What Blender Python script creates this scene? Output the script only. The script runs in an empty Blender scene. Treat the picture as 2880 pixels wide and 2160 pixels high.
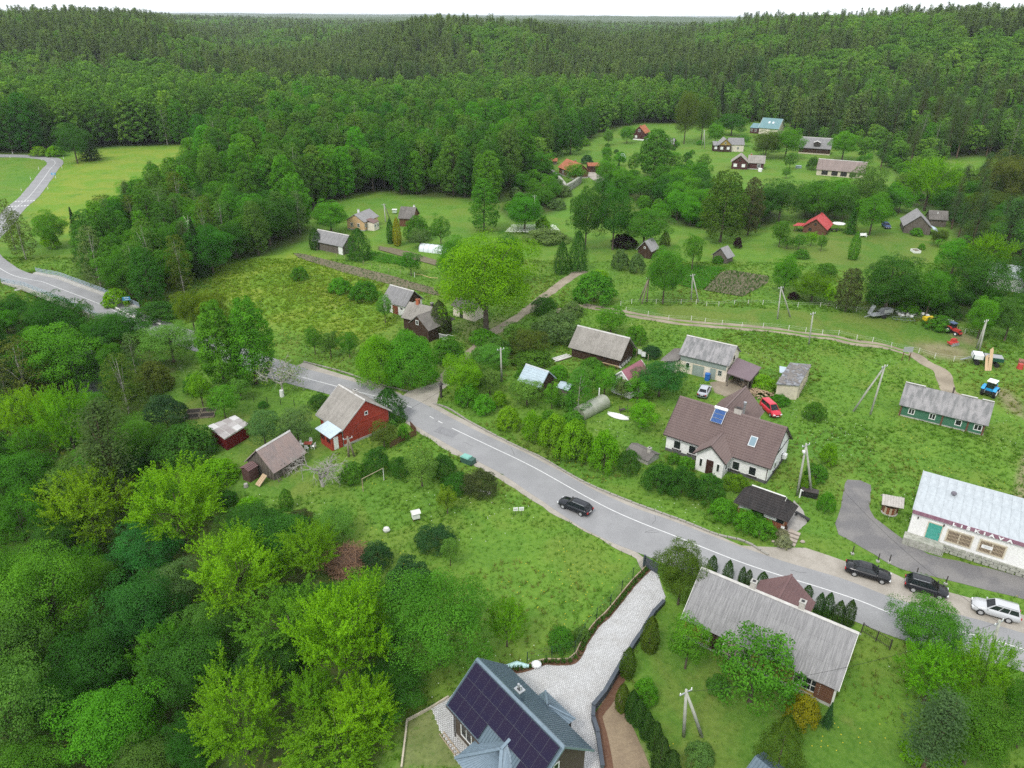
import bpy, math, random
import numpy as np
from mathutils import Matrix, Vector, Euler
R = math.radians
scene = bpy.context.scene
COL = scene.collection
# ---------------------------------------------------------------- camera (drone, 54 m above the road)
cam = bpy.data.cameras.new('camera'); cam_ob = bpy.data.objects.new('camera', cam); COL.objects.link(cam_ob)
cam.sensor_fit = 'HORIZONTAL'; cam.sensor_width = 36.0; cam.lens = 36.0*2070/2880
cam.clip_start = 0.5; cam.clip_end = 60000
cam_ob.matrix_world = Matrix.Translation((0, 0, 54)) @ Matrix.Rotation(R(90-26.67), 4, 'X') @ Matrix.Rotation(R(0.4), 4, 'Z')
scene.camera = cam_ob
# ---------------------------------------------------------------- overcast sky and one veiled sun
SUN_EL, SUN_AZ = 52.0, 215.0     # azimuth clockwise from +Y: behind the camera, a little to the left
world = bpy.data.worlds.new('World'); scene.world = world; world.use_nodes = True
wt = world.node_tree; wt.nodes.clear()
wo = wt.nodes.new('ShaderNodeOutputWorld'); bg = wt.nodes.new('ShaderNodeBackground')
sky = wt.nodes.new('ShaderNodeTexSky'); sky.sky_type = 'NISHITA'; sky.sun_disc = False
sky.sun_elevation = R(SUN_EL); sky.sun_rotation = R(SUN_AZ); sky.dust_density = 3.0; sky.altitude = 100
# cloud deck over the blue sky: an even white layer, faintly uneven
tc = wt.nodes.new('ShaderNodeTexCoord'); mp = wt.nodes.new('ShaderNodeMapping'); mp.inputs['Scale'].default_value = (1, 1, 3)
nz = wt.nodes.new('ShaderNodeTexNoise'); nz.inputs['Scale'].default_value = 3.0; nz.inputs['Detail'].default_value = 5
rp = wt.nodes.new('ShaderNodeMapRange'); rp.inputs['To Min'].default_value = 0.84; rp.inputs['To Max'].default_value = 0.98
mx = wt.nodes.new('ShaderNodeMix'); mx.data_type = 'RGBA'
mx.inputs[7].default_value = (10.6, 11.0, 11.6, 1)
wt.links.new(tc.outputs['Generated'], mp.inputs['Vector']); wt.links.new(mp.outputs[0], nz.inputs['Vector'])
wt.links.new(nz.outputs['Fac'], rp.inputs['Value']); wt.links.new(rp.outputs[0], mx.inputs[0])
wt.links.new(sky.outputs[0], mx.inputs[6]); wt.links.new(mx.outputs[2], bg.inputs['Color'])
bg.inputs['Strength'].default_value = 0.10
wt.links.new(bg.outputs[0], wo.inputs['Surface'])
sun = bpy.data.lights.new('sun', 'SUN'); sun.energy = 1.5; sun.angle = R(12); sun.color = (1, .96, .9)
sun_ob = bpy.data.objects.new('sun', sun); COL.objects.link(sun_ob)
_a = R(SUN_AZ); _e = R(SUN_EL)
_d = Vector((math.sin(_a)*math.cos(_e), math.cos(_a)*math.cos(_e), math.sin(_e)))
sun_ob.rotation_euler = _d.to_track_quat('Z', 'Y').to_euler()
vs = scene.view_settings; vs.view_transform = 'Standard'; vs.look = 'None'; vs.exposure = 0.52; vs.gamma = 1.0; vs.use_curve_mapping = False
cy = scene.cycles
cy.max_bounces = 6; cy.diffuse_bounces = 2; cy.glossy_bounces = 2; cy.transmission_bounces = 4; cy.transparent_max_bounces = 6
cy.use_denoising = False
HAZE = 0.00007      # density of the air box built at the end
rng = np.random.default_rng(7); random.seed(7)
# ---------------------------------------------------------------- terrain heights (metres; the village stands at 0)
def smooth(t):
    t = np.clip(t, 0., 1.)
    return t*t*(3-2*t)
def height(x, y):
    x = np.asarray(x, float); y = np.asarray(y, float)
    # wooded hollow below the gardens
    lx = np.interp(y, [20, 45, 68, 82, 92, 108, 135], [-9, -10, -21, -36, -50, -56, -66])
    d = -7.0*smooth((lx-x)/26)*smooth((122-y)/16)
    # stream bed under the bridge
    cx = np.interp(y, [90, 110, 147, 190, 260], [-62, -72, -95, -124, -150])
    d -= 3.6*np.exp(-((x-cx)/7.0)**2)*smooth((y-96)/14)*smooth((172-y)/14)
    # grassy bank west of the bend
    d += 8.0*np.exp(-(((x+262)/42)**2+((y-318)/62)**2))
    # wooded hills all round the valley
    r = np.hypot(x, y); az = np.arctan2(x, np.maximum(y, 1e-3))
    amp = np.interp(az, [-1.2, -.62, -.42, -.33, -.20, -.12, -.02, .05, .12, .20, .30, .45, .62, 1.2],
                    [36, 35, 31, 10, 9, 25, 26, 22, 9, 17, 34, 40, 40, 36])
    r0 = np.interp(az, [-1.2, -.4, -.1, .1, .22, .35, .5, 1.2], [500, 500, 520, 540, 450, 410, 390, 380])
    wl = np.interp(az, [-.5, -.1, .1, .3, .6], [330, 240, 250, 340, 400])
    hill = amp*smooth((r-r0)/wl)
    wob = 5.5*np.sin(x*.011+1.3)*np.sin(y*.009+.4)+3.2*np.sin(x*.021+y*.012)
    hill = hill+wob*smooth((r-r0)/260)
    far = 20+9*np.sin(x*.0016+.5)*np.cos(y*.0013)+5*np.sin(x*.0041+y*.002+2)
    k = smooth((r-1000)/900)
    hill = hill*(1-k)+far*k
    return d+hill
TREES = [  # kind, x, y, height, crown width, leaf colour, label
 ('tuft',-52.7, 74.8, 10.9, 10.4,'lime','wide yellow-green tree with upright sprays, left of its twin below the old barn'),
 ('tuft',-39.6, 71.5, 10.9, 10.8,'lime','yellow-green tufted tree just below the bright round shrub by the old barn'),
 ('maple',-43.4, 69.3, 6.7, 7.8,'teal','bluish green round maple tucked under the two yellow-green trees'),
 ('maple',-37.7, 56.2, 11.3, 7.6,'teal2','tall bluish green tree beside the dark hollow in the wood'),
 ('willow',-36.2, 61.2, 7.2, 6.5,'grey','pale grey-green willow in the middle of the lower wood'),
 ('tuft',-28.3, 59.1, 10.1, 9.0,'lime','broad yellow-green tree right of the grey willow'),
 ('maple',-48.1, 58.2, 13.6, 9.5,'fresh','large fresh green tree left of the dark hollow'),
 ('maple',-57.0, 61.6, 11.9, 7.7,'mid','mid-green tree cut by the left picture edge above the hollow'),
 ('maple',-49.2, 52.5, 11.0, 8.8,'mid2','dull green tree at the left edge above the feathery corner tree'),
 ('willow',-44.3, 44.2, 12.7, 8.0,'fresh2','soft feathery light green tree filling the bottom left corner'),
 ('maple',-35.0, 44.2, 9.3, 7.9,'fresh','rounded leafy tree standing alone at the bottom between dark gaps'),
 ('tuft',-22.7, 42.6, 9.3, 7.8,'lime2','bright yellow-green tree at the bottom beside the young garden plot'),
 ('tuft',-20.8, 52.1, 6.8, 8.9,'fresh','fresh green sprouting tree left of the tall yellow-green one'),
 ('tuft',-14.7, 48.0, 10.7, 8.2,'lime','tall yellow-green tree with long sprays left of the big dark ash'),
 ('ash',-6.5, 49.3, 10.6, 9.7,'mid','big spreading dark green ash behind the solar roofed house'),
 ('tuft',-0.3, 51.6, 5.7, 3.7,'lime2','small yellow-green tree by the rough meadow fence'),
 ('tuft',-12.1, 42.3, 5.2, 5.6,'lime','yellow-green bush-like tree beside the garden plot kerb'),
 ('tuft',-14.1, 40.6, 3.0, 9.0,'lime2','low yellow-green growth in the bottom edge left of the ladder'),
 ('maple',-10.4, 45.4, 3.0, 6.5,'dark','dark leafy shrubby tree in the gap left of the solar house'),
 ('lilac',-10.4, 58.4, 5.9, 5.0,'blue','blue-green bushy shrub right of the brown brush heap'),
 ('lilac',-14.5, 63.0, 3.9, 3.4,'blue','smaller blue-green shrub touching the brown brush heap'),
 ('tuft',-14.7, 56.2, 4.5, 4.8,'fresh','young fresh green tree below the brown brush heap'),
 ('maple',-25.9, 65.9, 4.4, 8.6,'dark','dark purple-green thicket tree above the brown brush heap'),
 ('maple',-30.3, 69.4, 4.9, 6.2,'dark','dark low tree under the garden of the old barn'),
 ('maple',-20.2, 67.8, 3.8, 5.3,'fresh2','light green young tree at the foot of the garden slope'),
 ('tuft',-60.8, 73.6, 8.9, 7.5,'mid','green tree at the left edge below the big grey pine'),
 ('maple',-30.0, 49.8, 8.1, 8.3,'dark','dark tree in the deep shade of the lower wood'),
 ('maple',-21.6, 49.0, 5.9, 6.5,'dark2','deep green tree right of the dark hollow'),
 ('maple',-40.6, 51.5, 8.0, 7.6,'dark2','deep green low tree above the rounded bottom tree'),
 ('maple',-30.1, 55.2, 6.5, 6.4,'mid2','dull green low tree below the broad yellow-green one'),
 ('maple',-67.5, 82.8, 8.9, 9.6,'mid','mid-green tree at the left edge under the lime row'),
 ('maple',-59.3, 84.1, 6.2, 8.7,'mid2','dark leafy tree below the big grey pine'),
 ('maple',-27.5, 42.8, 5.1, 4.9,'dark2','shaded bushy tree at the bottom between two bright trees'),
 ('maple',-84.4, 126.4, 12.4, 10.6,'dark','dark domed maple in front of the bridge railing'),
 ('maple',-78.0, 114.6, 12.6, 14.2,'fresh','large fresh green tree below the dark domed maple'),
 ('birch',-81.5, 109.6, 13.6, 9.1,'olive','grey-green thin tree at the left edge'),
 ('tuft',-74.3, 97.9, 10.1, 8.1,'lime','yellow-green tree near the left edge above the wood'),
 ('tuft',-62.6, 89.9, 12.6, 6.8,'lime2','slim bright green tree left of the big grey pine'),
 ('pine',-51.8, 79.8, 16.6, 9.8,'pine','big broad grey-green pine left of the garden shed'),
 ('birch',-58.5, 98.4, 10.3, 6.2,'olive2','loose olive green birch beside the garden lawn'),
 ('bush',-57.1, 104.7, 6.2, 6.0,'olive','round olive shrub at the upper edge of the garden lawn'),
 ('lilac',-50.3, 93.1, 6.3, 6.1,'blue','dark blue-green shrub behind the vegetable frames'),
 ('lilac',-44.2, 85.0, 6.3, 8.4,'dark','dark shrub with white flower heads beside the red shed'),
 ('bush',-38.4, 80.0, 3.5, 6.0,'lime2','bright low spreading shrub left of the old barn'),
 ('maple',-70.6, 121.8, 7.6, 10.0,'dark','dark green tree hanging over the road past the bridge'),
 ('maple',-58.4, 115.1, 7.6, 10.3,'fresh2','pale fresh tree covering the road near the bridge'),
 ('poplar',-46.4, 106.0, 14.7, 6.4,'fresh','left half of a tall double tree beside the road'),
 ('poplar',-41.6, 107.0, 15.1, 7.0,'fresh','right half of a tall double tree beside the road'),
 ('maple',-59.7, 127.9, 9.3, 5.9,'lime3','left of two olive-lime round trees between road and meadow'),
 ('maple',-55.8, 127.9, 9.6, 6.2,'lime3','right of two olive-lime round trees between road and meadow'),
 ('lilac',-69.4, 134.9, 4.5, 8.6,'dark','dark hedge-like shrub beside the road below the blue sign'),
 ('bush',-81.4, 142.8, 4.6, 6.0,'lime2','low bright shrub by the bridge end'),
 ('bush',-50.0, 103.7, 4.0, 3.9,'dark','small dark shrub below the double roadside tree'),
 ('maple',-89.3, 114.3, 13.7, 7.2,'dark2','dark tree at the left edge below the bridge'),
 ('birch',-86.3, 111.3, 8.0, 6.6,'grey','greyish tree at the left edge under the bridge'),
 ('apple',-47.3, 99.1, 5.8, 3.9,'lime2','bright fruit tree nearest the vegetable frames'),
 ('apple',-42.6, 95.5, 5.6, 4.8,'fresh','fruit tree standing behind the red shed'),
 ('apple',-42.2, 101.4, 3.8, 3.2,'fresh2','small pale fruit tree behind the second fruit tree'),
 ('bush',-38.0, 98.9, 1.4, 1.6,'dark','small dark bush alone on the mown garden lawn'),
 ('lilac',-29.3, 98.9, 3.0, 3.5,'dark','dark shrub with cream blossom beside the red house'),
 ('apple',-34.2, 87.5, 6.0, 5.1,'grey','grey-green apple tree nearest the red shed'),
 ('apple',-29.9, 88.6, 5.5, 5.0,'grey','grey-green apple tree beside the red house wall'),
 ('yew',-18.2, 95.4, 5.2, 5.2,'dark2','round dark evergreen between the red house and the road'),
 ('apple',-17.7, 87.5, 4.3, 4.0,'olive','small bent tree in the front garden of the red house'),
 ('bush',-15.3, 89.8, 3.0, 1.7,'fresh','clipped green bush by the picket fence'),
 ('bush',-17.6, 93.3, 1.7, 1.8,'fresh2','little bright bush at the red house corner'),
 ('lilac',-17.7, 81.5, 4.5, 3.7,'dark','dark tangled shrub below the picket fence'),
 ('lilac',-14.5, 80.6, 3.6, 3.1,'dark','second dark shrub below the picket fence'),
 ('apple',-11.4, 78.2, 6.1, 4.3,'fresh2','pale small tree with thin trunk above the goal frame'),
 ('lilac',-8.8, 80.4, 4.3, 3.2,'dark','dark shrub beside the green roadside bin'),
 ('lilac',-4.0, 77.1, 3.8, 4.8,'olive3','dull brownish shrub near the road edge'),
 ('lilac',-6.9, 78.0, 2.1, 4.5,'dark','low dark shrub on the meadow edge'),
 ('apple',-7.7, 72.5, 4.0, 2.8,'lime3','small yellowish tree on the rough meadow'),
 ('thuja',-27.3, 73.3, 2.9, 1.7,'mid','narrow upright shrub on the lower garden lawn'),
 ('bush',-35.4, 75.4, 2.6, 2.7,'dark','dark rounded bush on the lower garden lawn'),
 ('bush',-32.3, 74.3, 1.5, 3.1,'lime2','light bush at the lower end of the garden lawn'),
 ('lilac',-28.8, 70.9, 2.6, 3.4,'dark','dark bush closing the lower garden lawn'),
 ('lilac',-24.9, 70.1, 2.4, 3.8,'olive3','brownish bush at the foot of the garden'),
 ('lilac',-8.6, 66.5, 2.9, 4.8,'blue','spreading blue-green bush in the rough meadow below the beehive'),
 ('apple',-6.6, 63.1, 3.9, 2.2,'fresh2','pale sapling in the rough meadow'),
 ('bush', 4.8, 51.6, 3.0, 2.6,'mid','round bush inside the rough meadow corner'),
 ('bush', 6.9, 52.8, 1.5, 1.7,'mid2','low bush beside the green mesh fence'),
 ('bush',-20.5, 79.4, 3.3, 3.4,'mid','green shrub behind the dead tree'),
 ('oak',-5.0, 129.1, 20.3, 17.8,'lime','huge bright lime green oak standing by the dirt lane'),
 ('maple',-13.0, 155.7, 12.0, 8.1,'fresh','fresh green tree leaning on the huge lime oak'),
 ('maple',-1.1, 155.8, 12.4, 7.4,'dark','dark green tree behind the right shoulder of the lime oak'),
 ('dome',-21.5, 107.0, 10.8, 7.0,'lime2','yellowish left crown of the big leafy pair by the road'),
 ('dome',-16.4, 107.0, 11.5, 8.8,'fresh','larger right crown of the big leafy pair by the road'),
 ('bush',-11.0, 116.5, 5.3, 5.8,'mid','leafy bush right of the big leafy pair'),
 ('bush',-5.2, 124.4, 3.2, 5.7,'fresh','leafy bush beside the brown lane'),
 ('bush',-2.6, 118.8, 4.2, 5.6,'mid2','dull green bush between lane and road corner'),
 ('apple', 3.0, 118.6, 5.2, 7.0,'olive','olive brown topped tree behind the roadside row'),
 ('bush', 3.5, 115.3, 3.1, 7.0,'mid','rounded green bush under the olive topped tree'),
 ('lilac', 8.4, 126.7, 6.3, 9.6,'grey','large grey-green plum thicket by the lane fork'),
 ('lilac', 6.4, 139.5, 4.5, 5.7,'dark','dark bush screening the lane beside the lime oak'),
 ('bush', 11.8, 138.3, 3.7, 4.8,'cream','white flowering bush at the lane fork'),
 ('maple',-7.9, 102.6, 7.6, 6.2,'lime2','bright leafy tree at the road corner'),
 ('maple',-3.3, 113.0, 4.7, 5.6,'fresh2','pale leafy tree beside the concrete post'),
 ('apple',-3.5, 103.6, 5.0, 3.7,'fresh2','light green fruit tree right of the road corner'),
 ('bush',-6.8, 100.2, 4.6, 4.1,'fresh','round bush right above the road bank corner'),
 ('bush',-4.1, 97.7, 3.8, 3.6,'fresh','round bush second on the road bank'),
 ('bush',-1.9, 100.2, 3.0, 2.5,'lime2','slim bright bush on the road bank'),
 ('bush',-0.5, 93.1, 4.4, 3.8,'lime2','bright bush third on the road bank'),
 ('bush', 3.0, 89.8, 5.9, 3.3,'lime2','bright bush fourth on the road bank'),
 ('bush', 5.9, 87.5, 6.8, 4.8,'lime2','bright bush in the middle of the road bank row'),
 ('bush', 8.4, 85.2, 7.3, 5.3,'lime2','bright bush before the silver tank greenhouse'),
 ('bush', 12.3, 82.7, 7.1, 4.4,'lime2','last bright bush of the road bank before the dark lilacs'),
 ('apple', 2.3, 100.2, 4.6, 5.4,'fresh2','pale apple tree below the blue roofed cabin'),
 ('apple', 6.1, 99.1, 4.6, 3.0,'fresh','small apple tree right of the blue roofed cabin'),
 ('birch', 10.0, 97.7, 7.6, 4.2,'mid','taller tree with bare trunk behind the tank greenhouse'),
 ('bush', 13.4, 111.8, 3.4, 4.5,'mid','green bush below the dark barn'),
 ('apple', 14.6, 103.5, 5.3, 4.2,'fresh','leafy tree left of the small white cottage'),
 ('apple', 17.2, 102.4, 3.9, 2.9,'cream','white blossoming tree against the small white cottage'),
 ('apple', 19.5, 101.4, 4.9, 4.3,'fresh','leafy tree right of the small white cottage'),
 ('maple', 23.3, 103.5, 6.4, 7.8,'teal2','large bluish apple tree before the white barn'),
 ('apple', 19.0, 93.3, 4.8, 4.9,'lime2','round apple tree on the lawn by the white boat'),
 ('apple', 18.6, 129.1, 5.6, 6.5,'fresh','leafy tree behind the dark barn roof'),
 ('bush', 22.7, 124.6, 4.5, 4.0,'fresh','bush at the back corner of the dark barn'),
 ('bush', 21.0, 119.9, 2.2, 3.2,'mid','bush between dark barn and white barn'),
 ('bush', 24.6, 118.8, 2.4, 3.9,'blue','dark bush at the lean-to of the white barn'),
 ('lilac', 15.4, 81.7, 4.6, 3.2,'dark','dark lilac beside the sunken cellar roof'),
 ('lilac', 18.5, 78.0, 4.5, 4.0,'dark','dark lilac left of the porch of the white house'),
 ('lilac', 21.5, 77.1, 4.6, 4.3,'dark2','dark lilac in front of the porch of the white house'),
 ('lilac', 24.5, 75.9, 4.6, 4.2,'dark','dark lilac below the white porch door'),
 ('bush', 21.4, 79.2, 2.7, 2.1,'fresh','bright shoots among the dark lilacs'),
 ('bush', 28.7, 78.2, 2.5, 3.1,'lime3','yellowish bush beside the black kiosk roof'),
 ('bush', 21.9, 84.0, 2.0, 1.9,'mid','small bush under the left window of the white house'),
 ('bush', 23.4, 82.9, 2.0, 2.4,'fresh','small bush by the porch of the white house'),
 ('hedge', 25.5, 72.2, 3.1, 3.5,'fresh','leafy hedge left of the kiosk'),
 ('hedge', 27.4, 69.9, 3.2, 2.9,'fresh','leafy hedge before the kiosk wall'),
 ('hedge', 29.2, 68.7, 2.6, 3.0,'fresh','leafy hedge end by the stone steps'),
 ('bush', 39.6, 80.3, 2.9, 3.2,'mid','bush behind the A-shaped pole by the white house'),
 ('bush', 37.6, 78.0, 2.6, 2.3,'lime3','yellow-green flower bushes at the white house gable'),
 ('bush', 42.6, 84.1, 3.9, 2.4,'lime2','light bush on the meadow side of the white house'),
 ('bush', 38.4, 73.6, 3.4, 2.2,'fresh','young leafy bush between pole legs and meadow'),
 ('bush', 31.0, 66.7, 1.9, 1.9,'white','white flowering peonies beside the stone steps'),
 ('bush', 45.4, 96.8, 3.4, 3.4,'mid','overgrown shrub beside the red van'),
 ('bush', 40.4, 105.8, 3.4, 4.3,'lime2','bright creeper heap over the log pile'),
 ('bush', 41.8, 101.4, 1.8, 3.2,'mid','low bush under the pale garage'),
 ('maple', 17.2, 57.4, 8.1, 5.3,'olive4','broad dense rounded tree at the paved drive gate'),
 ('thuja', 13.2, 51.3, 4.3, 1.7,'olive4','stout thuja beside the paved drive, upper one'),
 ('thuja', 10.7, 48.2, 3.6, 1.4,'olive4','stout thuja beside the paved drive, lower one'),
 ('bush', 11.9, 45.5, 3.0, 2.4,'fresh','fresh green round bush behind the curved thuja row'),
 ('thuja', 9.7, 44.5, 3.3, 1.2,'olive4','first thuja of the curved row along the sandy strip'),
 ('thuja', 10.4, 43.5, 3.7, 1.2,'thuja','second thuja of the curved row along the sandy strip'),
 ('thuja', 10.9, 43.1, 3.0, 1.3,'thuja','third thuja of the curved row along the sandy strip'),
 ('thuja', 11.4, 41.9, 3.0, 1.3,'thuja','fourth thuja of the curved row along the sandy strip'),
 ('thuja', 11.9, 40.8, 3.2, 1.3,'thuja','fifth thuja of the curved row along the sandy strip'),
 ('thuja', 12.0, 38.9, 3.9, 1.5,'thuja','sixth thuja of the curved row along the sandy strip'),
 ('thuja', 12.8, 38.4, 3.0, 1.4,'thuja','lowest thuja of the curved row, cut by the bottom edge'),
 ('thuja', 21.7, 62.0, 2.6, 1.1,'thuja','first small thuja on the road side of the grey roof'),
 ('thuja', 23.1, 60.9, 2.9, 1.1,'thuja','second small thuja on the road side of the grey roof'),
 ('thuja', 24.5, 60.5, 2.4, 0.8,'thuja','taller of two joined thujas on the road side'),
 ('thuja', 25.2, 60.5, 2.0, 0.8,'thuja','shorter of two joined thujas on the road side'),
 ('thuja', 26.4, 59.7, 2.4, 1.2,'thuja','thuja between the left chimney and the maroon porch roof'),
 ('thuja', 30.7, 58.3, 1.9, 1.0,'thuja','small thuja right of the maroon porch roof'),
 ('thuja', 30.9, 55.9, 3.1, 1.0,'thuja','left thuja of the trio behind the right chimney'),
 ('thuja', 31.8, 55.9, 3.1, 1.1,'thuja','right thuja of the trio behind the right chimney'),
 ('thuja', 32.4, 54.8, 3.1, 1.2,'thuja','left thuja of the pair nearest the iron fence'),
 ('thuja', 33.4, 54.7, 3.3, 1.2,'thuja','right thuja of the pair nearest the iron fence'),
 ('apple', 21.1, 45.4, 8.0, 7.6,'mid','large spreading apple tree in front of the grey roof'),
 ('apple', 16.2, 49.1, 6.5, 3.9,'fresh','leafy young tree at the left end of the grey house'),
 ('bush', 24.8, 43.4, 4.0, 3.0,'gold','round golden yellow bush by the grey house corner'),
 ('spruce', 27.0, 43.1, 2.8, 1.3,'blue','small blue dwarf spruce beside the golden bush'),
 ('thuja_wide', 21.2, 38.5, 6.6, 3.7,'olive4','large conical thuja behind the blue shed roof'),
 ('bush', 15.3, 39.6, 2.4, 2.5,'pale','pale green rounded bush at the foot of the A-shaped garden pole'),
 ('bush', 19.0, 55.1, 2.2, 2.8,'fresh','leafy bush behind the broad rounded drive tree'),
 ('maple', 39.3, 51.2, 6.0, 6.6,'mid','leafy green tree hiding the road opposite the silver car'),
 ('tuft', 36.4, 45.4, 6.3, 5.5,'lime2','bright maple below the leafy roadside tree'),
 ('tuft', 40.1, 44.6, 8.5, 4.9,'lime2','broad bright maple at the right by the concrete pole'),
 ('maple', 42.0, 41.1, 8.7, 4.3,'mid','darker green tree at the right edge below the road'),
 ('maple', 36.8, 39.6, 7.7, 5.6,'mid','green undergrowth tree at the right bottom'),
 ('pine', 32.7, 38.4, 9.2, 5.4,'bluepine','grey-green soft pine at the lower right'),
 ('bush', 34.1, 39.8, 1.6, 4.6,'lime2','bright leaves at the bottom edge under the soft pine'),
 ('bush', 18.6, 46.6, 2.1, 2.2,'mid2','shrub in the shade of the spreading apple tree'),
 ('maple', 31.4, 145.3, 13.1, 8.0,'mid','round domed maple alone in the meadow by the A-frame pole'),
 ('oak', 75.7, 140.7, 13.1, 12.1,'dark','big dark round oak above the paddock'),
 ('maple', 83.7, 139.7, 10.9, 6.8,'mid','green tree right of the big dark oak'),
 ('maple', 92.4, 138.3, 14.4, 11.4,'dark','large dark tree at the right above the pole'),
 ('maple', 58.8, 152.2, 9.1, 5.8,'fresh','fresh tree left of the rounded lime tree above the paddock'),
 ('maple', 63.4, 147.7, 6.4, 8.4,'lime3','rounded lime tree above the paddock fence'),
 ('apple', 65.7, 144.3, 4.9, 3.1,'lime','small yellow-green bush at the paddock fence'),
 ('alder', 68.2, 141.8, 9.3, 5.2,'olive3','brownish grey narrow tree left of the big dark oak'),
 ('bush', 72.9, 165.0, 3.8, 4.9,'mid','dark bush behind the rounded lime tree'),
 ('bush', 59.9, 148.8, 2.1, 2.4,'plum','tiny purple shrub by the A-frame pole'),
 ('maple', 18.6, 184.8, 17.5, 9.7,'dark','left half of the great dark double crown in the village centre'),
 ('maple', 25.6, 184.8, 17.8, 9.4,'dark','right half of the great dark double crown in the village centre'),
 ('maple', 33.5, 184.8, 12.0, 12.0,'mid','green round tree behind the plum coloured bush'),
 ('bush', 28.9, 187.1, 4.5, 7.2,'plum','dark purple leaved bush above the log hut'),
 ('yew', 39.9, 189.4, 3.9, 2.8,'olive2','small brownish conifer behind the log hut'),
 ('alder', 55.3, 192.9, 19.1, 11.7,'olive2','tall olive green tree in the middle of the village'),
 ('alder', 64.6, 199.8, 16.0, 6.9,'olive3','duller olive tree right of the tall one'),
 ('maple', 77.5, 213.7, 13.7, 11.1,'dark','dark round tree below the brown house'),
 ('maple', 88.0, 213.7, 13.0, 10.9,'mid','green round tree behind the red roof'),
 ('maple', 95.9, 213.7, 12.1, 7.2,'mid2','dull green tree above the red roof'),
 ('willow', 104.8, 220.7, 17.3, 11.0,'mid2','feathery grey tree covering the end of the long barn'),
 ('maple', 98.6, 200.9, 12.5, 10.1,'fresh','fresh round tree with a bare trunk right of the red roof'),
 ('spruce', 93.8, 202.2, 8.1, 4.9,'dark','dark spruce beside the red roofed log house'),
 ('tuft', 128.2, 230.0, 16.7, 16.0,'lime2','glowing lime green maple below the pine slope'),
 ('maple', 153.2, 232.3, 18.3, 16.1,'olive','broad olive round tree at the right edge'),
 ('poplar', 52.1, 279.8, 17.6, 12.4,'mid','tall poplar with a bare trunk before the grey roofs'),
 ('alder', 16.2, 323.8, 15.1, 10.0,'dark','left tree with bare trunk on the hill edge by the lawn'),
 ('alder', 24.6, 329.5, 17.3, 10.9,'dark','right tree with bare trunks on the hill edge by the lawn'),
 ('maple', 79.9, 359.7, 24.9, 11.5,'olive2','left old linden above the pole'),
 ('maple', 91.2, 373.6, 21.8, 10.9,'olive2','right old linden above the pole'),
 ('maple', 109.7, 388.6, 11.1, 15.0,'dark','dark round tree left of the teal roof'),
 ('maple', 94.7, 360.8, 10.0, 8.3,'fresh','light round tree above the yellow gabled house'),
 ('maple', 106.7, 322.6, 12.0, 11.7,'olive','brownish olive tree below the teal roof'),
 ('maple', 115.2, 322.6, 12.9, 14.2,'fresh','fresh double crowned tree left of the dormer roof'),
 ('maple', 138.0, 319.2, 13.2, 12.6,'fresh','fresh tree at the right end of the dormer roof'),
 ('lilac', 117.7, 297.2, 6.2, 5.3,'dark','dark round bush at the left end of the long barn'),
 ('pine', 137.8, 359.7, 12.3, 9.9,'bluepine','grey-green young pine left above the dormer roof'),
 ('pine', 143.4, 348.1, 13.7, 9.6,'bluepine','grey-green young pine right above the dormer roof'),
 ('pine', 144.8, 298.2, 12.5, 6.9,'bluepine','dark young pine on the slope beyond the long barn'),
 ('maple', 102.9, 166.2, 9.4, 8.2,'fresh','fresh green bushy tree at the orchard edge'),
 ('tuft', 106.8, 160.5, 11.3, 9.7,'lime2','bright leafy tree cluster beside the orchard'),
 ('pine', 112.4, 176.6, 16.7, 6.9,'bluepine','grey-green pine beyond the orchard'),
 ('pine', 117.6, 172.0, 16.5, 10.1,'bluepine','wide grey-green pine at the right edge'),
 ('maple', 112.1, 190.5, 4.9, 4.7,'olive','small olive bush beside the grey shed'),
 ('maple', 109.3, 148.9, 15.8, 7.4,'dark','dark tree at the right edge above the white building'),
 ('maple', 87.5, 127.9, 8.8, 5.6,'fresh','leafy tree left of the tall paddock pole'),
 ('maple', 91.9, 126.8, 9.1, 6.2,'mid2','dull green tree right of the tall paddock pole'),
 ('bush', 82.7, 132.7, 3.3, 5.5,'mid','leafy bushes above the yellow spreader'),
 ('apple', 42.5, 168.6, 9.5, 4.5,'fresh','slim fresh tree above the mown field'),
 ('bush', 17.2, 146.6, 7.7, 9.4,'mid','large rounded bush group left of the dirt lane bend'),
 ('bush', 19.4, 159.2, 3.6, 5.2,'lime2','bright bush at the top of the rounded group'),
 ('bush', 25.5, 168.6, 6.0, 4.4,'grey','pale grey bush left of the log hut'),
 ('bush', 29.0, 166.2, 5.7, 4.1,'grey','pale grey bush in front of the log hut'),
 ('yew', 11.4, 165.1, 7.6, 3.8,'dark','left dark conifer beside the little green field'),
 ('yew', 15.3, 167.3, 9.5, 4.6,'dark','right dark conifer beside the little green field'),
 ('bush', 58.3, 187.1, 3.6, 2.3,'plum','dark purple bush right of the small hut'),
 ('apple', 69.5, 188.3, 7.8, 4.6,'mid','orchard tree with a light crown left of the red roof'),
 ('apple', 71.1, 187.0, 3.7, 3.9,'mid','small orchard tree before the red roof, leftmost'),
 ('apple', 73.8, 186.0, 4.5, 3.7,'mid','small orchard tree before the red roof, second'),
 ('apple', 78.2, 189.4, 4.2, 3.2,'lime2','bright little orchard tree before the red roof'),
 ('apple', 79.1, 184.7, 4.8, 2.7,'mid','small orchard tree at the corner of the red roof'),
 ('thuja', 84.5, 177.9, 7.2, 2.6,'fresh','thin upright sapling on the orchard lawn'),
 ('bush', 72.1, 178.9, 2.7, 4.0,'mid','low bush on the orchard lawn'),
 ('bush', 106.1, 187.0, 2.1, 1.8,'fresh','tiny shrub beside the raised bed'),
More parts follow.
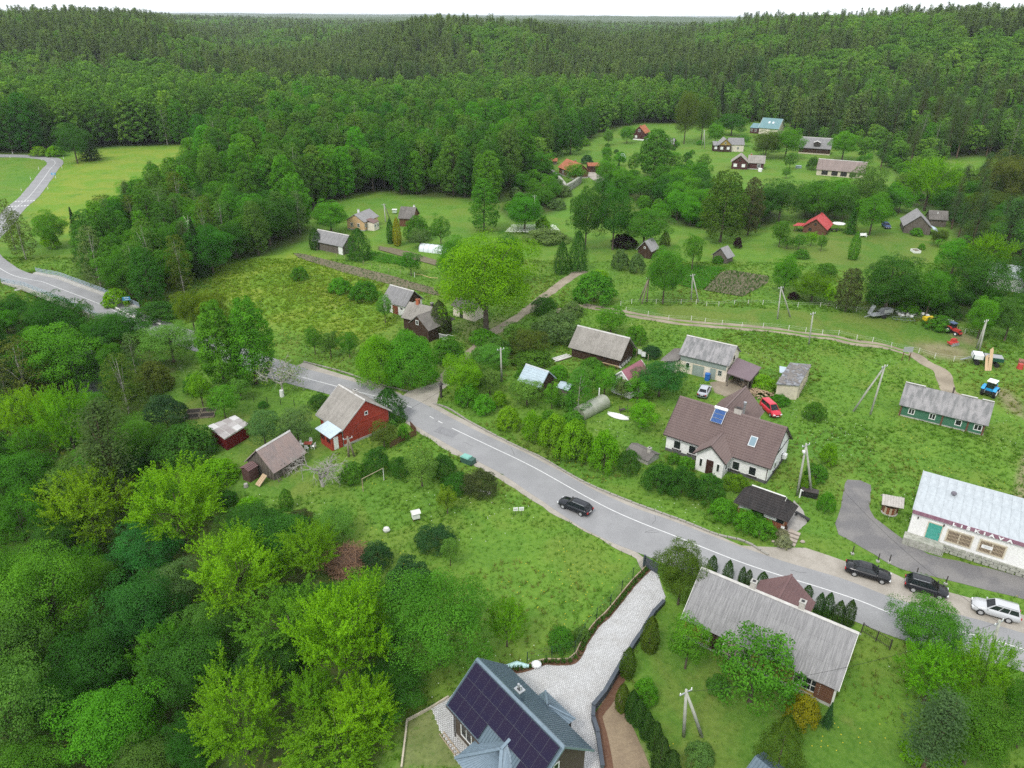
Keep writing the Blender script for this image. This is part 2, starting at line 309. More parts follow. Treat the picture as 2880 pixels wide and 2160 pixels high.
 ('yew',-37.7, 175.4, 7.6, 6.3,'dark','broad dark yew at the end of the long grey roof'),
 ('thuja',-50.4, 183.6, 5.6, 3.1,'thuja','thuja hedge block at the left end of the long grey roof'),
 ('thuja',-32.1, 189.3, 6.8, 2.0,'dark','dark column conifer beside the golden one'),
 ('thuja',-30.0, 187.1, 7.6, 2.2,'gold','golden yellow column conifer'),
 ('maple',-49.7, 198.6, 9.4, 9.9,'fresh','fresh round tree left of the yellow house'),
 ('spruce',-84.0, 247.3, 18.2, 7.0,'darkspruce','tall dark brownish spruce among the broad trees'),
 ('spruce',-84.2, 261.2, 14.5, 5.5,'darkspruce','smaller brownish spruce beside the tall one'),
 ('bush',-48.2, 159.3, 3.9, 4.0,'mid','lone bush in the upper meadow'),
 ('bush',-37.2, 151.1, 4.0, 5.2,'fresh','leafy bush at the meadow edge, left one'),
 ('bush',-31.1, 146.6, 5.3, 6.4,'mid','leafy bush at the meadow edge, right one'),
 ('apple',-23.4, 162.7, 6.2, 5.0,'mid','bent apple tree between the garden beds'),
 ('thuja',-13.6, 128.1, 6.8, 4.0,'olive3','dull narrow evergreen against the grey house'),
 ('apple',-34.8, 118.6, 5.5, 3.3,'mid','left tree of the little row under the meadow'),
 ('apple',-31.8, 117.6, 5.3, 3.4,'mid2','middle tree of the little row under the meadow'),
 ('apple',-28.5, 117.5, 5.1, 3.7,'mid','right tree of the little row under the meadow'),
 ('apple',-24.8, 133.7, 6.4, 3.4,'fresh2','pale bushes beside the white barn with red doors'),
 ('maple',-172.8, 299.5, 16.7, 12.0,'dark','dark tree on the meadow at the road bend'),
 ('spruce',-171.6, 307.6, 13.7, 11.9,'darkspruce','brownish spruce joined to the dark tree at the bend'),
 ('bush',-195.3, 312.5, 4.7, 6.9,'lime2','bright shrubs at the far road bend, left'),
 ('bush',-189.2, 313.6, 5.3, 8.0,'lime2','bright shrubs at the far road bend, right'),
 ('birch',-125.9, 181.4, 13.1, 5.6,'olive2','sparse brown-olive tree beside the left road'),
 ('maple',-117.2, 183.6, 10.1, 8.4,'fresh','fresh round tree at the lower meadow end'),
 ('bush',-117.3, 182.5, 5.8, 4.5,'lime','yellow bush at the lower meadow end'),
 ('birch',-118.3, 173.1, 12.1, 6.0,'olive','thin olive tree on the road bend'),
 ('birch',-112.0, 201.0, 9.8, 8.6,'olive2','loose birch with pale stems over the meadow edge'),
 ('pine',-106.3, 203.3, 12.9, 5.9,'pine','dark pine tip over the meadow edge'),
 ('birch',-92.8, 254.2, 15.5, 6.0,'grey','pale birch with bare top in the wood'),
 ('birch',-78.0, 185.9, 13.3, 5.4,'olive2','thin pale birch above the white dead stems'),
 ('maple', 9.9, 275.2, 10.6, 10.3,'mid','bushy tree below the low red roof'),
 ('maple', 21.9, 269.3, 7.3, 6.9,'fresh','round tree before the orange roofed house'),
 ('bush', 29.7, 307.6, 4.2, 5.2,'blue','dark bush behind the orange roof'),
 ('apple', 42.0, 301.7, 5.9, 5.7,'fresh','round fruit tree on the hill lawn'),
 ('apple', 38.5, 313.3, 5.8, 4.7,'mid','small fruit tree on the hill lawn'),
 ('bush', 29.8, 355.1, 5.6, 11.5,'fresh','bushes along the upper hill lawn'),
 ('maple', 53.2, 360.8, 8.5, 7.5,'mid','tree left of the brown red-roofed cottage'),
 ('maple', 43.6, 353.9, 8.1, 4.9,'fresh2','pale tree on the upper hill lawn'),
 ('maple', 3.2, 202.2, 10.4, 10.8,'mid','leafy tree by the T-shaped pole'),
 ('alder',-8.1, 202.1, 14.8, 8.5,'mid','tall leaning alder right of the wood corner'),
 ('bush', 8.4, 203.3, 4.8, 4.5,'lime2','bright small tree above the white flowered field'),
 ('bush', 8.8, 192.8, 3.6, 12.3,'cream','white flecked bushes behind the lime oak'),
 ('lilac',-25.4, 192.9, 8.0, 7.5,'mid','shrubs hiding the brown roof'),
 ('apple',-23.8, 184.7, 5.5, 5.9,'grey','grey-green orchard trees by the plastic tunnel'),
 ('apple',-18.6, 186.0, 8.8, 5.5,'mid','orchard tree behind the plastic tunnel'),
]
LINES = {
 'road_main': [(-104.9,156.6),(-86.1,143.5),(-73.6,133.8),(-69.6,131.35),(-56.99,123.35),(-39.01,111.79),(-28.14,106.04),(-16.58,100.07),(-9.12,93.32),(-2.21,87.31),(3.05,82.64),(12.16,73.47),(20.16,67.64),(24.74,64.38),(28.98,61.9),(33.78,59.43),(37.48,57.18),(38.54,56.13),(47.58,52.54),(49.14,51.52),(54.96,49.25)],
 'road_left': [(-104.9,156.6),(-112.6,160.0),(-120.4,166.2),(-131.6,177.8),(-137.9,188.3),(-143.6,203.3),(-148.3,214.9),(-152.8,226.4),(-157.3,240.4),(-167.2,264.7),(-177.0,287.9),(-181.1,298.4),(-187.0,306.6),(-192.5,309.0),(-199.4,310.2),(-205.8,308.2),(-213.6,302.8)],
 'lower_edge': [(-15.51,95.61),(-10.16,89.83),(-5.12,84.97),(-0.44,80.3),(6.23,73.46),(15.55,64.07),(20.17,61.86)],
 'upper_edge': [(-28.33,109.5),(-17.62,102.44),(-11.96,99.06),(-5.72,93.12),(4.11,83.85),(15.27,74.49),(29.06,65.36),(36.53,60.72),(40.4,58.27),(44.01,56.0),(49.85,52.68)],
 'kerb': [(-11.8,100.27),(-9.67,98.87),(-5.79,94.38),(0.06,88.63),(4.15,85.02),(9.29,79.42),(15.24,74.78),(20.73,71.13),(23.78,68.87),(26.78,67.55),(28.53,65.53)],
 'verge_out': [(-11.75,100.17),(-9.58,97.89),(-5.78,94.31),(0.06,88.58),(4.15,84.98),(9.29,79.38),(15.24,74.74),(20.73,71.09),(23.78,68.83),(26.45,66.69),(29.41,66.57),(33.63,66.42),(36.91,64.33),(40.86,62.96),(45.79,59.54),(52.0,56.14),(56.52,53.8)],
 'verge_left': [(-35.57,115.14),(-28.57,110.64),(-22.04,107.11),(-17.5,103.65)],
 'kerb_left': [(-35.69,115.25),(-28.81,111.65),(-22.04,107.22),(-17.09,104.72)],
 'track': [(14.47,144.14),(18.73,141.91),(23.16,139.56),(28.31,137.19),(33.52,134.93),(39.54,133.71),(44.98,132.54),(50.62,131.36),(55.76,129.17),(60.24,127.94),(63.11,125.75),(67.42,124.4),(70.07,122.11),(71.72,119.82),(72.25,116.48),(73.18,114.11),(72.89,111.75),(71.74,109.36),(70.73,106.07),(71.21,103.59)],
 'lane': [(-11.7,108.17),(-10.69,111.76),(-9.25,115.33),(-7.08,121.09),(-4.42,127.89),(-2.33,131.38),(-0.09,134.98),(1.91,138.39),(5.1,145.35),(8.1,152.3),(11.0,158.1),(13.9,163.8),(16.6,167.3)],
 'garden_lane': [(14.47,144.14),(11.57,141.88),(8.6,140.64)],
 'fence_low': [(23.1,140.69),(27.22,138.35),(30.93,136.17),(35.38,135.99),(37.86,134.88),(40.93,133.74),(44.5,132.67),(48.57,132.52),(53.15,131.4),(56.03,130.32),(58.79,129.22),(61.83,129.05),(64.38,126.91),(66.8,125.73),(69.24,123.43),(73.05,120.97),(74.81,118.78),(77.53,117.56),(81.85,117.61)],
 'fence_up': [(22.46,144.13),(24.92,145.31),(30.05,145.43),(35.27,145.34),(38.4,145.3),(40.36,144.28),(42.9,144.3),(46.4,145.3),(49.3,145.4),(52.4,145.4),(59.3,144.1),(64.0,144.2),(66.8,143.0),(70.5,141.8),(77.4,140.6),(82.2,136.0),(83.9,134.9),(85.1,132.6),(86.5,130.4),(89.0,129.1)],
 'yard_fence': [(-44.38,101.4),(-31.14,98.88)],
 'picket': [(-16.86,87.38),(-15.94,88.58),(-14.84,89.74),(-13.67,90.86),(-14.11,92.03),(-14.77,93.22)],
 'mesh': [(14.65,63.08),(12.69,60.64),(11.15,58.43),(9.52,56.15),(8.26,54.73),(6.84,52.46),(5.61,50.23),(3.2,50.1),(1.17,49.27),(-0.15,49.19)],
 'retain': [(15.74,57.41),(14.49,55.94),(12.49,52.61),(11.74,51.51),(10.25,49.05),(8.38,45.82),(7.24,44.38),(7.1,43.37),(7.35,41.92),(7.43,38.86)],
 'plotkerb': [(-5.41,45.64),(-6.81,44.52),(-8.76,43.19),(-8.7,42.07),(-8.62,38.81)],
 'ironfence': [(34.4,53.7),(35.37,52.59),(36.22,51.53)],
 'roadside_posts': [(38.37,65.46),(40.67,64.2),(41.85,64.03),(43.8,61.92),(46.32,60.63)],
 'orange_tape': [(-22.5,161.7),(-21.1,162.8),(-18.8,160.5),(-17.0,160.4)],
 'field_posts': [(-52.4,184.7),(-49.5,181.3),(-46.5,179.0),(-43.6,176.7),(-41.3,175.5),(-38.6,173.2),(-35.9,170.8),(-33.5,168.5),(-31.3,167.3),(-28.9,165.1),(-26.0,163.9),(-22.5,161.7)],
}
AREAS = {
 'forecourt': [(43.8,80.37),(45.43,80.31),(46.51,79.14),(43.87,73.57),(43.89,72.23),(44.64,70.1),(45.47,67.74),(46.93,65.52),(49.91,64.22),(55.59,61.78),(58.65,59.62),(57.1,57.08),(53.44,58.44),(48.07,60.82),(44.8,61.99),(42.54,63.05),(41.53,64.33),(40.14,66.66),(38.22,68.93),(38.58,71.11),(40.04,73.39)],
 'shoulder': [(-17.45,102.38),(-16.52,104.72),(-11.7,108.33),(-10.2,107.05),(-11.5,104.68),(-11.64,100.27),(-11.74,99.04)],
 'lower_shoulder': [(-15.69,96.56),(-10.3,90.78),(-5.12,85.02),(-0.47,80.36),(6.2,73.49),(10.91,68.79),(15.54,64.11),(15.73,60.79),(14.58,61.84),(13.96,64.24),(10.38,67.74),(5.27,72.45),(-0.83,79.18),(-5.68,83.82),(-10.69,88.68),(-15.71,94.47)],
 'drive': [(14.92,62.96),(15.93,61.85),(16.07,58.36),(14.49,56.0),(12.49,52.68),(11.74,51.54),(10.25,49.08),(8.52,46.58),(7.18,44.38),(7.04,43.37),(7.29,41.92),(7.4,38.86),(-3.77,38.83),(-5.79,42.21),(-6.81,44.52),(-5.35,45.7),(-3.39,48.14),(-0.14,49.13),(2.53,49.22),(5.68,50.12)],
 'plot': [(-6.87,44.48),(-8.64,43.17),(-8.64,41.03),(-8.68,38.81),(-2.63,38.83),(-4.22,41.18)],
 'sandstrip': [(8.07,45.5),(8.99,46.72),(9.8,46.58),(9.87,44.43),(10.42,43.1),(10.83,41.1),(11.33,38.87),(8.05,38.86),(7.86,42.32)],
 'yard': [(32.52,108.37),(35.99,109.51),(38.67,110.66),(39.53,109.39),(40.02,107.2),(38.53,105.84),(37.06,104.73),(33.91,103.73),(32.5,104.9)],
 'field_soil': [(41.6,153.4),(49.4,167.4),(51.4,168.6),(59.6,164.0),(57.8,159.2),(49.6,150.0),(46.1,151.1)],
 'field_green': [(40.6,172.0),(51.2,169.8),(49.0,167.3),(41.4,153.5),(36.6,158.2)],
 'bed_long': [(-55.7,180.2),(-51.8,179.0),(-41.5,172.0),(-28.1,162.7),(-16.4,153.5),(-15.33,148.79),(-24.5,154.6),(-40.0,165.0),(-52.7,175.5)],
 'bed_upper': [(-35.2,187.1),(-30.4,184.8),(-25.4,181.2),(-18.3,174.3),(-17.9,169.7),(-23.7,174.3),(-34.8,183.5)],
 'bed_upper_green': [(-36.0,182.5),(-26.5,175.5),(-25.7,169.7),(-35.9,174.3)],
 'meadow_far': [(-180.2,303.0),(-184.0,323.9),(-178.0,333.1),(-147.5,348.1),(-134.8,318.0),(-122.3,249.6),(-121.9,211.4),(-115.2,185.9),(-137.3,211.4),(-149.3,226.4),(-160.8,254.2),(-173.4,285.5)],
 'meadow_left': [(-225.6,302.3),(-202.1,311.6),(-188.1,301.9),(-180.7,291.4),(-155.6,233.4),(-150.5,219.5),(-143.6,203.3),(-144.1,182.4)],
 'mead_mid': [(-70.3,166.2),(-56.7,183.7),(-37.1,167.3),(-28.8,157.0),(-27.46,139.56),(-21.63,133.79),(-28.87,124.6),(-43.59,130.23),(-53.38,139.48),(-64.0,148.9)],
 'garden_lawn': [(-55.47,109.49),(-46.4,107.14),(-32.43,100.15),(-28.58,95.57),(-24.18,89.71),(-25.3,81.59),(-25.71,75.84),(-30.16,75.63),(-36.3,77.92),(-36.41,83.93),(-44.83,90.76),(-50.73,97.79)],
 'hill_lawn': [(76.3,212.6),(86.4,201.0),(114.5,210.2),(114.9,195.2),(103.0,175.5),(80.5,167.3),(68.2,181.2)],
 'paddock': [(23.57,144.2),(41.33,144.15),(69.5,140.7),(85.6,130.3),(84.44,120.95),(73.62,119.97),(64.26,127.89),(38.84,133.83),(24.38,139.56)],
 'dirt_patch': [(73.87,125.72),(79.15,125.74),(83.15,123.27),(81.87,118.77),(78.1,117.59),(73.62,119.97)],
 'dirt_patch2': [(85.1,137.2),(86.2,132.7),(87.7,126.7),(84.45,123.27),(83.1,126.9)],
 'dirt_patch3': [(78.3,107.14),(80.63,107.02),(79.94,101.42),(77.08,96.8),(76.48,100.25)],
 'right_path': [(72.06,88.45),(67.53,82.75),(63.55,76.97),(62.23,73.63),(63.18,73.63),(72.56,88.45)],
 'lane_far': [(27.0,292.5),(30.0,294.8),(33.5,276.2),(34.3,265.9),(31.1,265.9),(27.9,279.8)],
 'kiosk_path': [(35.35,75.67),(35.69,73.45),(35.39,71.29),(34.14,69.88),(32.7,68.86),(31.62,69.87),(32.41,71.28)],
 'oak_shade_soil': [(-11.99,134.94),(-2.91,136.1),(2.78,139.49),(-0.07,130.36),(-6.44,121.09),(-9.96,125.61)],
 'wood_meadow': [(-247.2,285.9),(-199.8,315.0),(-180.9,338.9),(-144.2,350.4),(-138.8,372.5),(-134.7,415.3),(-145.6,465.1),(-160.4,515.1),(-376.5,448.3)],
 'wood_centre': [(-122.9,294.8),(-126.3,336.5),(-113.7,357.4),(-151.1,483.6),(-125.2,504.5),(-79.8,507.9),(-47.0,530.0),(-30.8,541.7),(13.1,530.0),(61.6,533.4),(106.4,515.9),(120.9,478.8),(99.7,430.4),(66.0,429.2),(46.8,397.9),(33.0,364.3),(18.0,333.1),(10.7,299.5),(2.0,264.7),(-4.9,234.6),(-16.7,242.6),(-30.8,243.8),(-43.8,252.0),(-52.6,247.3),(-58.3,235.7),(-61.4,212.6),(-74.3,204.5),(-90.2,220.7)],
 'wood_left': [(-101.0,161.7),(-86.2,147.4),(-72.5,137.3),(-70.1,145.3),(-69.7,155.8),(-67.8,168.6),(-61.1,180.1),(-55.7,190.6),(-57.6,205.6),(-74.3,204.5),(-90.2,220.7),(-121.6,291.3),(-114.2,247.3),(-107.5,198.6),(-105.8,176.7)],
 'wood_slope': [(101.5,438.4),(142.8,457.1),(159.3,426.6),(174.8,397.2),(176.5,367.8),(182.4,351.6),(182.3,320.3),(203.9,331.9),(211.8,314.6),(248.4,300.6),(334.2,421.4),(128.4,511.2)],
 'wood_low': [(-97.54,107.08),(-80.49,110.67),(-59.79,93.39),(-50.41,86.52),(-39.93,77.1),(-31.7,71.72),(-21.47,65.31),(-16.57,60.69),(-9.98,53.71),(-9.89,45.79),(-10.59,42.26),(-10.03,35.13),(-55.86,39.54)],
 'wood_bridge': [(-106.7,123.4),(-97.4,135.8),(-89.4,137.8),(-65.32,121.05),(-53.26,112.83),(-58.64,105.66),(-55.6,94.11),(-59.79,93.39),(-80.49,110.67),(-97.54,107.08)],
 'wood_right': [(131.6,227.6),(148.9,247.3),(173.1,277.4),(195.8,284.4),(227.4,272.8),(131.9,146.6),(115.4,148.8),(112.2,153.4),(119.5,170.8),(121.0,182.4),(118.8,191.7)],
 'wood_oakside': [(70.5,139.5),(80.0,138.4),(88.7,136.1),(97.8,139.6),(102.9,138.4),(111.4,138.4),(120.0,151.1),(86.7,152.3),(73.9,147.7)],
 'wood_hill_a': [(95.1,246.1),(121.5,239.2),(120.1,226.5),(103.1,217.2),(84.5,218.3)],
 'wood_hill_b': [(162.0,338.9),(167.0,301.8),(159.5,267.1),(134.0,232.2),(126.2,234.5),(124.6,246.2),(145.5,283.2)],
 'wood_hill_c': [(32.4,265.9),(67.9,277.4),(64.2,245.0),(39.4,243.9),(28.2,238.1)],
 'wood_hill_d': [(6.1,278.6),(14.6,292.5),(19.1,256.6),(12.7,224.1),(-0.3,213.8),(-4.8,227.7)],
 'wood_hedge': [(19.56,82.7),(21.48,80.55),(24.85,76.85),(27.08,73.52),(30.78,69.87),(29.18,68.75),(24.76,71.29),(19.68,75.94),(18.2,78.26)],
 'wood_fringe': [(99.2,428.0),(140.7,449.7),(156.9,419.5),(171.9,390.1),(171.9,357.4),(177.9,342.3),(178.1,312.2),(163.8,290.2),(157.2,305.2),(157.9,329.6),(159.7,364.3),(147.3,396.9),(131.0,429.4),(100.6,400.2)],
 'wood_garden': [(-11.28,117.54),(-0.05,124.54),(9.06,112.89),(12.62,102.37),(10.51,90.82),(3.22,95.55),(-2.22,102.45),(-7.54,107.13)],
 'wood_yards': [(39.8,364.3),(95.8,372.4),(176.2,359.7),(132.3,247.3),(83.6,268.2),(46.1,272.8),(34.8,300.6)],
 'wood_village': [(39.4,243.9),(58.9,236.9),(76.2,230.0),(82.5,225.4),(73.1,209.1),(55.7,204.5),(50.4,208.0),(37.5,216.0)],
}
SPOTS = {
 'wagon_f': (6.46,73.46),
 'wagon_r': (8.24,72.19),
 'sedan_r': (36.98,61.81),
 'sedan_f': (39.34,60.65),
 'mpv_r': (42.17,59.43),
 'mpv_f': (44.39,58.32),
 'suv_f': (47.47,56.17),
 'suv_r': (49.72,55.02),
 'silver': (30.13,103.59),
 'van_f': (39.58,95.64),
 'van_r': (38.53,100.13),
 'bluecar': (106.9,209.1),
 'barncar': (37.96,110.5),
 'tractor': (76.5,104.86),
 'redtractor': (84.1,130.3),
 'trailer': (73.5,138.5),
 'planter': (81.04,124.59),
 'spreader': (81.7,135.0),
 'roller': (84.6,134.9),
 'boatrailer': (82.44,116.39),
 'bluebin': (32.33,109.5),
 'dumpster': (-5.83,83.84),
 'beehive': (-11.36,71.22),
 'sign': (0.89,72.25),
 'well': (46.09,73.35),
 'infoboard': (70.03,118.62),
 'boat': (15.98,96.61),
 'logpile': (39.34,104.74),
 'doghouse': (38.49,108.28),
 'signboard': (-79.2,141.8),
 'table': (-28.25,87.43),
 'goal_a': (-18.71,76.96),
 'goal_b': (-16.47,79.42),
 'pole_barn': (-1.75,108.21),
 'pole_a1': (27.63,146.56),
 'pole_a2': (37.9,147.6),
 'pole_a3': (53.02,137.17),
 'pole_a4': (55.06,125.58),
 'pole_m1': (52.68,99.02),
 'pole_w1': (35.61,75.93),
 'pole_r': (83.8,124.6),
 'pole_g1': (14.73,41.91),
 'pole_s': (46.29,51.29),
 'pole_red': (-22.0,83.81),
 'pole_far1': (54.2,208.0),
 'pole_t': (6.3,217.2),
 'pole_y': (-36.9,213.7),
 'pole_y2': (-25.2,194.1),
 'pole_f1': (34.7,370.1),
 'pole_f2': (91.2,368.9),
}
POLES = [
 ('barn', 'grey concrete pole among the fruit trees by the cabin', (-1.87, 108.26, 5.9), [(-1.7, 108.26)], 'c'),
 ('a1', 'three legged wooden pole by the round domed maple', (28.25, 146.48, 5.33), [(28.3, 146.5), (26.9, 147.7), (27.0, 145.28)], 'w'),
 ('a2', 'A-shaped pole in front of the potato field', (37.42, 147.12, 5.73), [(37.9, 147.6), (39.3, 146.6)], 'c'),
 ('a3', 'A-shaped pole inside the paddock', (52.68, 137.79, 6.37), [(52.85, 137.17), (55.95, 138.42)], 'c'),
 ('a4', 'single concrete pole beside the paddock track', (54.24, 124.58, 6.1), [(54.61, 124.58)], 'c'),
 ('m1', 'tall A-shaped pole in the meadow left of the green house', (55.04, 98.48, 7.9), [(54.43, 97.95), (52.19, 99.01)], 'c'),
 ('w1', 'A-shaped pole with a lamp at the white house corner', (35.87, 76.89, 7.34), [(36.06, 76.82), (38.01, 76.96)], 'c'),
 ('r', 'A-shaped pole at the farmyard on the right', (84.59, 122.69, 5.65), [(84.61, 122.12), (84.72, 123.25)], 'c'),
 ('g1', 'A-shaped pole in the garden of the grey house', (14.2, 41.93, 5.28), [(14.61, 41.92), (16.2, 41.93)], 'c'),
 ('s', 'single concrete pole beside the road at the right', (43.45, 49.11, 5.97), [(44.14, 49.11)], 'c'),
 ('red', 'old wooden A-pole at the red house garden', (-22.06, 85.13, 2.93), [(-22.17, 85.07), (-21.37, 85.18)], 'w'),
 ('far1', 'A-shaped pole left of the yellow gabled house', (85.63, 346.92, 7.89), [(86.5, 345.8), (85.6, 348.1)], 'c'),
 ('far2', 'pale pole behind the trees left of the teal roof', (110.26, 428.04, 5.71), [(110.6, 428.0)], 'c'),
 ('mid', 'slim double pole below the brown house', (70.81, 211.4, 5.34), [(71.0, 210.3), (71.5, 212.5)], 'c'),
 ('y', 'A-shaped pole beside the dark column conifer', (-37.46, 213.71, 4.56), [(-36.9, 211.4), (-36.4, 216.0)], 'c'),
 ('y2', 'single pole in the orchard by the plastic tunnel', (-25.47, 194.03, 3.83), [(-25.1, 194.0)], 'c'),
 ('t', 'T-topped pole in the trees above the flowered field', (6.27, 218.36, 6.3), [(6.4, 218.4)], 'c'),
 ('f1', 'thin pole at the wood edge above the hill lawn', (34.68, 371.23, 5.09), [(35.1, 371.2)], 'c'),
]
gpx_ladder = [(-5.73, 42.04), (-4.22, 39.99)]
X_steps = [(30.57, 69.87), (31.9, 67.66), (33.14, 66.66), (33.51, 70.07)]
X_laundry = [(22.28, 117.48), (22.79, 116.48)]
X_boards = [(7.1, 116.38), (10.36, 118.77)]
X_frames = [(-46.78, 96.75)]
X_bench = [(95.9, 198.7)]
X_raised = [(103.5, 184.7)]
X_tank = [(95.6, 292.5)]
X_bin2 = [(113.4, 300.7)]
X_canopy = [(91.7, 205.6)]
X_brush = [(-17.88, 62.98)]
X_shrine = [(-11.13, 102.6)]
X_plastic = [(-23.4, 183.6), (-17.3, 181.3)]
X_greenh2 = [(45.2, 315.6)]
X_stump = [(-33.85, 77.97)]
X_whitebag = [(-14.49, 68.9)]
X_rocks = [(80.0, 140.7), (80.5, 139.5), (78.7, 139.6), (81.6, 139.5), (82.7, 139.5)]
X_harrow = [(78.0, 137.3)]
X_bluesign = [(-78.8, 141.7)]
X_bluesign2 = [(-165.1, 269.3)]
X_pots = [(-12.93, 106.04), (-11.75, 100.14)]
X_swing = [(98.7, 201.0), (100.1, 197.5)]
X_stonewall = [(14.2, 280.9), (16.6, 265.8), (17.9, 253.1), (20.9, 260.0), (24.1, 269.3)]
X_whiteflow = [(-0.3, 206.8), (11.8, 206.8), (13.3, 197.5), (-2.2, 198.7)]
X_rockpile = [(-3.05, 76.91)]
X_firewood = [(39.68, 105.97)]
X_bag = [(2.43, 49.2)]
X_hive2 = [(-35.8, 221.8)]
X_rail_white = [(-80.9, 140.4), (-74.3, 135.0), (-67.55, 131.39)]
SPARSE = [
 ('dead', [-24.0, 78.0, 7.3, 8.8]),
 ('bare', [-36.2, 102.6, 8.0, 8.6]),
]
gp_board = [(68.49, 117.64), (69.66, 117.5)]
# ---------------------------------------------------------------- helpers
def tag(o, label=None, cat=None, group=None, kind=None):
    for k, v in (('label', label), ('category', cat), ('group', group), ('kind', kind)):
        if v: o[k] = v
    return o
def empty(name, loc=(0, 0, 0), rz=0.0, label=None, cat=None, group=None):
    o = bpy.data.objects.new(name, None); COL.objects.link(o)
    o.location = loc; o.rotation_euler = (0, 0, rz); o.empty_display_size = .3
    return tag(o, label, cat, group)
def link(name, me, parent=None):
    o = bpy.data.objects.new(name, me); COL.objects.link(o)
    if parent: o.parent = parent
    return o
class MB:
    """collects shapes and links them as one mesh object"""
    def __init__(s): s.v = []; s.f = []; s.mi = []
    def add(s, vs, fs, m=0):
        n = len(s.v); s.v += [tuple(map(float, p)) for p in vs]
        s.f += [tuple(n+i for i in f) for f in fs]; s.mi += [m]*len(fs); return s
    def quad(s, a, b, c, d, m=0): return s.add([a, b, c, d], [(0, 1, 2, 3)], m)
    def box(s, c, size, rz=0.0, m=0, M=None):
        x, y, z = [k/2 for k in size]; ca, sa = math.cos(rz), math.sin(rz); P = []
        for dz in (-z, z):
            for dx, dy in ((-x, -y), (x, -y), (x, y), (-x, y)):
                P.append((c[0]+dx*ca-dy*sa, c[1]+dx*sa+dy*ca, c[2]+dz))
        if M is not None: P = [M @ Vector(p) for p in P]
        return s.add(P, [(0, 3, 2, 1), (4, 5, 6, 7), (0, 1, 5, 4), (1, 2, 6, 5), (2, 3, 7, 6), (3, 0, 4, 7)], m)
    def bar(s, a, b, w, h=None, m=0, up=(0, 0, 1)):
        a, b = Vector(a), Vector(b); h = h or w; d = (b-a).normalized(); u = Vector(up)
        if abs(d.dot(u)) > .95: u = Vector((1, 0, 0))
        x = d.cross(u).normalized(); y = x.cross(d).normalized(); P = []
        for q in (a, b):
            for i, j in ((-1, -1), (1, -1), (1, 1), (-1, 1)): P.append(q+x*(i*w/2)+y*(j*h/2))
        return s.add(P, [(0, 1, 2, 3), (7, 6, 5, 4), (0, 4, 5, 1), (1, 5, 6, 2), (2, 6, 7, 3), (3, 7, 4, 0)], m)
    def tube(s, pts, rad, n=8, m=0, cap=True):
        pts = [Vector(p) for p in pts]; rad = rad if hasattr(rad, '__len__') else [rad]*len(pts)
        P = []; F = []
        for i, p in enumerate(pts):
            d = (pts[min(i+1, len(pts)-1)]-pts[max(i-1, 0)]).normalized()
            u = Vector((0, 0, 1)) if abs(d.z) < .9 else Vector((1, 0, 0))
            x = d.cross(u).normalized(); y = x.cross(d).normalized()
            for k in range(n):
                a = 2*math.pi*k/n; P.append(p+(x*math.cos(a)+y*math.sin(a))*rad[i])
        for i in range(len(pts)-1):
            for k in range(n):
                a, b = i*n+k, i*n+(k+1) % n; F.append((a, b, b+n, a+n))
        if cap: F.append(tuple(range(n-1, -1, -1))); F.append(tuple(range((len(pts)-1)*n, len(pts)*n)))
        return s.add(P, F, m)
    def cyl(s, a, b, r, n=12, m=0, r2=None): return s.tube([a, b], [r, r if r2 is None else r2], n, m)
    def prism(s, poly, z0, z1, m=0):
        n = len(poly); P = [(x, y, z0) for x, y in poly]+[(x, y, z1) for x, y in poly]
        return s.add(P, [tuple(range(n-1, -1, -1)), tuple(range(n, 2*n))]+[(i, (i+1) % n, n+(i+1) % n, n+i) for i in range(n)], m)
    def ball(s, c, r, n=10, m=0, sz=(1, 1, 1)):
        P = []; F = []; k = n//2
        for i in range(1, k):
            t = math.pi*i/k
            for j in range(n):
                a = 2*math.pi*j/n; P.append((c[0]+r*sz[0]*math.sin(t)*math.cos(a), c[1]+r*sz[1]*math.sin(t)*math.sin(a), c[2]+r*sz[2]*math.cos(t)))
        P += [(c[0], c[1], c[2]+r*sz[2]), (c[0], c[1], c[2]-r*sz[2])]; T = len(P)-2
        for i in range(k-2):
            for j in range(n): F.append((i*n+j, (i+1)*n+j, (i+1)*n+(j+1) % n, i*n+(j+1) % n))
        for j in range(n): F.append((T, j, (j+1) % n)); F.append((T+1, (k-2)*n+(j+1) % n, (k-2)*n+j))
        return s.add(P, F, m)
    def mesh(s, name, mats, smooth=False):
        me = bpy.data.meshes.new(name); me.from_pydata(s.v, [], s.f)
        for m in (mats if isinstance(mats, (list, tuple)) else [mats]): me.materials.append(m)
        me.polygons.foreach_set('material_index', s.mi)
        if smooth: me.polygons.foreach_set('use_smooth', [True]*len(s.f))
        me.update(); return me
    def build(s, name, mats, parent=None, smooth=False): return link(name, s.mesh(name, mats, smooth), parent)
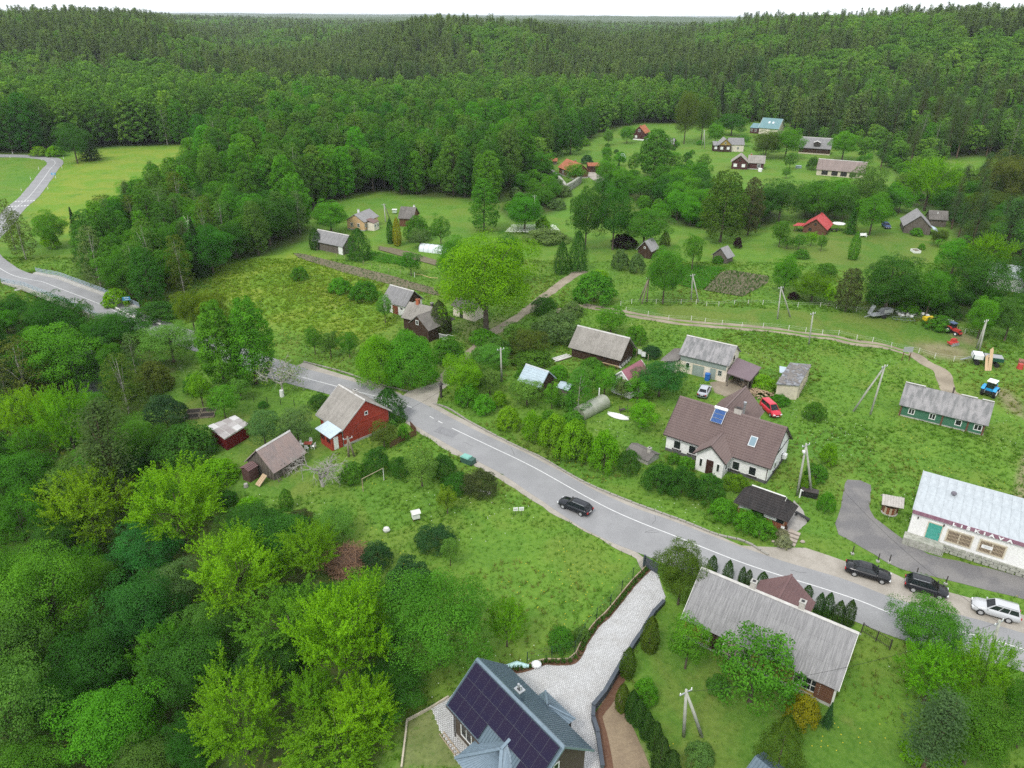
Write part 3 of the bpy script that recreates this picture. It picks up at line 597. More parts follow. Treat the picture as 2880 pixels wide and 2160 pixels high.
def np_mesh(name, V, F, mats, attrs=None, smooth=False, mi=None, nrm=None):
    """fast mesh from arrays; F is (n,3) or (n,4)"""
    V = np.ascontiguousarray(V, np.float32); F = np.ascontiguousarray(F, np.int32); k = F.shape[1]
    me = bpy.data.meshes.new(name); me.vertices.add(len(V)); me.loops.add(F.size); me.polygons.add(len(F))
    me.vertices.foreach_set('co', V.ravel()); me.loops.foreach_set('vertex_index', F.ravel())
    me.polygons.foreach_set('loop_start', np.arange(0, F.size, k, dtype=np.int32))
    for m in (mats if isinstance(mats, (list, tuple)) else [mats]): me.materials.append(m)
    if mi is not None: me.polygons.foreach_set('material_index', np.ascontiguousarray(mi, np.int32))
    if smooth: me.polygons.foreach_set('use_smooth', np.ones(len(F), bool))
    for n, (dom, arr) in (attrs or {}).items():
        a = me.attributes.new(n, 'FLOAT', dom); a.data.foreach_set('value', np.ascontiguousarray(arr, np.float32))
    me.update(calc_edges=True)
    if nrm is not None:
        me.polygons.foreach_set('use_smooth', np.ones(len(F), bool)); me.normals_split_custom_set_from_vertices(np.ascontiguousarray(nrm, np.float32))
    return me
def in_poly(x, y, poly):
    x = np.asarray(x, float); y = np.asarray(y, float); r = np.zeros(x.shape, bool); n = len(poly)
    for i in range(n):
        x0, y0 = poly[i]; x1, y1 = poly[(i+1) % n]
        if y0 == y1: continue
        c = ((y0 > y) != (y1 > y)) & (x < (x1-x0)*(y-y0)/(y1-y0)+x0); r ^= c
    return r
def poly_dist(x, y, poly, closed=True):
    d = np.full(np.shape(x), 1e9); n = len(poly)
    for i in range(n if closed else n-1):
        x0, y0 = poly[i]; x1, y1 = poly[(i+1) % n]; dx, dy = x1-x0, y1-y0; L = dx*dx+dy*dy or 1e-9
        t = np.clip(((x-x0)*dx+(y-y0)*dy)/L, 0, 1); d = np.minimum(d, np.hypot(x-x0-t*dx, y-y0-t*dy))
    return d
def spline(pts, step=1.0):
    """Catmull-Rom through the points, resampled evenly"""
    P = np.array(pts, float); P = np.vstack([2*P[0]-P[1], P, 2*P[-1]-P[-2]]); out = []
    for i in range(1, len(P)-2):
        p0, p1, p2, p3 = P[i-1:i+3]; n = max(2, int(np.linalg.norm(p2-p1)/step*2))
        t = np.linspace(0, 1, n, endpoint=False)[:, None]
        out.append(.5*(2*p1+(p2-p0)*t+(2*p0-5*p1+4*p2-p3)*t*t+(3*p1-p0-3*p2+p3)*t**3))
    out = np.vstack(out+[P[-2][None]]); s = np.r_[0, np.cumsum(np.linalg.norm(np.diff(out, axis=0), axis=1))]
    k = np.linspace(0, s[-1], max(2, int(s[-1]/step)+1))
    return np.c_[np.interp(k, s, out[:, 0]), np.interp(k, s, out[:, 1])]
def side(path, off):
    d = np.gradient(path, axis=0); d /= np.linalg.norm(d, axis=1)[:, None]
    return path+np.c_[-d[:, 1], d[:, 0]]*np.asarray(off).reshape(-1, 1)
def H(x, y): return float(height(x, y))

# ---------------------------------------------------------------- materials
class NT:
    def __init__(s, name):
        s.m = bpy.data.materials.new(name); s.m.use_nodes = True; s.t = s.m.node_tree; s.t.nodes.clear()
        s.out = s.n('ShaderNodeOutputMaterial'); s.cd = s.n('ShaderNodeTexCoord')
    def n(s, k, **kw):
        x = s.t.nodes.new(k)
        for a, b in kw.items(): setattr(x, a, b)
        return x
    def set(s, sock, v):
        if hasattr(v, 'is_linked') or hasattr(v, 'links'): s.t.links.new(v, sock)
        else: sock.default_value = (*v, 1) if isinstance(v, tuple) and len(v) == 3 and sock.type == 'RGBA' else v
    def vec(s, scale=(1, 1, 1), coord='Object'):
        mp = s.n('ShaderNodeMapping'); mp.inputs['Scale'].default_value = scale
        if coord == 'World': src = s.n('ShaderNodeNewGeometry').outputs['Position']
        else: src = s.cd.outputs[coord]
        s.t.links.new(src, mp.inputs['Vector']); return mp.outputs[0]
    def noise(s, scale, detail=4, rough=.55, vec=None, dist=0):
        x = s.n('ShaderNodeTexNoise'); x.inputs['Scale'].default_value = scale; x.inputs['Detail'].default_value = detail
        x.inputs['Roughness'].default_value = rough; x.inputs['Distortion'].default_value = dist
        s.t.links.new(vec if vec is not None else s.vec(), x.inputs['Vector']); return x.outputs['Fac']
    def ramp(s, fac, a=.35, b=.65):
        x = s.n('ShaderNodeMapRange'); x.interpolation_type = 'SMOOTHSTEP'
        s.set(x.inputs['Value'], fac); x.inputs['From Min'].default_value = a; x.inputs['From Max'].default_value = b; return x.outputs[0]
    def mix(s, fac, a, b, mode='MIX'):
        x = s.n('ShaderNodeMix'); x.data_type = 'RGBA'; x.blend_type = mode
        s.set(x.inputs[0], fac); s.set(x.inputs[6], a); s.set(x.inputs[7], b); return x.outputs[2]
    def math(s, op, a, b=0.0):
        x = s.n('ShaderNodeMath'); x.operation = op; s.set(x.inputs[0], a); s.set(x.inputs[1], b); return x.outputs[0]
    def attr(s, name):
        x = s.n('ShaderNodeAttribute'); x.attribute_name = name; return x.outputs['Fac']
    def bump(s, h, strength=.4, dist=.02):
        x = s.n('ShaderNodeBump'); x.inputs['Strength'].default_value = strength; x.inputs['Distance'].default_value = dist
        s.t.links.new(h, x.inputs['Height']); return x.outputs[0]
    def pbr(s, col, rough=.8, spec=.3, metal=0.0, normal=None):
        b = s.n('ShaderNodeBsdfPrincipled'); s.set(b.inputs['Base Color'], col); s.set(b.inputs['Roughness'], rough)
        b.inputs['Specular IOR Level'].default_value = spec; b.inputs['Metallic'].default_value = metal
        if normal is not None: s.t.links.new(normal, b.inputs['Normal'])
        s.t.links.new(b.outputs[0], s.out.inputs['Surface']); return s.m
def M(name, c1, c2=None, scale=2.0, rough=.8, spec=.3, metal=0.0, bump=.15, stretch=(1, 1, 1), fine=None, a=.35, b=.65):
    """two-tone weathered material with fine grain"""
    k = NT(name); c2 = c2 or tuple(min(1, v*.8) for v in c1)
    v = k.vec(stretch); f = k.ramp(k.noise(scale, 5, .6, v), a, b); col = k.mix(f, c1, c2)
    g = k.noise(fine or scale*9, 4, .65, v)
    col = k.mix(.28, col, k.mix(k.ramp(g, .3, .7), tuple(x*.55 for x in c1), tuple(min(1, x*1.35) for x in c1)))
    return k.pbr(col, rough, spec, metal, k.bump(g, bump, .02))
MAT = {}
def leaf_mat(name, base=None):
    """leaves: colour of the plant (object colour), varied leaf by leaf"""
    k = NT(name); v = k.attr('v')
    if base is None: c = k.n('ShaderNodeObjectInfo').outputs['Color']
    else:
        r = k.n('ShaderNodeObjectInfo').outputs['Random']
        cr = k.n('ShaderNodeValToRGB'); el = cr.color_ramp.elements
        while len(el) < len(base): el.new(.5)
        for i, cc in enumerate(base): el[i].position = i/max(1, len(base)-1); el[i].color = (*cc, 1)
        k.t.links.new(r, cr.inputs[0]); c = cr.outputs[0]
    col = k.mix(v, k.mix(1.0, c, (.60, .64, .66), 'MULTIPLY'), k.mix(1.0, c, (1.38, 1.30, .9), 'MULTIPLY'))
    d = k.n('ShaderNodeBsdfDiffuse'); t = k.n('ShaderNodeBsdfTranslucent'); ms = k.n('ShaderNodeMixShader'); ms.inputs[0].default_value = .40
    k.set(d.inputs['Color'], col); k.set(t.inputs['Color'], k.mix(1.0, col, (1.15, 1.2, .6), 'MULTIPLY'))
    k.t.links.new(d.outputs[0], ms.inputs[1]); k.t.links.new(t.outputs[0], ms.inputs[2]); k.t.links.new(ms.outputs[0], k.out.inputs['Surface'])
    return k.m
LEAF = leaf_mat('leaves')
BARK = M('bark', (.09, .07, .05), (.14, .12, .10), 3, .95, .1, 0, .5, (1, 1, .3))
BARK_PINE = M('pine_bark', (.13, .085, .06), (.08, .062, .05), 2, .95, .1, 0, .5, (1, 1, .3))
BARK_WHITE = M('pale_bark', (.42, .40, .35), (.16, .15, .13), 2.5, .9, .1, 0, .4, (1, 1, 2))
DEADWOOD = M('dead_wood', (.30, .28, .25), (.20, .18, .16), 3, .95, .1)
LIMEWASH = M('limewash', (.75, .75, .72), (.6, .6, .56), 4)
ASPHALT = M('asphalt', (.275, .275, .276), (.228, .228, .23), .25, .92, .2, 0, .2, fine=14)
ASPHALT_OLD = M('old_asphalt', (.155, .15, .15), (.215, .205, .195), .35, .95, .15, 0, .3, fine=6, a=.42, b=.62)
GRAVEL = M('pale_gravel', (.36, .33, .285), (.28, .255, .215), .5, .97, .1, 0, .4, fine=9)
SAND = M('sand_soil', (.31, .265, .20), (.20, .17, .125), .35, .98, .1, 0, .5, fine=5)
SOIL = M('tilled_soil', (.14, .122, .08), (.175, .155, .10), .8, .98, .1, 0, .6, fine=7)
CONC = M('concrete', (.42, .41, .38), (.33, .32, .29), 1.2, .9, .2)
KERBST = M('kerb_concrete', (.30, .285, .25), (.20, .19, .16), 1.1, .95, .1)
PAVER = M('drive_paver', (.56, .56, .55), (.46, .46, .45), .8, .85, .25, fine=4)
WHITEPAINT = M('road_paint', (.66, .66, .65), (.50, .50, .49), 2.5, .8, a=.3, b=.6)
SLATE_GREY = M('asbestos_sheet', (.30, .295, .295), (.185, .182, .185), .9, .95, .12, 0, .35, (10, .6, .6), fine=3.0)
SLATE_LICHEN = M('lichen_sheet', (.33, .32, .32), (.17, .175, .175), 1.0, .95, .1, 0, .4, (1.6, .5, .5), fine=8, a=.4, b=.62)
SLATE_WARM = M('warm_grey_sheet', (.33, .31, .28), (.245, .23, .205), .8, .95, .1, 0, .3, (1.5, .4, .4), fine=6)
SLATE_RUST = M('rusty_grey_sheet', (.29, .225, .205), (.235, .205, .20), .8, .95, .1, 0, .35, (1.5, .5, .5), fine=5)
SLATE_PINK = M('pinkish_sheet', (.29, .235, .215), (.23, .19, .175), .6, .95, .1, 0, .3, (1.8, .3, .3), fine=6)
SLATE_DARK = M('dark_old_sheet', (.20, .185, .17), (.14, .13, .12), .8, .95, .1, 0, .3, (1.5, .4, .4), fine=6)
RIDGE = M('ridge_tin', (.50, .49, .47), (.38, .36, .33), 1.5, .7, .3)
TILE_BROWN = M('brown_tile', (.135, .095, .088), (.165, .12, .108), .5, .62, .35, 0, .15, (2.2, .25, .25), fine=5, a=.3, b=.7)
TILE_MAROON = M('maroon_tile', (.115, .060, .058), (.14, .075, .07), .6, .55, .4, 0, .1)
METAL_BLUE = M('slate_blue_metal', (.085, .125, .155), (.10, .145, .175), .5, .42, .5, .2, .05)
METAL_BLUE_LT = M('blue_metal_trim', (.15, .205, .25), (.17, .225, .27), .5, .40, .5, .2, .05)
METAL_PALE = M('pale_blue_tin', (.42, .455, .47), (.375, .415, .435), .35, .45, .4, .1, .08, (1, .4, .4), fine=2)
METAL_CABIN = M('weathered_tin', (.44, .53, .58), (.38, .46, .50), .8, .5, .4, .1, .1)
METAL_TEAL = M('teal_metal', (.15, .27, .285), (.13, .24, .26), .5, .5, .4)
METAL_RED = M('red_metal_roof', (.46, .075, .075), (.42, .065, .065), .5, .5, .4, 0, .1)
ROOF_ORANGE = M('orange_tile', (.40, .16, .085), (.32, .12, .07), .7, .8, .2)
ROOF_BLACK = M('black_shingle', (.030, .028, .028), (.048, .042, .040), .9, .85, .2, 0, .4, (3, .6, .6), fine=5)
ROOF_CARPORT = M('carport_tin', (.155, .115, .125), (.14, .10, .112), .5, .6, .3)
ROOF_FELT = M('patched_felt', (.25, .255, .265), (.12, .12, .125), 1.1, .95, .1, 0, .6, fine=3.5, a=.42, b=.56)
ROOF_PINK = M('plum_tin', (.30, .12, .15), (.26, .105, .13), .6, .55, .3)
WALL_WHITE = M('white_plaster', (.80, .79, .77), (.72, .71, .69), .5, .9, .15, fine=4)
WALL_CREAM = M('cream_plaster', (.72, .65, .55), (.62, .56, .47), .5, .92, .15, fine=3)
WALL_PALE = M('stained_plaster', (.58, .52, .40), (.46, .42, .34), .6, .95, .1, fine=3)
WALL_YELLOW = M('apricot_boards', (.66, .44, .25), (.60, .40, .22), .6, .85, .15, stretch=(.4, .4, 4))
WALL_MUSTARD = M('mustard_boards', (.36, .25, .07), (.28, .19, .06), .8, .85, .15, stretch=(.4, .4, 5))
WALL_RED = M('red_painted_boards', (.35, .055, .034), (.29, .042, .028), .8, .8, .2, stretch=(.5, .5, 4))
WALL_REDDARK = M('dark_red_boards', (.17, .018, .018), (.13, .015, .015), .8, .75, .25, stretch=(4, 4, .4))
WALL_GREEN = M('green_painted_boards', (.045, .145, .088), (.07, .165, .105), .9, .85, .2, stretch=(.5, .5, 5))
WALL_TIMBER = M('black_brown_timber', (.045, .028, .020), (.085, .055, .038), 1.0, .95, .1, stretch=(5, 5, .5), bump=.5)
WALL_GREYWOOD = M('grey_weathered_timber', (.16, .14, .12), (.09, .075, .06), 1.0, .95, .1, stretch=(5, 5, .5), bump=.5)
WALL_LOG = M('brown_log', (.15, .075, .045), (.11, .055, .035), .8, .85, .2, stretch=(.5, .5, 5), bump=.4)
WALL_PLUM = M('dark_brown_red_boards', (.085, .034, .032), (.065, .03, .028), .8, .85, .2, stretch=(.5, .5, 5))
WALL_KIOSK = M('red_brown_log', (.22, .075, .035), (.17, .058, .03), .8, .75, .25, stretch=(.5, .5, 5))
WALL_DARKCLAD = M('dark_brown_cladding', (.075, .060, .048), (.095, .075, .06), .8, .85, .2, stretch=(.5, .5, 6))
STONEWALL = M('stone_plinth', (.40, .40, .35), (.22, .23, .18), 2.2, .95, .1, 0, .7, fine=6)
BRICK = M('red_brick', (.42, .14, .07), (.34, .11, .06), 3, .9, .15)
BRICK_WHITE = M('white_brick', (.50, .47, .43), (.38, .35, .32), 3, .9, .15)
BRICK_DARK = M('sooty_brick', (.10, .08, .07), (.06, .05, .05), 3, .9, .15)
FRAME = M('white_frame', (.80, .80, .78), (.72, .72, .70), 2, .6, .3, bump=.02)
FRAME_OLD = M('old_white_frame', (.66, .66, .62), (.50, .50, .46), 3, .8, .2)
DARKTRIM = M('dark_trim', (.055, .045, .042), (.045, .038, .036), 2, .6, .3)
WOODTRIM = M('bare_board', (.42, .34, .24), (.34, .27, .19), 2, .85, .2)
TEALDOOR = M('teal_door_paint', (.05, .30, .24), (.10, .36, .30), 4, .75, .2)
GREYGREEN = M('grey_green_boards', (.27, .32, .29), (.22, .27, .245), 1.5, .85, .2, stretch=(4, 4, .5))
FASCIA = M('mauve_fascia', (.21, .10, .145), (.30, .17, .21), 1.5, .8, .2, stretch=(5, 5, .4))
POLEC = M('pole_concrete', (.40, .40, .35), (.30, .31, .26), 1.5, .9, .15)
POLEW = M('pole_wood', (.26, .22, .17), (.19, .16, .12), 1.5, .95, .1, stretch=(3, 3, .3))
STEEL = M('galvanised_steel', (.42, .44, .45), (.34, .36, .37), 2, .45, .5, .6, .03)
WIREM = M('cable_black', (.02, .02, .02), None, 2, .6)
FENCEGREEN = M('fence_green', (.018, .05, .035), None, 2, .6)
ANTHRACITE = M('anthracite_wall', (.075, .088, .105), (.06, .072, .088), 1.2, .7, .3)
WHITEFENCE = M('white_fence_post', (.72, .71, .66), None, 3, .8)
TARP = M('white_tarp', (.74, .75, .76), (.64, .65, .66), 2, .6)
POLYGREY = M('silver_shell', (.36, .37, .30), (.26, .29, .20), .8, .45, .4, .3, .1)
LOGCUT = M('cut_log', (.40, .30, .20), (.28, .20, .13), 3, .9)
LOGBARK = M('log_bark', (.30, .24, .19), (.22, .17, .13), 3, .95)
PLANK = M('fresh_plank', (.55, .40, .24), (.48, .34, .2), 2, .85, stretch=(1, 1, .3))
MULCH = M('bark_mulch', (.11, .055, .035), (.15, .085, .05), 5, .95)
def plain(name, c, rough=.5, spec=.4, metal=0.0):
    k = NT(name); return k.pbr(c, rough, spec, metal)
def shiny(name, c, rough=.25, coat=.6):
    k = NT(name); m = k.pbr(c, rough, .5); b = [n for n in k.t.nodes if n.type == 'BSDF_PRINCIPLED'][0]
    b.inputs['Coat Weight'].default_value = coat*.35; b.inputs['Specular IOR Level'].default_value = .3; b.inputs['Coat Roughness'].default_value = .06; return m
GLASS = plain('window_glass', (.018, .022, .024), .12, .5)
CARGLASS = plain('car_glass', (.015, .02, .023), .06, .6)
GLASS_SKY = plain('skylight_glass', (.16, .24, .28), .08, .6)
BLACK = plain('black_plastic', (.02, .02, .02), .6)
TYRE = plain('tyre_rubber', (.022, .022, .022), .85, .2)
ALLOY = plain('alloy_rim', (.50, .51, .52), .35, .5, .5)
LAMP_R = plain('red_lens', (.32, .012, .012), .25)
LAMP_W = plain('clear_lens', (.72, .74, .75), .15)
WHITE = plain('white_paint', (.78, .78, .77), .5)
YELLOW = plain('yellow_paint', (.70, .50, .02), .45)
ORANGE = plain('orange_paint', (.60, .18, .03), .5)
REDP = plain('red_paint', (.42, .045, .035), .5)
BLUEP = plain('blue_paint', (.02, .12, .42), .45)
BLUEBRIGHT = plain('sky_blue_paint', (.02, .30, .62), .45)
GREENP = plain('green_paint', (.03, .25, .07), .5)
TEALP = plain('teal_plastic', (.03, .30, .29), .5)
DKGREEN = plain('dark_green_paint', (.012, .07, .04), .5)
MINT = plain('mint_plastic', (.18, .40, .34), .5)
TUBEBLUE = plain('collector_tube', (.05, .14, .38), .2, .6)
SIGNBLUE = plain('sign_blue', (.06, .30, .55), .5)
LETTERS = plain('sign_letters', (.80, .80, .80), .6)
GREYPLATE = plain('grey_board', (.30, .31, .31), .7)
GREYTEXT = plain('grey_print', (.33, .34, .36), .8)
FROST = plain('plastic_film', (.62, .67, .68), .3)
# ---------------------------------------------------------------- ground sheet
DRAPED = []
def graded(lim_lo, lim_hi, fine_lo, fine_hi, step, grow):
    a = list(np.arange(fine_lo, fine_hi, step)); s = step; x = fine_lo
    lo = []
    while x > lim_lo: s *= grow; x -= s; lo.append(x)
    s = step; x = a[-1]; hi = []
    while x < lim_hi: s *= grow; x += s; hi.append(x)
    return np.array(lo[::-1]+a+hi)
gx = graded(-9000, 9000, -70, 75, .8, 1.045); gy = graded(-300, 14000, 28, 150, .8, 1.035)
GX, GY = np.meshgrid(gx, gy); GZ = height(GX, GY)
rr = np.hypot(GX, GY)
canopy = 15*smooth((rr-2450)/350)+3.0*np.sin(GX*.031+GY*.017)*np.sin(GY*.023-GX*.012)*smooth((rr-2450)/350)
GZ = GZ+canopy
nxg, nyg = len(gx), len(gy)
idx = np.arange(nxg*nyg).reshape(nyg, nxg)
GF = np.stack([idx[:-1, :-1], idx[:-1, 1:], idx[1:, 1:], idx[1:, :-1]], -1).reshape(-1, 4)
def soft(name, wid, edge=0.0):
    p = AREAS[name]; d = poly_dist(GX, GY, p); s = np.where(in_poly(GX, GY, p), 1, -1)*d
    return smooth((s+wid/2+edge)/wid)
lawn = np.zeros_like(GX); dry = np.zeros_like(GX); soil = np.zeros_like(GX); wood = np.zeros_like(GX)
for n in ('garden_lawn', 'hill_lawn', 'paddock'): lawn = np.maximum(lawn, soft(n, 3))
lawn = np.maximum(lawn, smooth((GX-12)/2)*smooth((52-GY+(GX-20)*-.7)/3))      # garden of the grey house
for n, w in (('meadow_far', 6), ('mead_mid', 8)): dry = np.maximum(dry, soft(n, w))
dry = np.maximum(dry, .45*soft('hill_lawn', 6)); dry = np.maximum(dry, .35*soft('garden_lawn', 5))
for n, w in (('dirt_patch', 5), ('dirt_patch2', 4), ('dirt_patch3', 2), ('right_path', 1.2), ('sandstrip', .6), ('oak_shade_soil', 5), ('yard', 1.0)):
    soil = np.maximum(soil, soft(n, w)*(.55 if n == 'oak_shade_soil' else .95))
soil = np.maximum(soil, .55*soft('plot', .5))
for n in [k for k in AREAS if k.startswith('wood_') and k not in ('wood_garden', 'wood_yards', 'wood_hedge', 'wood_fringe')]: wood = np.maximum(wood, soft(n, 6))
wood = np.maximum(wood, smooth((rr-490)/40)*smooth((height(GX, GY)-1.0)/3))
farw = smooth((rr-2300)/300)
k = NT('ground_grass'); W = k.vec(coord='World')
n1 = k.noise(.035, 4, .6, W); n2 = k.noise(.22, 5, .65, W); n3 = k.noise(1.7, 4, .7, W); n4 = k.noise(.09, 5, .6, W, .6)
g = k.mix(k.ramp(n2, .35, .66), (.080, .190, .022), (.122, .240, .028))
g = k.mix(k.math('MULTIPLY', k.ramp(n4, .46, .62), .7), g, (.145, .21, .034))
g = k.mix(k.math('MULTIPLY', k.ramp(n1, .5, .72), .6), g, (.06, .195, .022))
g = k.mix(k.math('MULTIPLY', k.ramp(n2, .60, .74), .4), g, (.052, .138, .018))
dr = k.mix(k.ramp(n4, .38, .62), (.145, .270, .024), (.225, .285, .036)); dr = k.mix(k.ramp(n2, .55, .75), dr, (.095, .225, .025))
g = k.mix(k.math('MULTIPLY', k.attr('dry'), k.ramp(n2, .22, .5)), g, dr)
lw = k.mix(k.ramp(n4, .4, .62), (.072, .165, .020), (.135, .185, .036)); lw = k.mix(k.math('MULTIPLY', k.ramp(n2, .58, .72), .5), lw, (.19, .19, .06))
g = k.mix(k.attr('lawn'), g, lw)
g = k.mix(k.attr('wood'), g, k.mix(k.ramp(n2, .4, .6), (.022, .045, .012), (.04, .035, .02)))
so = k.mix(k.ramp(n2, .35, .65), (.20, .15, .095), (.30, .24, .165))
g = k.mix(k.math('MULTIPLY', k.attr('soil'), k.ramp(k.math('ADD', n3, k.math('MULTIPLY', k.attr('soil'), .35)), .42, .66)), g, so)
fr = k.mix(k.ramp(k.noise(.012, 5, .7, W), .4, .6), (.020, .042, .020), (.034, .062, .022))
g = k.mix(k.attr('far'), g, fr)
g = k.mix(.30, g, k.mix(k.ramp(n3, .3, .7), (.028, .07, .01), (.17, .25, .05)), 'MIX')
GROUND = k.pbr(g, .95, .08, 0, k.bump(k.math('ADD', n3, n2), .5, .12))
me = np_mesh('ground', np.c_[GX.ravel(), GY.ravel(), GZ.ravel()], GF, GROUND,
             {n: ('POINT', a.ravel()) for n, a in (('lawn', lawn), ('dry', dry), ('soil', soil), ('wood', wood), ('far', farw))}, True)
tag(link('ground', me), kind='structure')
# ---------------------------------------------------------------- roads and other sheets
def gz(x, y): return height(x, y)
NOGRASS = []       # (polygon, margin)
def strip(name, path, lo, ro, dz, mat, wob=0.0, cols=4, kind='structure', z=None):
    """a sheet along a path between two offsets, following the ground"""
    n = len(path); L = np.full(n, float(lo)) if not hasattr(lo, '__len__') else np.asarray(lo); Rr = np.full(n, float(ro)) if not hasattr(ro, '__len__') else np.asarray(ro)
    if wob: L = L+wob*np.interp(np.arange(n), np.arange(0, n+3, 3), rng.normal(0, 1, len(np.arange(0, n+3, 3)))); Rr = Rr+wob*np.interp(np.arange(n), np.arange(0, n+3, 3), rng.normal(0, 1, len(np.arange(0, n+3, 3))))
    V = []
    for c in range(cols+1):
        q = side(path, L+(Rr-L)*c/cols); zz = gz(q[:, 0], q[:, 1]) if z is None else np.full(n, z)
        V.append(np.c_[q, zz+dz])
    V = np.stack(V, 1).reshape(-1, 3); i = np.arange(n*(cols+1)).reshape(n, cols+1)
    F = np.stack([i[:-1, :-1], i[1:, :-1], i[1:, 1:], i[:-1, 1:]], -1).reshape(-1, 4)
    a, b = side(path, L), side(path, Rr); NOGRASS.append((list(map(tuple, a))+list(map(tuple, b[::-1])), .0))
    return tag(link(name, np_mesh(name, V, F, mat, smooth=True)), kind=kind)
def sheet(name, poly, dz, mat, step=1.0, wob=.0, kind='structure', z=0.0):
    P = []; n = len(poly)
    for i in range(n):
        a, b = np.array(poly[i]), np.array(poly[(i+1) % n]); m = max(1, int(np.linalg.norm(b-a)/step))
        for t in range(m): P.append(a+(b-a)*t/m+rng.normal(0, wob, 2)*(wob > 0))
    me = bpy.data.meshes.new(name); me.from_pydata([(p[0], p[1], z+dz) for p in P], [], [tuple(range(len(P)))]); me.materials.append(mat)
    if sum(P[i][0]*P[(i+1) % len(P)][1]-P[(i+1) % len(P)][0]*P[i][1] for i in range(len(P))) < 0: me.flip_normals()
    NOGRASS.append(([tuple(p) for p in P], .0)); return tag(link(name, me), kind=kind)
main = spline(LINES['road_main'], 1.0); left = spline(LINES['road_left'], 1.0)
both = np.vstack([left[::-1], main[1:]]); both = spline(both[::4], 1.0)
hw = np.interp(both[:, 0], [-60, -28, -16, -6, 8, 18, 28, 60], [2.9, 2.8, 2.1, 1.9, 1.85, 2.5, 2.7, 2.3])      # far lane and near lane, seen from the drone
hn = np.where(both[:, 1] < 130, np.interp(both[:, 0], [-60, -25, -12, -4, 5, 15, 24, 34, 60], [2.9, 2.8, 3.2, 3.8, 4.4, 5.3, 4.9, 3.4, 3.0]), 2.9)
# flat sheet bridges the stream: keep the road at the smoothed ground level
def roadz(x, y):
    return np.where((y > 112) & (y < 185) & (x < -60), 0.0, height(x, y))
_gz = gz
gz = roadz
road = strip('road', both, hw, -hn, .045, ASPHALT, .06, 6)
s = np.r_[0, np.cumsum(np.linalg.norm(np.diff(both, axis=0), axis=1))]
def cut(a, b): return both[(s >= a) & (s <= b)]
def s_at(px): return s[np.argmin(np.hypot(both[:, 0]-px[0], both[:, 1]-px[1]))]
sA, sB = s_at(LINES['road_main'][7]), s_at(LINES['road_main'][8])
m = MB()
def line_seg(a, b, off=0.0, w=.07):
    q = both[(s >= a) & (s <= b)]
    if len(q) < 2: return
    l, r = side(q, off+w), side(q, off-w)
    for i in range(len(q)-1):
        z = [float(gz(p[0], p[1]))+.053 for p in (l[i], r[i], r[i+1], l[i+1])]
        m.quad((*l[i], z[0]), (*r[i], z[1]), (*r[i+1], z[2]), (*l[i+1], z[3]))
line_seg(0, sA-2); line_seg(sB, s_at(LINES['road_main'][17])-1)
t = sA-2
for t in np.arange(sA-4, sB, 2.4): line_seg(t, t+1.55)
sC = s_at(LINES['road_main'][17])
for t in np.arange(sC-2, sC+8, 4): line_seg(t, t+2.2)
line_seg(sC+9, s[-1])
m.build('road_marking', WHITEPAINT)['kind'] = 'structure'
m = MB()     # stop bars before the bend
for tt in (s_at((-151, 236)), s_at((-154, 228))):
    for o in np.arange(-2.6, 2.7, .85):
        q = both[(s >= tt) & (s <= tt+2.2)]; a = side(q, o); b = side(q, o+.5); a, b = a[:2], b[:2]
        m.quad((*a[0], .056+H(*a[0])), (*b[0], .056+H(*b[0])), (*b[-1], .056+H(*b[-1])), (*a[-1], .056+H(*a[-1])))
m.build('road_bars', WHITEPAINT)['kind'] = 'structure'
gz = _gz
for nm in ('verge_out', 'verge_left'):
    sd = []
    for p in LINES[nm]: i = int(np.argmin(np.hypot(both[:, 0]-p[0], both[:, 1]-p[1]))); sd.append((i, np.hypot(*(both[i]-p))))
    i0, i1 = sd[0][0], sd[-1][0]; kk = np.arange(i0, i1+1); strip('gravel_verge', both[i0:i1+1], np.interp(kk, *zip(*sd)), hw[i0:i1+1]-.25+rng.normal(0, .07, len(kk)), .036, GRAVEL, 0, 5)
sheet('gravel_mouth', AREAS['shoulder'], .031, GRAVEL, 1.0, .06)
sheet('sandy_verge', AREAS['lower_shoulder'], .033, GRAVEL, 1.0, .12)
sheet('forecourt', AREAS['forecourt'], .030, ASPHALT_OLD, 1.2, .08)
# repair patches in the asphalt
m = MB(); P_ = M('asphalt_patch', (.225, .225, .23), (.20, .20, .205), .5, .95)
for px, (lx, ly), rot in ((LINES['road_main'][7], (4.2, 2.0), -.55), (LINES['road_main'][8], (3.4, 1.7), -.55), (LINES['road_main'][6], (5, 2.2), -.5)):
    m.box((px[0]-.3, px[1]-1.5, .049), (lx, ly, .003), rot)
m.build('asphalt_patch', P_)['kind'] = 'structure'
track = spline(LINES['track'], 1.0)
strip('dirt_track', track, 1.35, -1.35, .028, SAND, .18, 4)
strip('track_grass_ridge', track[3:-18], .28, -.28, .034, GROUND, .14, 2)
lane = spline(LINES['lane'], 1.0); strip('dirt_lane', lane, 1.15, -1.15, .026, SAND, .2, 4)
strip('dirt_lane_link', spline(LINES['garden_lane'], 1.0), 1.2, -1.2, .022, SAND, .15, 3)
sheet('hill_lane', AREAS['lane_far'], .05, GRAVEL, 2, .1, z=0)
sheet('farmyard_sand', AREAS['yard'], .025, SAND, 1, .12)
m = MB()
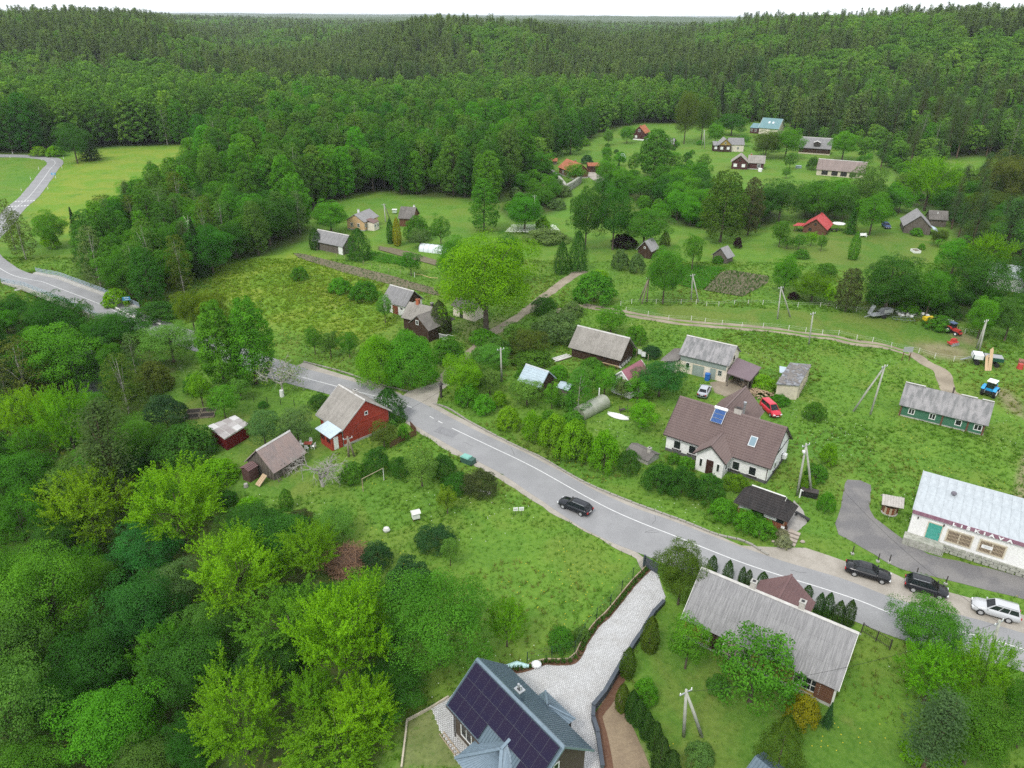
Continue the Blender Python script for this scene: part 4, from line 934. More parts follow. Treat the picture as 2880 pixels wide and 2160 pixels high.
for i in range(46):     # cracks sealed with bitumen
    c = int(rng.integers(60, len(both)-6)); o_ = rng.uniform(-2.6, 1.8); p = side(both[c-2:c+3], o_)[2]; d = both[c+2]-both[c-2]; a = math.atan2(d[1], d[0])+(1.57 if i % 3 else 0)+rng.normal(0, .2); L_ = rng.uniform(.6, 2.2)
    for j in range(4): e = p+np.array([math.cos(a), math.sin(a)])*L_/4; m.bar((*p, .048+H(*p)), (*e, .048+H(*e)), .035, .004); p = e; a += rng.normal(0, .35)
m.build('road_crack', plain('bitumen', (.09, .09, .09), .8, .2))['kind'] = 'structure'
# garden plots
def furrows(name, poly, spacing, amp, mat, plant=None, ang=None):
    """ridged bed: ridges along the longest edge"""
    p = np.array(poly); e = [(np.linalg.norm(p[(i+1) % len(p)]-p[i]), i) for i in range(len(p))]
    i = max(e)[1]; d = (p[(i+1) % len(p)]-p[i]); d /= np.linalg.norm(d); nn = np.array([-d[1], d[0]])
    u = p@d; v = p@nn; us = np.arange(u.min(), u.max(), .9); vs_ = np.arange(v.min(), v.max(), spacing/4)
    U, Vv = np.meshgrid(us, vs_); X = U*d[0]+Vv*nn[0]; Y = U*d[1]+Vv*nn[1]
    ins = in_poly(X, Y, poly); Z = .05+amp*(.5+.5*np.cos(Vv/spacing*2*np.pi))+rng.normal(0, .012, X.shape)
    ii = np.arange(X.size).reshape(X.shape); F = np.stack([ii[:-1, :-1], ii[:-1, 1:], ii[1:, 1:], ii[1:, :-1]], -1).reshape(-1, 4)
    ok = (ins[:-1, :-1] & ins[1:, 1:] & ins[:-1, 1:] & ins[1:, :-1]).ravel()
    o = tag(link(name, np_mesh(name, np.c_[X.ravel(), Y.ravel(), Z.ravel()], F[ok], mat, smooth=True)), kind='structure')
    NOGRASS.append((poly, .2))
    return d, nn, ins, X, Y, Vv
def crop(name, poly, spacing, size, dens, colr, label):
    p = np.array(poly); e = [(np.linalg.norm(p[(i+1) % len(p)]-p[i]), i) for i in range(len(p))]
    i = max(e)[1]; d = (p[(i+1) % len(p)]-p[i]); d /= np.linalg.norm(d); nn = np.array([-d[1], d[0]])
    u = p@d; v = p@nn; U, Vv = np.meshgrid(np.arange(u.min(), u.max(), dens), np.arange(v.min(), v.max(), spacing))
    U = U+rng.normal(0, dens*.3, U.shape); Vv = Vv+rng.normal(0, spacing*.08, U.shape)
    X = (U*d[0]+Vv*nn[0]).ravel(); Y = (U*d[1]+Vv*nn[1]).ravel(); ok = in_poly(X, Y, poly) & (rng.random(X.size) < .82); X, Y = X[ok], Y[ok]
    Vx, Fx, at_ = blades(X, Y, np.full(X.size, .1), size*rng.uniform(.6, 1.3, X.size), 5, .8)
    o = link(name, np_mesh(name, Vx, Fx, LEAF, {'v': ('POINT', at_)}, nrm=up_normals(len(Vx)))); o.color = (*colr, 1); o['kind'] = 'stuff'
def blades(X, Y, Z, hgt, nb, spread):
    """tufts of nb triangular blades at every point"""
    n = len(X); a = rng.uniform(0, 2*np.pi, (n, nb)); ln = rng.uniform(.9, 1.9, (n, nb))*spread; hh = hgt[:, None]*rng.uniform(.6, 1.15, (n, nb))
    w = hgt[:, None]*rng.uniform(.14, .26, (n, nb)); ca, sa = np.cos(a), np.sin(a)
    bx = X[:, None]+ca*hgt[:, None]*.15; by = Y[:, None]+sa*hgt[:, None]*.15
    P = np.stack([np.stack([bx-sa*w, by+ca*w, Z[:, None]+0*a-.03], -1), np.stack([bx+sa*w, by-ca*w, Z[:, None]+0*a-.03], -1),
                  np.stack([bx+ca*ln*hh, by+sa*ln*hh, Z[:, None]+hh], -1)], 2)
    v = np.repeat(np.clip(rng.normal(.5, .25, n), 0, 1)[:, None]*.45+.15+rng.uniform(0, .3, (n, nb)), 3, 1).ravel()
    return P.reshape(-1, 3), np.arange(n*nb*3).reshape(-1, 3), v
def up_normals(n): q = rng.normal(0, .22, (n, 3)); q[:, 2] = 1; return q/np.linalg.norm(q, axis=1)[:, None]
furrows('potato_field', AREAS['field_soil'], .75, .14, SOIL)
crop('potato_plants', AREAS['field_soil'], .75, .42, .38, (.05, .13, .02), '')
crop('young_grain', AREAS['field_green'], .35, .42, .35, (.075, .25, .03), '')
furrows('long_garden_bed', AREAS['bed_long'], .8, .12, SOIL)
crop('bed_seedlings', AREAS['bed_long'], .8, .3, .7, (.055, .15, .03), '')
furrows('upper_garden_bed', AREAS['bed_upper'], .8, .12, SOIL)
crop('bed_greens', AREAS['bed_upper_green'], .4, .4, .4, (.075, .25, .03), '')
# ---------------------------------------------------------------- trees and shrubs
def unit(v): return v/np.maximum(np.linalg.norm(v, axis=-1, keepdims=True), 1e-9)
def leaves_at(C, Nrm, size, v, aspect=.62, S=None):
    """diamond leaves at points C facing Nrm; S: direction of the crown surface, for soft shading"""
    n = len(C); r = unit(rng.normal(size=(n, 3))); T = unit(np.cross(Nrm, r)); B = np.cross(Nrm, T)
    s = (size*rng.uniform(.65, 1.3, n))[:, None]
    P = np.stack([C-T*s*.5, C-B*s*aspect*.5+Nrm*s*.06, C+T*s*.5, C+B*s*aspect*.5+Nrm*s*.06], 1)
    return P.reshape(-1, 3), np.repeat(v, 4), np.repeat(unit(Nrm*.5+(S if S is not None else Nrm)*.75), 4, 0)
def lobes(shape, h, w, n):
    """centres, radii and outward directions of the leaf clumps of a crown"""
    R_ = w/2; i = np.arange(n); u = (i+.5)/n; ph = i*2.39996+rng.uniform(0, .7, n)
    if shape in ('round', 'oak', 'tuft', 'willow', 'apple'):
        zc, hz = (.545, .455) if shape != 'apple' else (.56, .44)
        ct = 1-1.82*u; st = np.sqrt(np.clip(1-ct*ct, 0, 1)); rad = rng.uniform(.52, .90, n)
        q6 = rng.uniform(0, 6.28, 4); rad *= 1+.16*np.sin(ph*2+q6[0])*st+.13*np.sin(ph*3+ct*4+q6[1])+.12*np.sin(ct*7+ph+q6[2])
        D = np.c_[st*np.cos(ph), st*np.sin(ph), ct]
        C = np.c_[D[:, 0]*R_*rad, D[:, 1]*R_*rad, h*(zc+hz*rad*D[:, 2]*.86)]
        r = R_*rng.uniform(.15, .37, n)*(1.0 if shape != 'oak' else .85)
    elif shape == 'oval':
        z = .10+.86*u; prof = np.sin(np.clip((z+.06)/1.08, 0, 1)**.85*np.pi)**.7
        rad = rng.uniform(.58, .84, n)*prof; C = np.c_[np.cos(ph)*R_*rad, np.sin(ph)*R_*rad, z*h]
        D = unit(np.c_[np.cos(ph), np.sin(ph), (z-.5)*1.6]); r = R_*rng.uniform(.22, .38, n)*(.55+.45*prof)
    elif shape == 'bush':
        ct = 1-1.0*u; st = np.sqrt(1-ct*ct); rad = rng.uniform(.66, .88, n)
        D = np.c_[st*np.cos(ph), st*np.sin(ph), ct]; C = np.c_[D[:, 0]*R_*rad, D[:, 1]*R_*rad, h*(.12+.72*rad*ct)]; r = R_*rng.uniform(.20, .34, n)
    return C, r, D
def leaf_crown(shape, h, w, nl, lpl, ls, up=.35, tuft=0.0, clump=1.0):
    C, r, D = lobes(shape, h, w, nl); Cs = []; Ns = []; vs_ = []; Ss = []
    for c, rad, d in zip(C, r, D):
        k = int(lpl*(rad/(w*.14))**1.4*rng.uniform(.75, 1.2)); lobv = np.clip(rng.normal(.5, .27), 0, 1)
        o = unit(rng.normal(size=(k, 3))+d*.7+np.array([0, 0, .35])); q = rng.uniform(.35, 1, k)**.45
        sc = np.array([1, 1, .72]); P = o*q[:, None]*rad*sc*clump
        if tuft:   # sprays: pull a share of the leaves out along upright shoots
            s_ = rng.integers(0, 5, k); ax = unit(rng.normal(size=(5, 3))*.45+d*.6+np.array([0, 0, .9]))
            L = rng.uniform(0, 1, k)**.8; P = ax[s_]*(L*rad*1.55)[:, None]+rng.normal(0, rad*.13, (k, 3))*(1.15-L)[:, None]
        Cs.append(c+P); Ss.append(unit(o*.55+d*.55+np.array([0, 0, .25]))); Ns.append(unit(o*.8+np.array([0, 0, up])+rng.normal(0, .42, (k, 3)))); vs_.append(np.clip(lobv*.55+rng.uniform(0, .5, k), 0, 1))
    # loose leaves inside keep the crown from looking hollow
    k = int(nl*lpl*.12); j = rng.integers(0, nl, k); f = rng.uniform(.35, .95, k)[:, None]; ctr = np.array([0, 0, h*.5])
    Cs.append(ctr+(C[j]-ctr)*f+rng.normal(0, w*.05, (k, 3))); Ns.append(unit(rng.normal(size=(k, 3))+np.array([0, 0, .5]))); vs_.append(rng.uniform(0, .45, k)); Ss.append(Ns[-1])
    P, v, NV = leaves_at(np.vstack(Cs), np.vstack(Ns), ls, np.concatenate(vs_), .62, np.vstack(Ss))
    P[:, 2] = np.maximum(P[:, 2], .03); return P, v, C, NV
def cone_crown(h, w, n, ls, kind):
    """thuja, spruce and yew: dense sprays on a cone"""
    z = rng.uniform(0, 1, n)**(1.25 if kind != 'column' else 1.0); ph = rng.uniform(0, 2*np.pi, n)
    if kind == 'spruce':
        tier = np.floor(z*13)/13; prof = (1-z)*.92+.03; f = 1-((z-tier)*13)*.45; lob = 1+.22*np.sin(ph*7+tier*40)
        rad = w/2*prof*f*lob*rng.uniform(.55, 1, n)
    elif kind == 'yew':
        prof = np.sin(np.clip(1-z*.97, 0, 1)*np.pi*.62)**.8; lob = 1+.16*np.sin(ph*5+z*9)+.1*np.sin(ph*9-z*17); rad = w/2*prof*lob*rng.uniform(.72, 1.02, n)
    else:
        prof = np.clip(1.04*(1-z**3.6), 0.05, 1)*np.clip(.80+z*.9, 0, 1); lob = 1+.10*np.sin(ph*4+z*7)+.08*np.sin(ph*9+z*23); rad = w/2*prof*lob*rng.uniform(.78, 1.04, n)
    C = np.c_[np.cos(ph)*rad, np.sin(ph)*rad, .04*h+z*h*.96]
    N = unit(np.c_[np.cos(ph), np.sin(ph), np.full(n, .35 if kind != 'spruce' else .8)]+rng.normal(0, .45, (n, 3)))
    v = np.clip(.5+.35*np.sin(ph*5+z*11)*np.sin(z*19)+rng.normal(0, .2, n), 0, 1); P, vv, NV = leaves_at(C, N, ls, v, .5, unit(np.c_[np.cos(ph), np.sin(ph), np.full(n, .35)]))
    P[:, 2] = np.maximum(P[:, 2], .02); return P, vv, C[:1], NV
def pine_crown(h, w, nt, per, ls, low=.42, broad=False):
    Cs = []; Ns = []; vs_ = []; tips = []
    for t in range(nt):
        z = low+(1-low)*(t+.4)/nt; prof = (1-(z-low)/(1-low))**(.55 if not broad else .38)*.95+.08
        if z < low+.18: prof *= .8
        for b in range(rng.integers(5, 8)):
            a = rng.uniform(0, 6.28); L = w/2*prof*rng.uniform(.55, 1.0); lobv = np.clip(rng.normal(.5, .22), 0, 1)
            L = L*rng.uniform(.45, 1.05); c = np.array([math.cos(a)*L*.72, math.sin(a)*L*.72, z*h+rng.normal(0, h*.012)]); tips.append(c)
            k = int(per*rng.uniform(.7, 1.2)*(.5+.5*prof)); q = rng.normal(0, 1, (k, 3))*np.array([L*.28+.12*w*.3, L*.28+.12*w*.3, h*.018+.12])
            Cs.append(c+q); Ns.append(unit(rng.normal(0, .5, (k, 3))+np.array([math.cos(a)*.3, math.sin(a)*.3, .9]))); vs_.append(np.clip(lobv*.6+rng.uniform(0, .45, k)+q[:, 2]/(h*.05)*.06, 0, 1))
    N_ = np.vstack(Ns); C_ = np.vstack(Cs); P, v, NV = leaves_at(C_, N_, ls, np.concatenate(vs_), .45, unit(np.c_[C_[:, :2]/w*2, np.full(len(C_), .6)])); return P, v, np.array(tips), NV
def trunk_mb(h, r0, C, n_limbs=6, top=.72, lean=.02, m=0, mb=None):
    mb = mb or MB(); a = rng.uniform(0, 6.28); dx, dy = math.cos(a)*lean*h, math.sin(a)*lean*h
    pts = [(dx*t*t, dy*t*t, h*top*t-.25*(t == 0)) for t in (0, .04, .3, .65, 1.0)]; mb.tube(pts, [r0*1.5, r0*1.05, r0*.85, r0*.55, r0*.18], 7, m)
    if len(C):
        for j in rng.choice(len(C), min(n_limbs, len(C)), replace=False):
            c = C[j]; t = rng.uniform(.28, .6); s_ = (dx*t*t, dy*t*t, min(h*top*t, c[2]*.8)); mid = ((s_[0]+c[0])/2, (s_[1]+c[1])/2, (s_[2]+c[2])/2+.03*h)
            mb.tube([s_, mid, tuple(c)], [r0*.42, r0*.25, r0*.07], 5, m)
    return mb
PROTO = {}
def proto(kind, P, v, NV, h, w, trunk):
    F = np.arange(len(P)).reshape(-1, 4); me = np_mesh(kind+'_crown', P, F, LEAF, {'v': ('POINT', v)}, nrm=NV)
    PROTO.setdefault(kind, []).append((me, trunk, h, w))
def mk(kind, n, shape, h, w, nl, lpl, ls, bark=None, top=.72, r0=.2, **kw):
    for i in range(n):
        hh, ww = h*rng.uniform(.93, 1.07), w*rng.uniform(.93, 1.07); P, v, C, NV = leaf_crown(shape, hh, ww, nl, lpl, ls, **kw)
        proto(kind, P, v, NV, hh, ww, trunk_mb(hh, r0, C, 8, top).mesh(kind+'_trunk', bark or BARK, True))
mk('maple', 5, 'round', 11, 8.5, 125, 215, .170)
mk('tuft', 3, 'tuft', 11, 8.5, 125, 235, .160, tuft=1)
mk('oak', 2, 'oak', 22, 16, 220, 170, .30, r0=.5, clump=1.05)
mk('dome', 2, 'bush', 9, 9, 130, 200, .18, top=.6)
mk('ash', 1, 'round', 13, 10, 165, 200, .17)
mk('alder', 3, 'oval', 18, 8, 105, 88, .34, r0=.22, top=.85)
mk('poplar', 2, 'oval', 17, 7.5, 125, 125, .29, r0=.25, top=.85)
mk('birch', 2, 'oval', 13, 6, 60, 55, .28, BARK_WHITE, .9, .14, clump=1.15)
mk('willow', 2, 'round', 11, 8, 130, 110, .19, up=.1)
mk('apple', 4, 'apple', 5, 4.6, 60, 110, .15, r0=.12, top=.62)
mk('bush', 4, 'bush', 2.6, 3.2, 44, 110, .14, r0=.06, top=.5)
mk('lilac', 3, 'bush', 3.2, 3.6, 54, 120, .13, r0=.07, top=.5)
mk('hedge', 2, 'bush', 2.4, 3.4, 48, 110, .13, r0=.05, top=.5)
for i in range(3):
    P, v, C, NV = pine_crown(17, 6.5, 13, 85, .30, .30, True); proto('pine', P, v, NV, 17, 6.5, trunk_mb(17, .24, C, 10, .93, .01).mesh('pine_trunk', BARK_PINE, True))
for kd, n, h, w, k, ls, r0 in (('spruce', 2, 13, 5.5, 5200, .34, .18), ('thuja', 3, 3.2, 1.3, 3400, .13, .06), ('thuja_wide', 2, 6, 5, 8500, .17, .12), ('yew', 2, 5.5, 5, 6500, .22, .12)):
    for i in range(n):
        P, v, C, NV = cone_crown(h, w, k, ls, {'thuja_wide': 'yew'}.get(kd, kd)); proto(kd, P, v, NV, h, w, trunk_mb(h, r0, [], 0, .85, .0).mesh(kd+'_trunk', BARK, True))
LEAFCOL = dict(lime=(.185, .385, .019), lime2=(.155, .350, .021), lime3=(0.126, 0.238, 0.022), fresh=(0.101, 0.289, 0.028), fresh2=(0.132, 0.289, 0.059), mid=(0.080, 0.228, 0.028), mid2=(0.099, 0.213, 0.045),
    dark=(0.053, 0.162, 0.028), dark2=(0.043, 0.137, 0.026), teal=(0.053, 0.208, 0.057), teal2=(0.047, 0.178, 0.042), grey=(0.117, 0.208, 0.078), olive=(0.094, 0.147, 0.032), olive2=(0.094, 0.152, 0.029), olive3=(0.080, 0.109, 0.042),
    olive4=(.088, .150, .024), blue=(0.041, 0.107, 0.045), bluepine=(0.076, 0.142, 0.065), pine=(0.085, 0.152, 0.054), darkspruce=(0.040, 0.079, 0.026), thuja=(.048, .112, .028), gold=(0.275, 0.262, 0.020), plum=(0.031, 0.012, 0.026),
    cream=(0.159, 0.253, 0.084), white=(0.255, 0.304, 0.197), pale=(0.112, 0.233, 0.070))
NAME = dict(dome='broadleaf_tree', maple='broadleaf_tree', tuft='broadleaf_tree', ash='broadleaf_tree', oak='oak_tree', alder='alder_tree', poplar='poplar_tree', birch='birch_tree', willow='willow_tree', apple='fruit_tree', bush='bush', lilac='bush',
    hedge='hedge_bush', pine='pine_tree', spruce='spruce_tree', thuja='thuja', thuja_wide='thuja', yew='yew_tree')
KINDCAT = dict(bush='bush', lilac='bush', hedge='bush', thuja='conifer', thuja_wide='conifer', yew='conifer', spruce='conifer', pine='conifer')
def plant(kind, x, y, h, w, colr, label, group=None, z=None, parts=True):
    me, tr, ph, pw = PROTO[kind][int(rng.integers(len(PROTO[kind])))]
    z = H(x, y) if z is None else z
    o = empty(NAME[kind], (x, y, z), rng.uniform(0, 6.28), label, KINDCAT.get(kind, 'tree'), group); o.scale = (w/pw, w/pw, h/ph)
    c = link('crown' if kind not in ('bush', 'lilac', 'hedge') else 'foliage', me, o); b = LEAFCOL[colr] if isinstance(colr, str) else colr
    j = rng.normal(0, .05, 3); c.color = (b[0]*(1+j[0]+j[2]), b[1]*(1+j[1]), b[2]*(1+j[0]), 1)
    link('trunk' if kind not in ('bush', 'lilac', 'hedge') else 'stem', tr, o); return o
GROUPS = [('curved row', 'thujas of the curved row'), ('road bank', 'bushes on the road bank'), ('orchard tree before', 'orchard trees before the red roof'), ('dark lilac', 'dark lilacs by the white house'),
    ('road side', 'small thujas behind the grey roof'), ('big leafy pair', 'big leafy pair by the road'), ('double tree', 'double tree by the road')]
for kind, x, y, h, w, colr, label in TREES:
    g = next((b for a, b in GROUPS if a in label), None); plant(kind, x, y, h, w, colr, label, g)
# ---------------------------------------------------------------- closed woods
CAMP = Vector((0, 0, 54)); CINV = cam_ob.matrix_world.inverted()
CI = np.array(CINV)
def in_view(x, y, z, mx=.72, my=.54):
    p = np.c_[x, y, z, np.ones(len(x))]@CI.T; d = -p[:, 2]
    return (d > 1) & (np.abs(p[:, 0]/d) < mx) & (np.abs(p[:, 1]/d) < my)
HAND = np.array([(t[1], t[2], t[4]) for t in TREES])
def scatter(poly, sp, jit=.38, clear=.32):
    p = np.array(poly); X, Y = np.meshgrid(np.arange(p[:, 0].min(), p[:, 0].max(), sp), np.arange(p[:, 1].min(), p[:, 1].max(), sp))
    X = X+(np.arange(X.shape[0])[:, None] % 2)*sp*.5; X = (X+rng.uniform(-jit, jit, X.shape)*sp).ravel(); Y = (Y+rng.uniform(-jit, jit, Y.shape)*sp).ravel()
    ok = in_poly(X, Y, poly); X, Y = X[ok], Y[ok]
    for hx, hy, hw_ in HAND:
        k_ = np.hypot(X-hx, Y-hy) > hw_*clear+sp*.25; X, Y = X[k_], Y[k_]
    d = poly_dist(X, Y, [tuple(q) for q in both[::3]], False); k_ = d > 5.5
    return X[k_], Y[k_]
def vnoise(x, y, s, seed=0):
    return .5+.25*(np.sin(x/s+1.7*seed)+np.sin(y/s*1.13+2.1*seed)+np.sin((x+y)/s*.71+seed)*np.sin((x-y)/s*.53))
CAND = []     # kind, x, y, h, w, colour, region
def fill(region, sp, mix_, hh):
    X, Y = scatter(AREAS[region], sp)
    kinds = list(mix_); pr = np.array([mix_[q][0] for q in kinds]); pr = pr/pr.sum(); ks = rng.choice(len(kinds), len(X), p=pr)
    for x, y, q in zip(X, Y, ks):
        kd = kinds[q]; _, hs, cols = mix_[kd]; h = hh*hs*rng.uniform(.74, 1.16); pw = PROTO[kd][0]; w = pw[3]/pw[2]*h*rng.uniform(.92, 1.2)
        CAND.append((kd, x, y, h, w, cols[int(rng.integers(len(cols)))], region))
A1 = ['mid', 'mid', 'dark', (.078, .19, .03), (.10, .225, .036), 'fresh', 'mid2']
fill('wood_meadow', 6.2, dict(alder=(.85, 1, A1), maple=(.08, .8, ['dark', 'mid']), birch=(.07, .9, ['olive2', 'mid2'])), 21)
fill('wood_centre', 6.4, dict(alder=(.52, 1, A1), poplar=(.2, 1.0, ['mid', 'fresh', 'mid2']), maple=(.2, .78, ['mid', 'dark', 'fresh']), birch=(.08, .95, ['fresh2', 'mid2'])), 18.5)
fill('wood_left', 5.6, dict(alder=(.42, 1, A1), maple=(.27, .85, ['mid', 'dark', 'fresh']), birch=(.16, .95, ['olive2', 'mid2', 'grey']), pine=(.07, 1, ['pine']), spruce=(.05, 1, ['darkspruce']), poplar=(.1, 1, ['mid'])), 14)
fill('wood_slope', 6.4, dict(pine=(.34, 1.05, ['pine', 'bluepine', 'pine']), maple=(.4, .76, ['mid', 'fresh', 'dark', 'olive']), birch=(.10, .85, ['fresh2', 'mid2']), spruce=(.08, .9, ['darkspruce', 'dark']), poplar=(.1, .85, ['mid', 'fresh'])), 19)
fill('wood_low', 4.3, dict(maple=(.5, 1, ['dark', 'mid', 'mid2']), tuft=(.2, 1, ['mid', 'fresh', 'lime2']), lilac=(.3, .55, ['dark', 'dark2'])), 6.3)
fill('wood_bridge', 4.4, dict(maple=(.55, .8, ['dark', 'mid', 'fresh']), birch=(.12, 1, ['olive2', 'grey']), bush=(.33, .4, ['fresh', 'mid', 'dark'])), 7)
fill('wood_right', 5.4, dict(maple=(.6, .9, ['mid', 'dark', 'fresh', 'olive']), pine=(.25, 1.2, ['bluepine', 'pine']), bush=(.15, .4, ['mid'])), 10)
fill('wood_oakside', 3.8, dict(maple=(.4, .7, ['mid', 'dark', 'dark']), bush=(.6, .45, ['mid', 'dark', 'fresh'])), 8)
fill('wood_hill_a', 6.0, dict(maple=(.7, .85, ['mid', 'dark', 'fresh']), bush=(.3, .4, ['mid', 'fresh'])), 10)
fill('wood_hill_b', 7.0, dict(maple=(.5, .8, ['mid', 'fresh', 'olive']), bush=(.3, .4, ['mid', 'fresh']), pine=(.2, 1, ['bluepine'])), 10)
fill('wood_hill_c', 5.6, dict(maple=(.6, .85, ['mid', 'dark', 'fresh']), bush=(.4, .4, ['mid', 'fresh'])), 10)
fill('wood_hill_d', 5.5, dict(maple=(.3, .7, ['mid', 'fresh']), bush=(.7, .45, ['mid', 'fresh', 'grey'])), 9)
fill('wood_garden', 4.6, dict(bush=(.6, .55, ['fresh', 'lime2', 'mid', 'fresh2']), apple=(.4, 1, ['fresh', 'mid', 'fresh2'])), 5)
fill('wood_hedge', 2.1, dict(lilac=(.6, 1, ['dark', 'mid', 'dark2']), bush=(.4, .9, ['mid', 'fresh'])), 2.8)
NH = len(CAND); fill('wood_fringe', 6.8, dict(maple=(.5, 1.15, ['mid', 'fresh', 'dark', 'olive']), bush=(.3, .45, ['mid', 'fresh']), pine=(.2, 1.5, ['bluepine', 'pine'])), 8.5); fill('wood_yards', 8.5, dict(bush=(.46, .5, ['mid', 'fresh', 'dark']), apple=(.22, 1, ['mid', 'fresh']), spruce=(.06, 1.2, ['dark']), maple=(.26, 1.7, ['mid', 'dark', 'fresh'])), 5)
HC = [(99, 342), (92, 340), (96, 300), (90, 298), (133, 337), (124, 286), (117, 289), (131, 283), (132, 397), (126, 400), (139, 334), (127, 341), (62, 374)]
def blocks(c):      # keep the gardens in front of the houses open
    for a, b in HC:
        r = math.hypot(a, b); dx, dy = c[1]-a, c[2]-b; al = (dx*a+dy*b)/r; la = abs(dx*b-dy*a)/r
        if -42 < al < 11 and la < 10.5: return True
CAND[NH:] = [c for c in CAND[NH:] if not blocks(c)]
fill('wood_village', 5.0, dict(maple=(.6, .85, ['mid', 'dark', 'fresh']), bush=(.4, .4, ['mid', 'fresh'])), 10)
# hills
def polar(r0, r1, sp, a0=-.80, a1=.80):
    n = int((r1*r1-r0*r0)*(a1-a0)/2/(sp*sp)); r = np.sqrt(rng.uniform(r0*r0, r1*r1, n)); a = rng.uniform(a0, a1, n); return r*np.sin(a), r*np.cos(a), r
INW = lambda x, y: np.any([in_poly(x, y, AREAS[q]) for q in ('wood_meadow', 'wood_centre', 'wood_slope', 'wood_right')], axis=0)
hx = [polar(400, 800, 6.4), polar(800, 1400, 8.6), polar(1400, 2650, 13.5)]
X = np.concatenate([q[0] for q in hx]); Y = np.concatenate([q[1] for q in hx]); RR = np.concatenate([q[2] for q in hx])
az = np.arctan2(X, Y)
edge = np.interp(az, [-.8, -.45, -.3, -.1, .0, .1, .2, .3, .42, .55, .8], [470, 470, 505, 515, 540, 525, 520, 455, 350, 300, 280])
keep = (RR > edge) & ~INW(X, Y); X, Y, RR, az = X[keep], Y[keep], RR[keep], az[keep]
bl = vnoise(X, Y, 46, 1)*.55+vnoise(X, Y, 17, 2)*.45+rng.normal(0, .10, len(X)); bl = bl+.12*smooth((az-.12)/.15)+.10*np.exp(-((az+.02)/.09)**2)*(RR < 700)
bl = bl+.17*smooth((RR-1050)/350)-.17*np.exp(-((az+.10)/.17)**2)*(RR < 950)*smooth((RR-560)/80)
isbroad = bl > .62; isbirch = (bl > .55) & ~isbroad
hs = np.where(isbroad, 15.5, np.where(isbirch, 18, 20))*rng.uniform(.70, 1.2, len(X))
order = np.argsort(RR); used = {}
for c in CAND: pass
cx_ = np.array([c[1] for c in CAND]); cyy = np.array([c[2] for c in CAND]); cz = height(cx_, cyy)
ch = np.array([c[3] for c in CAND]); vis = in_view(cx_, cyy, cz+ch*.8)
STUFF = []
REG = dict(wood_meadow='the closed wood behind the far left meadow', wood_centre='the big wood left of the hill lawn', wood_left='the wood between the left meadow and the river road',
    wood_slope='the slope wood behind the teal and dormer roofs', wood_low='the wood filling the lower left corner', wood_bridge='the wood between bridge and red shed', wood_right='the right edge wood beyond the orchard',
    wood_oakside='the thicket behind the paddock fence', wood_village='the grove between red roof and brown house', wood_fringe='the fringe below the pine slope', wood_hedge='the hedge below the white house', wood_garden='the fruit garden above the road bank', wood_yards='the gardens of the far hamlet', wood_hill_a='the grove behind the red roof', wood_hill_b='the grove below the pine slope', wood_hill_c='the grove around the dark double crown', wood_hill_d='the scrub below the orange roof', hill='on the hill behind the village')
KN = dict(apple='fruit tree', maple='round leafy tree', tuft='tufted tree', alder='oval alder', poplar='tall poplar', birch='slim loose birch', pine='pine', spruce='spruce', lilac='undergrowth bush', bush='leafy bush')
TONE = dict(dark='dark green', dark2='deep green', mid='mid-green', mid2='dull green', fresh='light green', fresh2='pale green', lime2='yellow-green', olive='olive', olive2='brown-olive', grey='grey-green', pine='dull', bluepine='bluish', darkspruce='blackish')
LIMIT = dict(broadleaf_tree=285, alder_tree=285, pine_tree=285, birch_tree=200, poplar_tree=200, bush=280, spruce_tree=120)
for t in TREES: used[NAME[t[0]]] = used.get(NAME[t[0]], 0)+1
dist = np.hypot(cx_, cyy)
for i in np.argsort(dist):
    kd, x, y, h, w, colr, reg = CAND[i]; nm = NAME[kd]
    cap = LIMIT.get(nm, 250)*(.52 if (nm == 'pine_tree' and reg == 'wood_slope') else 1)
    if not vis[i] : 
        if dist[i] > 60: STUFF.append((kd, x, y, h, w, reg))
        continue
    if used.get(nm, 0) < cap:
        used[nm] = used.get(nm, 0)+1
        tone = TONE.get(colr if isinstance(colr, str) else 'mid', 'green'); ed = poly_dist(np.array([x]), np.array([y]), AREAS[reg])[0] < 9
        lb = f"{tone} {KN[kd]} {'edging' if ed else 'inside'} {REG[reg]}"; plant(kd, x, y, h, w, colr, lb, lb)
    else: STUFF.append((kd, x, y, h, w, reg))
hz_ = height(X, Y); hv = in_view(X, Y, hz_+hs*.9, .70, .525)
for i in order:
    kd = 'maple' if isbroad[i] else 'birch' if isbirch[i] else 'pine'; nm = NAME[kd]
    if kd == 'pine' and hv[i] and used.get(nm, 0) < LIMIT[nm] and RR[i] < 640 and az[i] < .3:
        used[nm] = used.get(nm, 0)+1; pr = PROTO[kd][0]
        plant('pine', X[i], Y[i], hs[i], pr[3]/pr[2]*hs[i]*1.05, 'pine' if rng.random() < .6 else 'bluepine', 'dark pine in the front rows of the hill forest', 'pines in the front rows of the hill forest')
    else:
        STUFF.append((kd, X[i], Y[i], hs[i], 0, 'hill'))
